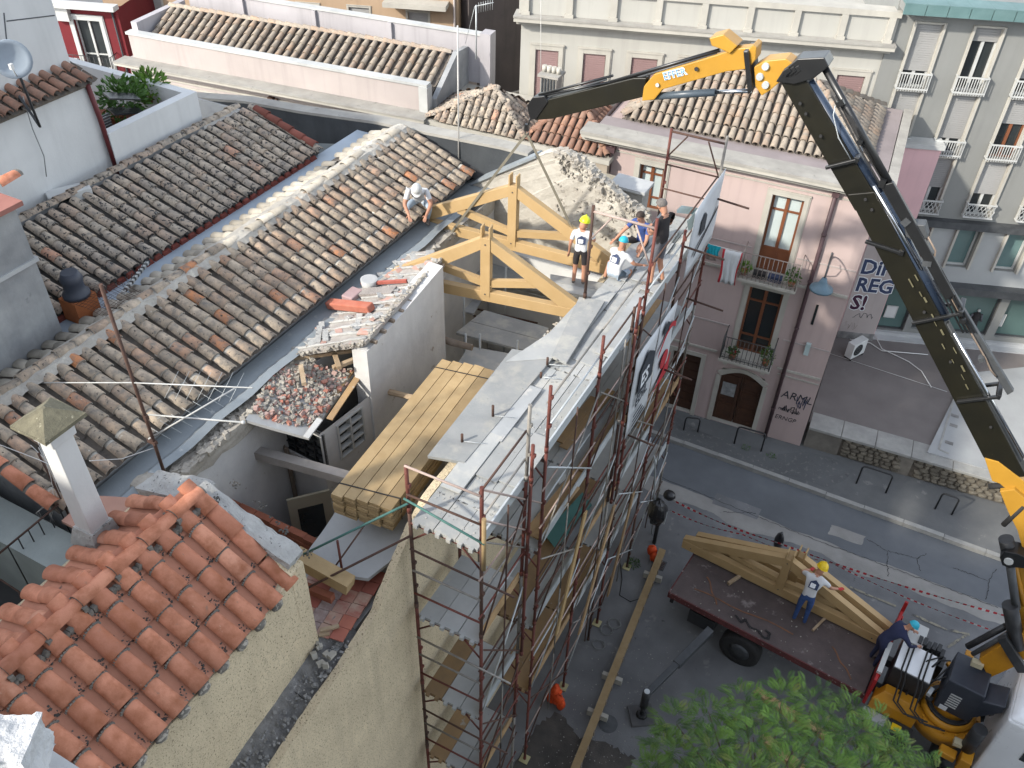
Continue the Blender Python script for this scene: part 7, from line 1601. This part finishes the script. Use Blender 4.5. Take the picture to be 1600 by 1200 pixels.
m = MB(); FK.box(m, BL + 1.15, BL + 1.8, -.95, -.2, 1.6, 2.5); m.prism([FK.P(BL + 1.75, -.2, 1.7), FK.P(BL + 2.15, -.2, 2.3), FK.P(BL + 2.15, -.2, 2.5), FK.P(BL + 1.75, -.2, 2.35)], -FK.n * .5); ch_ = m.build('crane_housing', mat('dark blue grey casing', (.025, .03, .042), (.035, .04, .052), 6, .4, .03, 30), tk, bevel=.03)
m = MB()
for k in range(6): FK.box(m, BL + 1.3, BL + 1.5, -.199, -.19, 1.8 + k * .07, 1.83 + k * .07)
m.build('grille_slots', white_metal, ch_); m = MB(); FK.box(m, BL + 1.24, BL + 1.38, -.199, -.19, 1.63, 1.75); m.build('plate', white_paint, ch_)
m = MB(); FK.box(m, BL + 1.9, BL + 2.1, .1, .4, .9, 1.3); FK.box(m, BL + 1.55, BL + 1.85, .15, .35, 1.0, 1.15); m.build('stabiliser_bracket', orange_paint, tk, bevel=.02)
m = MB(); m.tube([FK.P(BL + 1.95, .1, 1.3), FK.P(BL + 1.95, .1, 2.0)], .13, 14); m.build('stabiliser_leg', black_metal, tk)
m = MB(); m.boxm(Matrix.Translation(FK.P(BL + 1.8, .12, 1.35)), .2, .14, .1); m.build('junction_box', mat('cream box', (.5, .45, .3), (.45, .4, .27), 5, .6), tk)
m = MB(); m.boxm(Matrix.Translation(py(1527, 1037, 12.3)), .2, .12, .12); m.build('junction_box', mat('cream box', (.5, .45, .3)), tk)
# cab
m = MB(); cz = 2.75
cp = [(0, .12, 1.0), (0, -1.88, 1.0), (0, -1.88, cz - .1), (0, .12, cz - .1)]
FK.box(m, BL + 2.2, BL + 4.3, -1.88, .12, .75, cz - .12); m.hexa([FK.P(BL + 2.2, .12, cz - .12), FK.P(BL + 4.3, .12, cz - .12), FK.P(BL + 4.3, -1.88, cz - .12), FK.P(BL + 2.2, -1.88, cz - .12), FK.P(BL + 2.32, 0, cz), FK.P(BL + 4.1, 0, cz), FK.P(BL + 4.1, -1.76, cz), FK.P(BL + 2.32, -1.76, cz)]); cab = m.build('cab', white_paint, tk, bevel=.05)
m = MB(); FK.box(m, BL + 2.5, BL + 4.0, -.2, -.15, cz + .002, cz + .02); FK.box(m, BL + 2.5, BL + 4.0, -1.6, -1.55, cz + .002, cz + .02); m.build('roof_rib', white_paint, cab)
m = MB(); FK.box(m, BL + 2.7, BL + 3.5, .121, .13, 1.75, 2.4); m.build('side_window', glass_dark, cab)
m = MB(); m.tube([FK.P(BL + 2.42, -.5, cz + .02), FK.P(BL + 2.36, -.25, cz + .05)], .012, 5); m.build('aerial', rubber, cab)
# outrigger to the near side
og = thing('outrigger', 'extended black stabiliser leg of the truck standing on a pad', 'outrigger', pz(1010, 1115, 0))
o1, o2 = pz(1010, 1085, .85), pz(1110, 985, .95); m = MB(); m.bar(o2, o2.lerp(o1, .55), .17, .16); m.bar(o2.lerp(o1, .5), o1, .13, .12); m.build('beam', grey_metal, og, bevel=.01)
f0 = V((o1.x, o1.y, 0)); m = MB(); m.tube([f0 + V((0, 0, .95)), f0 + V((0, 0, .40))], .085, 14); m.tube([f0 + V((0, 0, .40)), f0 + V((0, 0, .12))], .05, 12); m.tube([f0 + V((0, 0, .12)), f0 + V((0, 0, .06))], [.09, .12], 14); m.build('leg', black_metal, og)
m = MB(); m.tube([f0 + V((0, 0, .952)), f0 + V((0, 0, .97))], .06, 12); m.build('leg_cap', zinc, og)
m = MB(); m.boxm(Matrix.Translation(f0 + V((0, 0, .03))) @ Matrix.Rotation(.6, 4, 'Z'), .5, .46, .06); m.build('pad', mat('grey support pad', (.07, .07, .075), (.10, .10, .10), 6, .8), og)
# things on the platform
m = MB(); p = pz(1150, 905, 1.3); m.bar(pz(1138, 912, 1.27), pz(1156, 900, 1.27), .07, .07); m.bar(pz(1270, 985, 1.27), pz(1290, 965, 1.27), .05, .05); tag(m.build('timber_bearer', wood_log), 'short timber bearers under the truss on the truck platform', 'timber')
m = MB(); pts = [pz(*q, 1.22) for q in ((1150, 962), (1158, 972), (1165, 968), (1172, 980), (1185, 985), (1192, 995), (1200, 998), (1203, 990), (1196, 984))]
for i in range(len(pts) - 1):
    for k in range(4):
        q = pts[i].lerp(pts[i + 1], k / 4); m.tube([q + V((.025 * math.cos(a), .018 * math.sin(a), .005 * math.sin(a * 2 + k))) for a in [j * math.pi / 4 for j in range(9)]], .007, 4)
tag(m.build('chain', black_metal), 'heap of black lifting chain on the truck platform', 'chain')
for (a, b) in (((1085, 920), (1240, 990)), ((1300, 1010), (1330, 1060)), ((1120, 945), (1105, 900))):
    A_, B_ = pz(*a, 1.206), pz(*b, 1.206); n_ = 8; m = MB()
    for i in range(n_):
        p, q = A_.lerp(B_, i / n_) + V((0, .03 * math.sin(i * 1.3), 0)), A_.lerp(B_, (i + 1) / n_) + V((0, .03 * math.sin(i * 1.3 + 1.3), 0)); m.bar(p, q, .035, .006)
    tag(m.build('load_strap', mat('dirty orange strap', (.22, .10, .05), (.12, .07, .05), 9, .9)), {1085: 'long dirty load strap lying along the truck platform', 1300: 'short load strap lying near the red tailboard', 1120: 'short load strap lying near the open end of the platform'}[a[0]], 'strap', 'load straps on the platform')
m = MB()
for _ in range(90):
    p = pz(ru(1070, 1330), ru(900, 1060), 1.205); q = FK.n.dot(p - FK.o); u = FK.e.dot(p - FK.o)
    if 0.1 < u < BL - .1 and -1.2 < q < -.05: m.chunk(p, ru(.006, .02))
tag(m.build('platform_grit', rubble_m, tk), kind='stuff')
# ---- the crane arm, in its own vertical plane
YB = 12.65
cr = thing('loader_crane', 'black and yellow folding crane arm reaching over the building site', 'crane arm', py(1590, 985, YB))
def slabp(name, pts, th, m_, y=YB, bev=.012, par=None):
    mb = MB(); mb.prism([V((py(u, v, y - th / 2).x, y - th / 2, py(u, v, y - th / 2).z)) for u, v in pts], (0, th, 0)); return mb.build(name, m_, par or cr, bevel=bev)
def cyl(name, a, b, r, m_, y=YB, n=12, par=None):
    mb = MB(); mb.tube([py(*a, y), py(*b, y)], r, n); return mb.build(name, m_, par or cr)
# main boom: outer section, then the inner one, with collars
slabp('boom_section', [(1324, 304), (1366, 300), (1604, 745), (1565, 748), (1536, 714)], .26, boom_side)
slabp('boom_section', [(1220, 130), (1256, 118), (1374, 316), (1336, 330)], .23, boom_side)
mb = MB(); q0, q1 = py(1262, 128, YB), py(1372, 300, YB); mb.tube([q0, q1], .09, 14); mb.tube([q1, py(1476, 498, YB)], .10, 14); mb.build('lift_cylinder', mat('blue black steel', (.025, .04, .07), (.035, .05, .08), 4, .25, spec=.7), cr)
for (a, b) in (((1290, 262), (1338, 250)), ((1352, 377), (1408, 395)), ((1425, 505), (1500, 490)), ((1495, 628), (1560, 620))):
    A_, B_ = py(*a, YB - .16), py(*b, YB - .16); mb = MB(); mb.bar(A_, B_, .05, .06, up=(0, 1, 0)); mb.bar(A_ + V((0, .36, 0)), B_ + V((0, .36, 0)), .05, .06, up=(0, 1, 0)); mb.bar(B_ - V((0, .02, 0)), B_ + V((.0, .40, 0)), .07, .09); mb.build('collar', black_gloss, cr, bevel=.01)
# extension cylinders and hose carrier along the upper side
cyl('cylinder', (1288, 105), (1398, 300), .05, black_gloss, YB - .05); cyl('cylinder', (1275, 140), (1420, 385), .045, black_gloss, YB + .1)
cyl('cylinder', (1395, 290), (1560, 590), .028, grey_metal, YB + .05); cyl('cylinder_rod', (1365, 290), (1440, 420), .03, chrome, YB - .1); cyl('cylinder', (1478, 505), (1592, 720), .05, grey_metal, YB - .02); cyl('cylinder_rod', (1490, 520), (1600, 715), .025, chrome, YB - .1)
slabp('hose_carrier', [(1376, 290), (1395, 285), (1492, 462), (1478, 470)], .08, black_gloss, YB - .1); slabp('hose_carrier', [(1468, 445), (1480, 440), (1584, 612), (1574, 618)], .09, grey_metal, YB + .02)
mb = MB(); pts = [(1450, 370), (1462, 392), (1460, 402), (1468, 418), (1484, 448), (1490, 455), (1488, 468), (1500, 490), (1540, 560), (1548, 578), (1556, 588)]
mb.tube([py(u, v, YB - .08) for u, v in pts], .014, 6); mb.build('pressure_pipe', mat('brown steel pipe', (.22, .17, .13), (.18, .14, .11), 6, .5), cr)
slabp('pulley_block', [(1412, 350), (1445, 352), (1450, 372), (1432, 380), (1415, 370)], .2, grey_metal, YB)
for k in range(5):
    mb = MB(); o_ = ru(-6, 6); mb.tube([py(1248 + k * 5, 98, YB + ru(-.15, .15)), py(1282 + o_, 96 + k, YB), py(1300 + o_, 130, YB), py(1330 + o_, 190, YB - .1), py(1372 + o_, 262, YB), py(1398 + o_, 310, YB)], .014, 6); mb.build('hydraulic_hose', rubber, cr)
mb = MB(); mb.tube([py(1305, 165, YB - .16), py(1302, 180, YB - .18), py(1310, 215, YB - .16), py(1330, 250, YB - .15)], .008, 5); mb.build('hose_clip', zinc, cr)
for k in range(4):
    mb = MB(); o_ = 6 * k; mb.tube([py(1300 + o_, 150, YB - .12 + .06 * k), py(1345 + o_, 235, YB - .1 + .05 * k), py(1400 + o_, 330, YB - .1 + .05 * k), py(1455 + o_, 425, YB - .1), py(1505 + o_, 520, YB - .1)], .013, 6); mb.build('hydraulic_hose', rubber, cr)
for (u, v) in ((1310, 160), (1340, 220), (1375, 285), (1412, 345), (1445, 410), (1500, 500), (1530, 560)):
    mb = MB(); mb.boxm(Matrix.Translation(py(u + 4, v, YB - .1)) @ Matrix.Rotation(ru(0, 3), 4, 'Y'), ru(.06, .13), .12, ru(.06, .12)); mb.build('hose_clamp', random.choice([grey_metal, black_gloss]), cr)
# elbow knuckle
slabp('knuckle', [(1178, 105), (1195, 95), (1228, 92), (1240, 100), (1222, 125), (1205, 140), (1190, 150), (1180, 135)], .3, yellow); slabp('knuckle_cover', [(1212, 128), (1225, 108), (1246, 92), (1288, 90), (1295, 104), (1270, 124), (1240, 132)], .34, black_gloss)
for (u, v, r) in ((1196, 104, .05), (1187, 120, .05), (1196, 133, .05)): 
    mb = MB(); c = py(u, v, YB - .17); mb.tube([c - V((0, .02, 0)), c + V((0, .38, 0))], r, 12); mb.build('pin', zinc, cr)
slabp('link', [(1161, 80), (1169, 80), (1176, 142), (1168, 148)], .42, black_gloss)
for k in range(6): slabp('hose_bracket', [(1222 + k * 8, 112 - k * 2), (1232 + k * 8, 106 - k * 2), (1236 + k * 8, 112 - k), (1226 + k * 8, 120 - k)], .44 - .04 * k, black_gloss, bev=.004)
# jib
slabp('jib', [(1005, 136), (1022, 116), (1100, 92), (1150, 76), (1178, 74), (1182, 86), (1168, 108), (1135, 112), (1035, 140), (1022, 156), (1003, 158)], .2, yellow)
slabp('jib_plate', [(1108, 60), (1130, 54), (1152, 72), (1140, 84), (1124, 76), (1112, 72)], .3, yellow)
slabp('jib_horn', [(1166, 82), (1176, 70), (1182, 74), (1180, 94), (1172, 104)], .3, yellow)
slabp('jib_extension', [(828, 178), (836, 188), (862, 186), (1004, 152), (1010, 122), (990, 122), (858, 155)], .2, boom_side); slabp('jib_tip', [(823, 165), (832, 152), (850, 150), (856, 160), (838, 186), (828, 188)], .24, black_gloss)
for (a, b, r, m_) in (((835, 152), (955, 128), .022, black_gloss), ((955, 128), (1125, 78), .028, black_gloss), ((840, 156), (948, 124), .018, grey_metal), ((842, 148), (958, 118), .02, black_gloss), ((960, 132), (1120, 84), .02, grey_metal)): cyl('jib_cylinder', a, b, r, m_, YB - .03)
cyl('jib_ram', (1016, 151), (1118, 144), .055, mat('blue grey ram', (.07, .09, .11), (.06, .08, .10), 4, .35), YB); cyl('jib_ram_rod', (1118, 144), (1174, 142), .032, chrome, YB)
e0 = py(1037, 126, YB - .135); e1 = py(1075, 116, YB - .135); ee = (e1 - e0).normalized(); uu = V((ee.z * -1, 0, ee.x)); uu = V((-ee.z, 0, ee.x))
e0 += V((0, .03, 0)); e1 += V((0, .03, 0)); lettering('EFFER', e0 + V((0, -.002, 0)) , ee, uu, .15, ink_white, cr, .003, .008, sx=.95); lettering('EFFER', e0 + V((0, -.012, 0)), ee, uu, .15, mat('light blue print', (.06, .27, .48), (.05, .24, .44), 5, .5), cr, .003, -.003, sx=.95)
for (u, v) in ((1088, 108), (1027, 133)): 
    mb = MB(); c = py(u, v, YB - .13); mb.tube([c - V((0, .006, 0)), c + V((0, .01, 0))], .03, 12); mb.build('boss', white_metal if u < 1050 else rubber, cr)
for (u, v) in ((1352, 312), (1362, 328), (1282, 213), (1250, 162), (1259, 178), (1444, 488), (1485, 566), (1548, 668)):
    mb = MB(); c = py(u, v, YB - .175); mb.tube([c - V((0, .004, 0)), c + V((0, .02, 0))], .022, 10); mb.build('bolt_hole', rubber, cr)
scuff = mat('scraped boom paint', (.13, .12, .07), (.09, .082, .045), 8, .7)
for k in range(13):
    f = rnd(); u = 1420 + 115 * f + ru(-12, 12); v = 430 + 200 * f + ru(-10, 10); c = py(u, v, YB - .172); d = (py(u + 12, v + 22, YB - .172) - c).normalized()
    mb = MB(); mb.bar(c - d * ru(.02, .07), c + d * ru(.02, .09), ru(.008, .03), .003, up=(0, 1, 0)); mb.build('scrape_mark', scuff, cr)
# foot of the boom: yellow links, black cylinder, column head
slabp('boom_foot', [(1538, 716), (1560, 722), (1610, 760), (1625, 800), (1600, 790), (1562, 756), (1550, 752)], .3, yellow); slabp('boom_link', [(1562, 768), (1585, 765), (1625, 800), (1630, 880), (1598, 860), (1590, 830), (1575, 800)], .26, yellow, YB - .1)
cyl('slew_hose', (1545, 760), (1590, 757), .05, rubber, YB - .1); cyl('slew_hose', (1568, 820), (1600, 790), .045, rubber, YB - .2)
cyl('luffing_cylinder', (1572, 842), (1580, 880), .12, black_metal, YB - .25, 16); cyl('luffing_rod', (1578, 880), (1588, 950), .07, grey_metal, YB - .25, 14); cyl('luffing_rod', (1582, 870), (1600, 945), .05, orange_paint, YB - .1, 12)
slabp('pivot_plate', [(1562, 872), (1570, 862), (1590, 866), (1612, 876), (1612, 890), (1578, 886), (1566, 884)], .3, black_gloss, YB - .3)
mb = MB(); c = py(1576, 877, YB - .46); mb.tube([c - V((0, .02, 0)), c + V((0, .04, 0))], .07, 16); mb.build('pivot_pin', white_metal, cr)
cyl('column_head', (1578, 945), (1590, 1010), .13, black_metal, YB - .3, 16); slabp('column_arm', [(1530, 1030), (1570, 1005), (1612, 980), (1625, 1010), (1590, 1040), (1545, 1060)], .3, orange_paint, 12.45); cyl('column_ram', (1512, 1010), (1572, 978), .06, black_metal, 12.5, 12); cyl('column_ram', (1520, 1022), (1575, 990), .045, grey_metal, 12.4, 12)
slabp('rocker', [(1558, 1000), (1572, 997), (1600, 1040), (1608, 1052), (1590, 1052), (1576, 1030)], .1, black_metal, 12.2); slabp('column_cover', [(1575, 900), (1600, 880), (1625, 900), (1625, 1000), (1590, 985)], .3, yellow, 12.75)
# slings and hook
sg = thing('lifting_sling', 'two grey webbing slings from the crane hook to the hanging truss', 'sling', py(822, 212, YB))
hk = py(823, 208, YB)
for (u, d) in ((.62, 0), (3.3, 0)):
    zt_ = 8.27 + .2 + (1.0 * u / 2.14 if u < 2.14 else 1.0 * (4.28 - u) / 2.14) + .05; q = FT1.P(u, 0, min(zt_, 9.2)); 
    if u < 1: q = FT1.P(.85, .09, 8.26)
    mb = MB(); mb.bar(hk, q, .045, .012, up=(0, 1, 0)); mb.build('strap', rope_m, sg)
hko = thing('crane_hook', 'black hook block under the crane tip', 'hook', hk); mb = MB(); mb.tube([py(830, 180, YB), hk + V((0, 0, .06))], .014, 6); mb.boxm(Matrix.Translation(hk + V((0, 0, .1))), .07, .06, .12); mb.tube([hk + V((.03 * math.cos(a), 0, .03 * math.sin(a))) for a in [-3.9 + i * .5 for i in range(10)]], .012, 6); mb.build('hook_body', black_gloss, hko)
mb = MB(); mb.tube([py(845, 0, 14.5), py(845, 110, 14.2)], .006, 4); mb.tube([py(715, 40, 14.5), py(717, 265, 14.38)], .016, 6); tag(mb.build('wall_antenna_mast', mat('pale mast', (.5, .49, .46), (.4, .39, .37), 8, .6)), 'thin pale antenna mast standing at the tarred wall', 'antenna')
t = thing('comb_antenna', 'comb shaped antenna on a guyed mast at the parapet end', 'antenna', py(745, 90, 20.2))
mb = MB(); mb.tube([py(744, 92, 20.2), py(744, 8, 20.2)], .02, 6); mb.tube([py(742, 10, 20.2), py(727, 68, 20.4)], .008, 4); mb.tube([py(742, 10, 20.2), py(771, 4, 20.2)], .012, 5); mb.build('mast', zinc, t)
for k in range(7): mb = MB(); c = py(748 + k * 3.6, 9 - k * .8, 20.2); mb.tube([c + V((0, 0, -.17)), c + V((0, 0, .08))], .006, 4); mb.build('element', zinc, t)
# ================================================================ street things
gbm = thing('ground_beam', 'long timber beam lying on small blocks beside the scaffold', 'beam', pz(960, 1030, 0))
q0, q1 = pz(1035, 860, .25), pz(893, 1215, .25); mb = MB(); dd = (q1 - q0).normalized(); mb.bar(q0, q1, .16, .12); mb = subdivided(mb, (1, .5, .25), .006, 4); mb.build('beam', wood_stack, gbm)
mb = MB(); n_ = Vector((-dd.y, dd.x, 0))
for k in range(16): c = q0.lerp(q1, .05 + k * .06); mb.bar(c - dd * .03 + n_ * .085, c + dd * .03 + n_ * .085, .02, .13)
mb.build('notch', wood_old, gbm)
for f in (.12, .6, .75): 
    c = q0.lerp(q1, f); mb = MB(); mb.bar(V((c.x, c.y, .09)) - n_ * .22, V((c.x, c.y, .09)) + n_ * .22, .09, .17); mb.build('block', stone_trim, gbm)
for k, (ua, va, ub, vb, hh) in enumerate(((1068, 672, 1090, 675, .5), (1147, 693, 1189, 705, .65), (1338, 755, 1384, 770, .66), (1461, 795, 1487, 804, .6))):
    A_, B_ = pz(ua, va, .12), pz(ub, vb, .12); mb = MB(); up = V((0, 0, 1)); r_ = .08; dx = (B_ - A_).normalized()
    mb.tube([A_, A_ + up * (hh - r_), A_ + up * (hh - .02) + dx * .025, A_ + up * hh + dx * r_, B_ + up * hh - dx * r_, B_ + up * (hh - .02) - dx * .025, B_ + up * (hh - r_), B_], .024, 8)
    tag(mb.build('pavement_hoop', black_metal), ['narrow black hoop barrier in front of the garage door', 'wide black hoop barrier in front of the arched door', 'wide black hoop barrier along the stone wall', 'narrow black hoop barrier at the far end of the stone wall'][k], 'barrier', 'black hoop barriers on the pavement')
def tape(pts, label):
    mb = MB(); L = 0; r = MB()
    P_ = []
    for i in range(len(pts) - 1):
        n = max(2, int((pts[i + 1] - pts[i]).length / .075))
        for k in range(n): P_.append(pts[i].lerp(pts[i + 1], k / n) - V((0, 0, .10 * math.sin(math.pi * k / n))))
    P_.append(pts[-1])
    for i in range(len(P_) - 1):
        tw = .4 * math.sin(i * .35); u = V((0, math.sin(tw), math.cos(tw))) * (.026 if 'upper' in label else .016); mb.quad(P_[i] - u, P_[i + 1] - u, P_[i + 1] + u, P_[i] + u, mi=i % 2)
    o = mb.build('barrier_tape', [white_metal, ink_red]); return tag(o, label, 'tape', 'red and white barrier tapes')
pole_ = pz(1045, 800, 0)
tape([px(1052, 782, -2.95), py(1215, 848, 14.9), py(1570, 962, 15.2)], 'upper red and white barrier tape along the road edge')
tape([px(1046, 797, -2.95), py(1160, 835, 14.6), py(1300, 880, 14.9), py(1550, 985, 15.0)], 'lower red and white barrier tape behind the truck')
t = thing('wrapped_signal', 'traffic signal wrapped in black plastic at the scaffold foot', 'traffic signal', pz(1022, 845, 0))
b0 = pz(1022, 848, 0); hd_ = px(1046, 774, b0.x + .05)
mb = MB(); mb.tube([b0, b0 + V((0, 0, 1.5))], .05, 8); mb.build('post', black_metal, t)
mb = MB(); mb.ball(px(1027, 800, b0.x), .22, .2, .42, n=14, m=9, jit=.10); mb = subdivided(mb, (.12,), .02, 5); mb.build('wrapping', plastic_black, t)
mb = MB(); mb.ball(hd_, .15, .14, .13, n=14, m=8, jit=.06); mb.build('lamp_hood', plastic_black, t)
mb = MB(); mb.bar(px(1040, 800, b0.x + .1), px(1035, 818, b0.x + .1), .1, .02); mb.build('notice', white_metal, t)
mb = MB(); c = pz(1019, 860, .2); mb.ball(c, .13, .11, .16, n=12, m=8, jit=.12); mb.ball(c + V((.1, -.12, -.06)), .10, .09, .15, n=12, m=8, jit=.12); tag(mb.build('orange_sack', orange_mesh), 'bright orange plastic sack at the top end of the long beam', 'sack')
mb = MB(); c = pz(868, 1092, .3); 
for k in range(9): 
    q = c + V((ru(-.12, .14), ru(-.1, .14), ru(-.2, .25))); mb.ball(q, ru(.08, .15), ru(.08, .14), ru(.1, .2), n=10, m=6, jit=.2)
tag(mb.build('orange_netting', orange_mesh), 'crumpled bundle of orange safety netting at the scaffold foot', 'netting')
mb = MB()
for (U, Vv) in ((935, 1008), (948, 985), (960, 975)):
    c = pz(U, Vv, .03)
    mb.tube([c + V((ru(.11, .17) * math.cos(a) , ru(.10, .15) * math.sin(a), .012 * a / 6.28)) for a in [i * math.pi / 7 for i in range(50)]], .006, 4)
tag(mb.build('cable_coil', mat('grey cable', (.25, .26, .26))), 'loose coils of pale cable on the asphalt by the scaffold', 'cable')
mb = MB(); mb.tube([pz(*q, .015) for q in ((968, 870), (972, 905), (968, 930), (985, 940), (1000, 935))], .01, 4); tag(mb.build('ground_cable', rubber), 'black cable trailing on the asphalt by the scaffold foot', 'cable')
mb = MB(); wp = [pz(*q, .9) for q in ((1328, 530), (1360, 536), (1378, 548), (1450, 554))]; mb.tube(wp, .014, 5); mb.tube([pz(*q, .9) for q in ((1365, 520), (1378, 545), (1420, 565), (1440, 580), (1455, 605))], .014, 5); mb.tube([pz(1296, 552, .88), pz(1480, 612, .88)], .006, 4); tag(mb.build('terrace_cable', cable_w), 'white cables trailing across the terrace paving', 'cable')
mb = MB(); p = pz(1217, 845, .5); mb.ball(p, .12, .1, .3, n=10, m=7, jit=.15); mb.tube([pz(1212, 872, 0), p], .02, 6); tag(mb.build('black_bag', plastic_black), 'small black bag hanging on the barrier tape behind the truss', 'bag')
t = thing('weed_patch', None, None, (0, 0, 0)) if 0 else None
mb = MB(); leafy(mb, pz(990, 880, .05), .16, 160, .05, flat=.3); tag(mb.build('weeds', leaf_dark), kind='stuff')
mb = MB(); leafy(mb, pz(1205, 712, .14), .14, 90, .04, flat=.25); leafy(mb, pz(1165, 700, .14), .12, 70, .04, flat=.25); tag(mb.build('kerb_weeds', leaf_dark), kind='stuff')
mb = MB()
for _ in range(260):
    U, Vv = ru(840, 1060), ru(1010, 1200); p = pz(U, Vv, .01)
    if p.x > -3.2: mb.boxm(Matrix.Translation(p) @ Matrix.Rotation(ru(0, 3), 4, 'Z'), ru(.006, .03), ru(.006, .02), ru(.006, .015))
tag(mb.build('street_litter', mat('pale litter', (.42, .41, .38), (.20, .19, .18), 30, .9)), kind='stuff')
q_ = [pz(*q, .006) for q in ((800, 1210), (835, 1135), (872, 1112), (905, 1150), (955, 1165), (990, 1185), (985, 1230), (800, 1230))]; P_ = []
for i in range(8):
    for k in range(9): t = q_[i].lerp(q_[(i + 1) % 8], k / 9); P_.append((t.x + ru(-.05, .05), t.y + ru(-.05, .05), .006))
mb = MB(); mb.quad(*P_); tag(mb.build('dirt_patch', mat('brown street dirt', (.10, .09, .08), (.05, .047, .045), 3, .95, .8, 40, spot=((.26, .25, .23), 16, .68, .05))), kind='structure')
# ================================================================ the young tree
tre = thing('street_tree', 'leafy young street tree with bright pinnate leaves in front of the truck', 'tree', (1.0, 7.4, 0))
mb = MB(); mb.tube([V((1.0, 7.4, 0)), V((1.02, 7.42, 1.3)), V((.98, 7.5, 2.3)), V((1.0, 7.6, 3.1))], [.11, .09, .075, .05], 10); mb.build('trunk', bark, tre)
mb = MB(); tips = []
clumps = []
rg = random.Random(21)
TP = [(1010, 1185, 3.4), (1045, 1110, 3.5), (1050, 1160, 3.8), (1095, 1090, 3.7), (1100, 1150, 4.0), (1150, 1080, 3.8), (1165, 1130, 4.1), (1210, 1070, 3.8), (1215, 1120, 4.1), (1260, 1075, 3.8), (1270, 1120, 4.0), (1310, 1095, 3.8), (1320, 1130, 4.0), (1355, 1120, 3.7), (1380, 1150, 3.6), (1150, 1190, 4.2), (1220, 1180, 4.3), (1290, 1180, 4.2), (1350, 1180, 3.9), (1400, 1180, 3.6), (1090, 1200, 4.0), (1440, 1195, 3.4), (1060, 1230, 3.8), (1180, 1240, 4.0), (1300, 1240, 4.0), (1400, 1240, 3.7), (1180, 1100, 3.2), (1260, 1140, 3.0), (1110, 1140, 2.9), (1340, 1170, 3.0), (1460, 1240, 3.4), (1025, 1150, 3.0)]
for (u, v, z) in TP:
    c = pz(u + 12, v + 22, z - .25); clumps.append(c); s = V((1.0, 7.55, ru(2.0, 2.9))); mid = s.lerp(c, .55) + V((0, 0, -.18)); mb.tube([s, mid, c], [.035, .022, .008], 6)
mb.build('limbs', bark, tre)
def frond(mb, p, d, L, mi):
    d = d.normalized(); n = 11; side = d.cross(V((0, 0, 1))); side = (side if side.length > .1 else V((1, 0, 0))).normalized(); up = side.cross(d)
    pts = [p + d * L * t - V((0, 0, 1)) * L * .38 * t * t for t in [i / n for i in range(n + 1)]]
    for i in range(1, n + 1):
        q = pts[i]; dl = (pts[i] - pts[i - 1]).normalized(); w_ = L * .30 * (1 - abs(i / n - .45) * .9)
        for sg in (-1, 1):
            a = (side * sg * .88 + dl * .5 + up * ru(-.12, .1) - V((0, 0, .22))).normalized(); k = w_ * .125; b = dl * k
            mb.add([q, q + a * w_ * .5 + b, q + a * w_, q + a * w_ * .5 - b], [(0, 1, 2, 3)], mi)
    mb.add([pts[0] - side * .003, pts[-1], pts[0] + side * .003], [(0, 1, 2)], mi)
crown = MB()
for c in clumps:
    for k in range(58):
        v = V((random.gauss(0, 1), random.gauss(0, 1), random.gauss(0, .8))).normalized() * .35 * rnd() ** .5; p = c + v; d = V((v.x, v.y, 0)).normalized() * ru(.5, 1) + V((ru(-.5, .5), ru(-.5, .5), ru(-.1, .75)))
        frond(crown, p, d, ru(.16, .27), 0 if rnd() < .55 else 1 if rnd() < .82 else 2)
tag(crown.build('crown', [leaf_m, leaf_dark, mat('yellowing pinnate leaf', (.20, .24, .05), (.16, .22, .04), 3, .55, big=.2)], tre), kind='stuff')
# a second bare timber visible through the leaves
mb = MB(); mb.bar(pz(1180, 1080, .6), pz(1290, 1150, .6), .16, .14); mb.bar(pz(1190, 1150, .4), pz(1260, 1210, .4), .2, .14); tag(mb.build('spare_beams', wood_new), 'timber beams lying under the street tree', 'beam')
# ================================================================ the house the photograph is taken from (its shade falls on the street)
ob = thing('viewpoint_house', 'tall plastered house the view is taken from', 'building', (4, -5, 0))
mb = MB(); mb.box(-6.4, 16, -12, -.75, 0, 15.2); mb.box(-16, -6.4, -12, -1.2, 0, 13.42); mb.build('wall', plaster_cream, ob)
mb = MB(); mb.box(-2.1, -1.2, -.75, .42, 14.95, 15.08); mb.build('ledge', cement, ob)
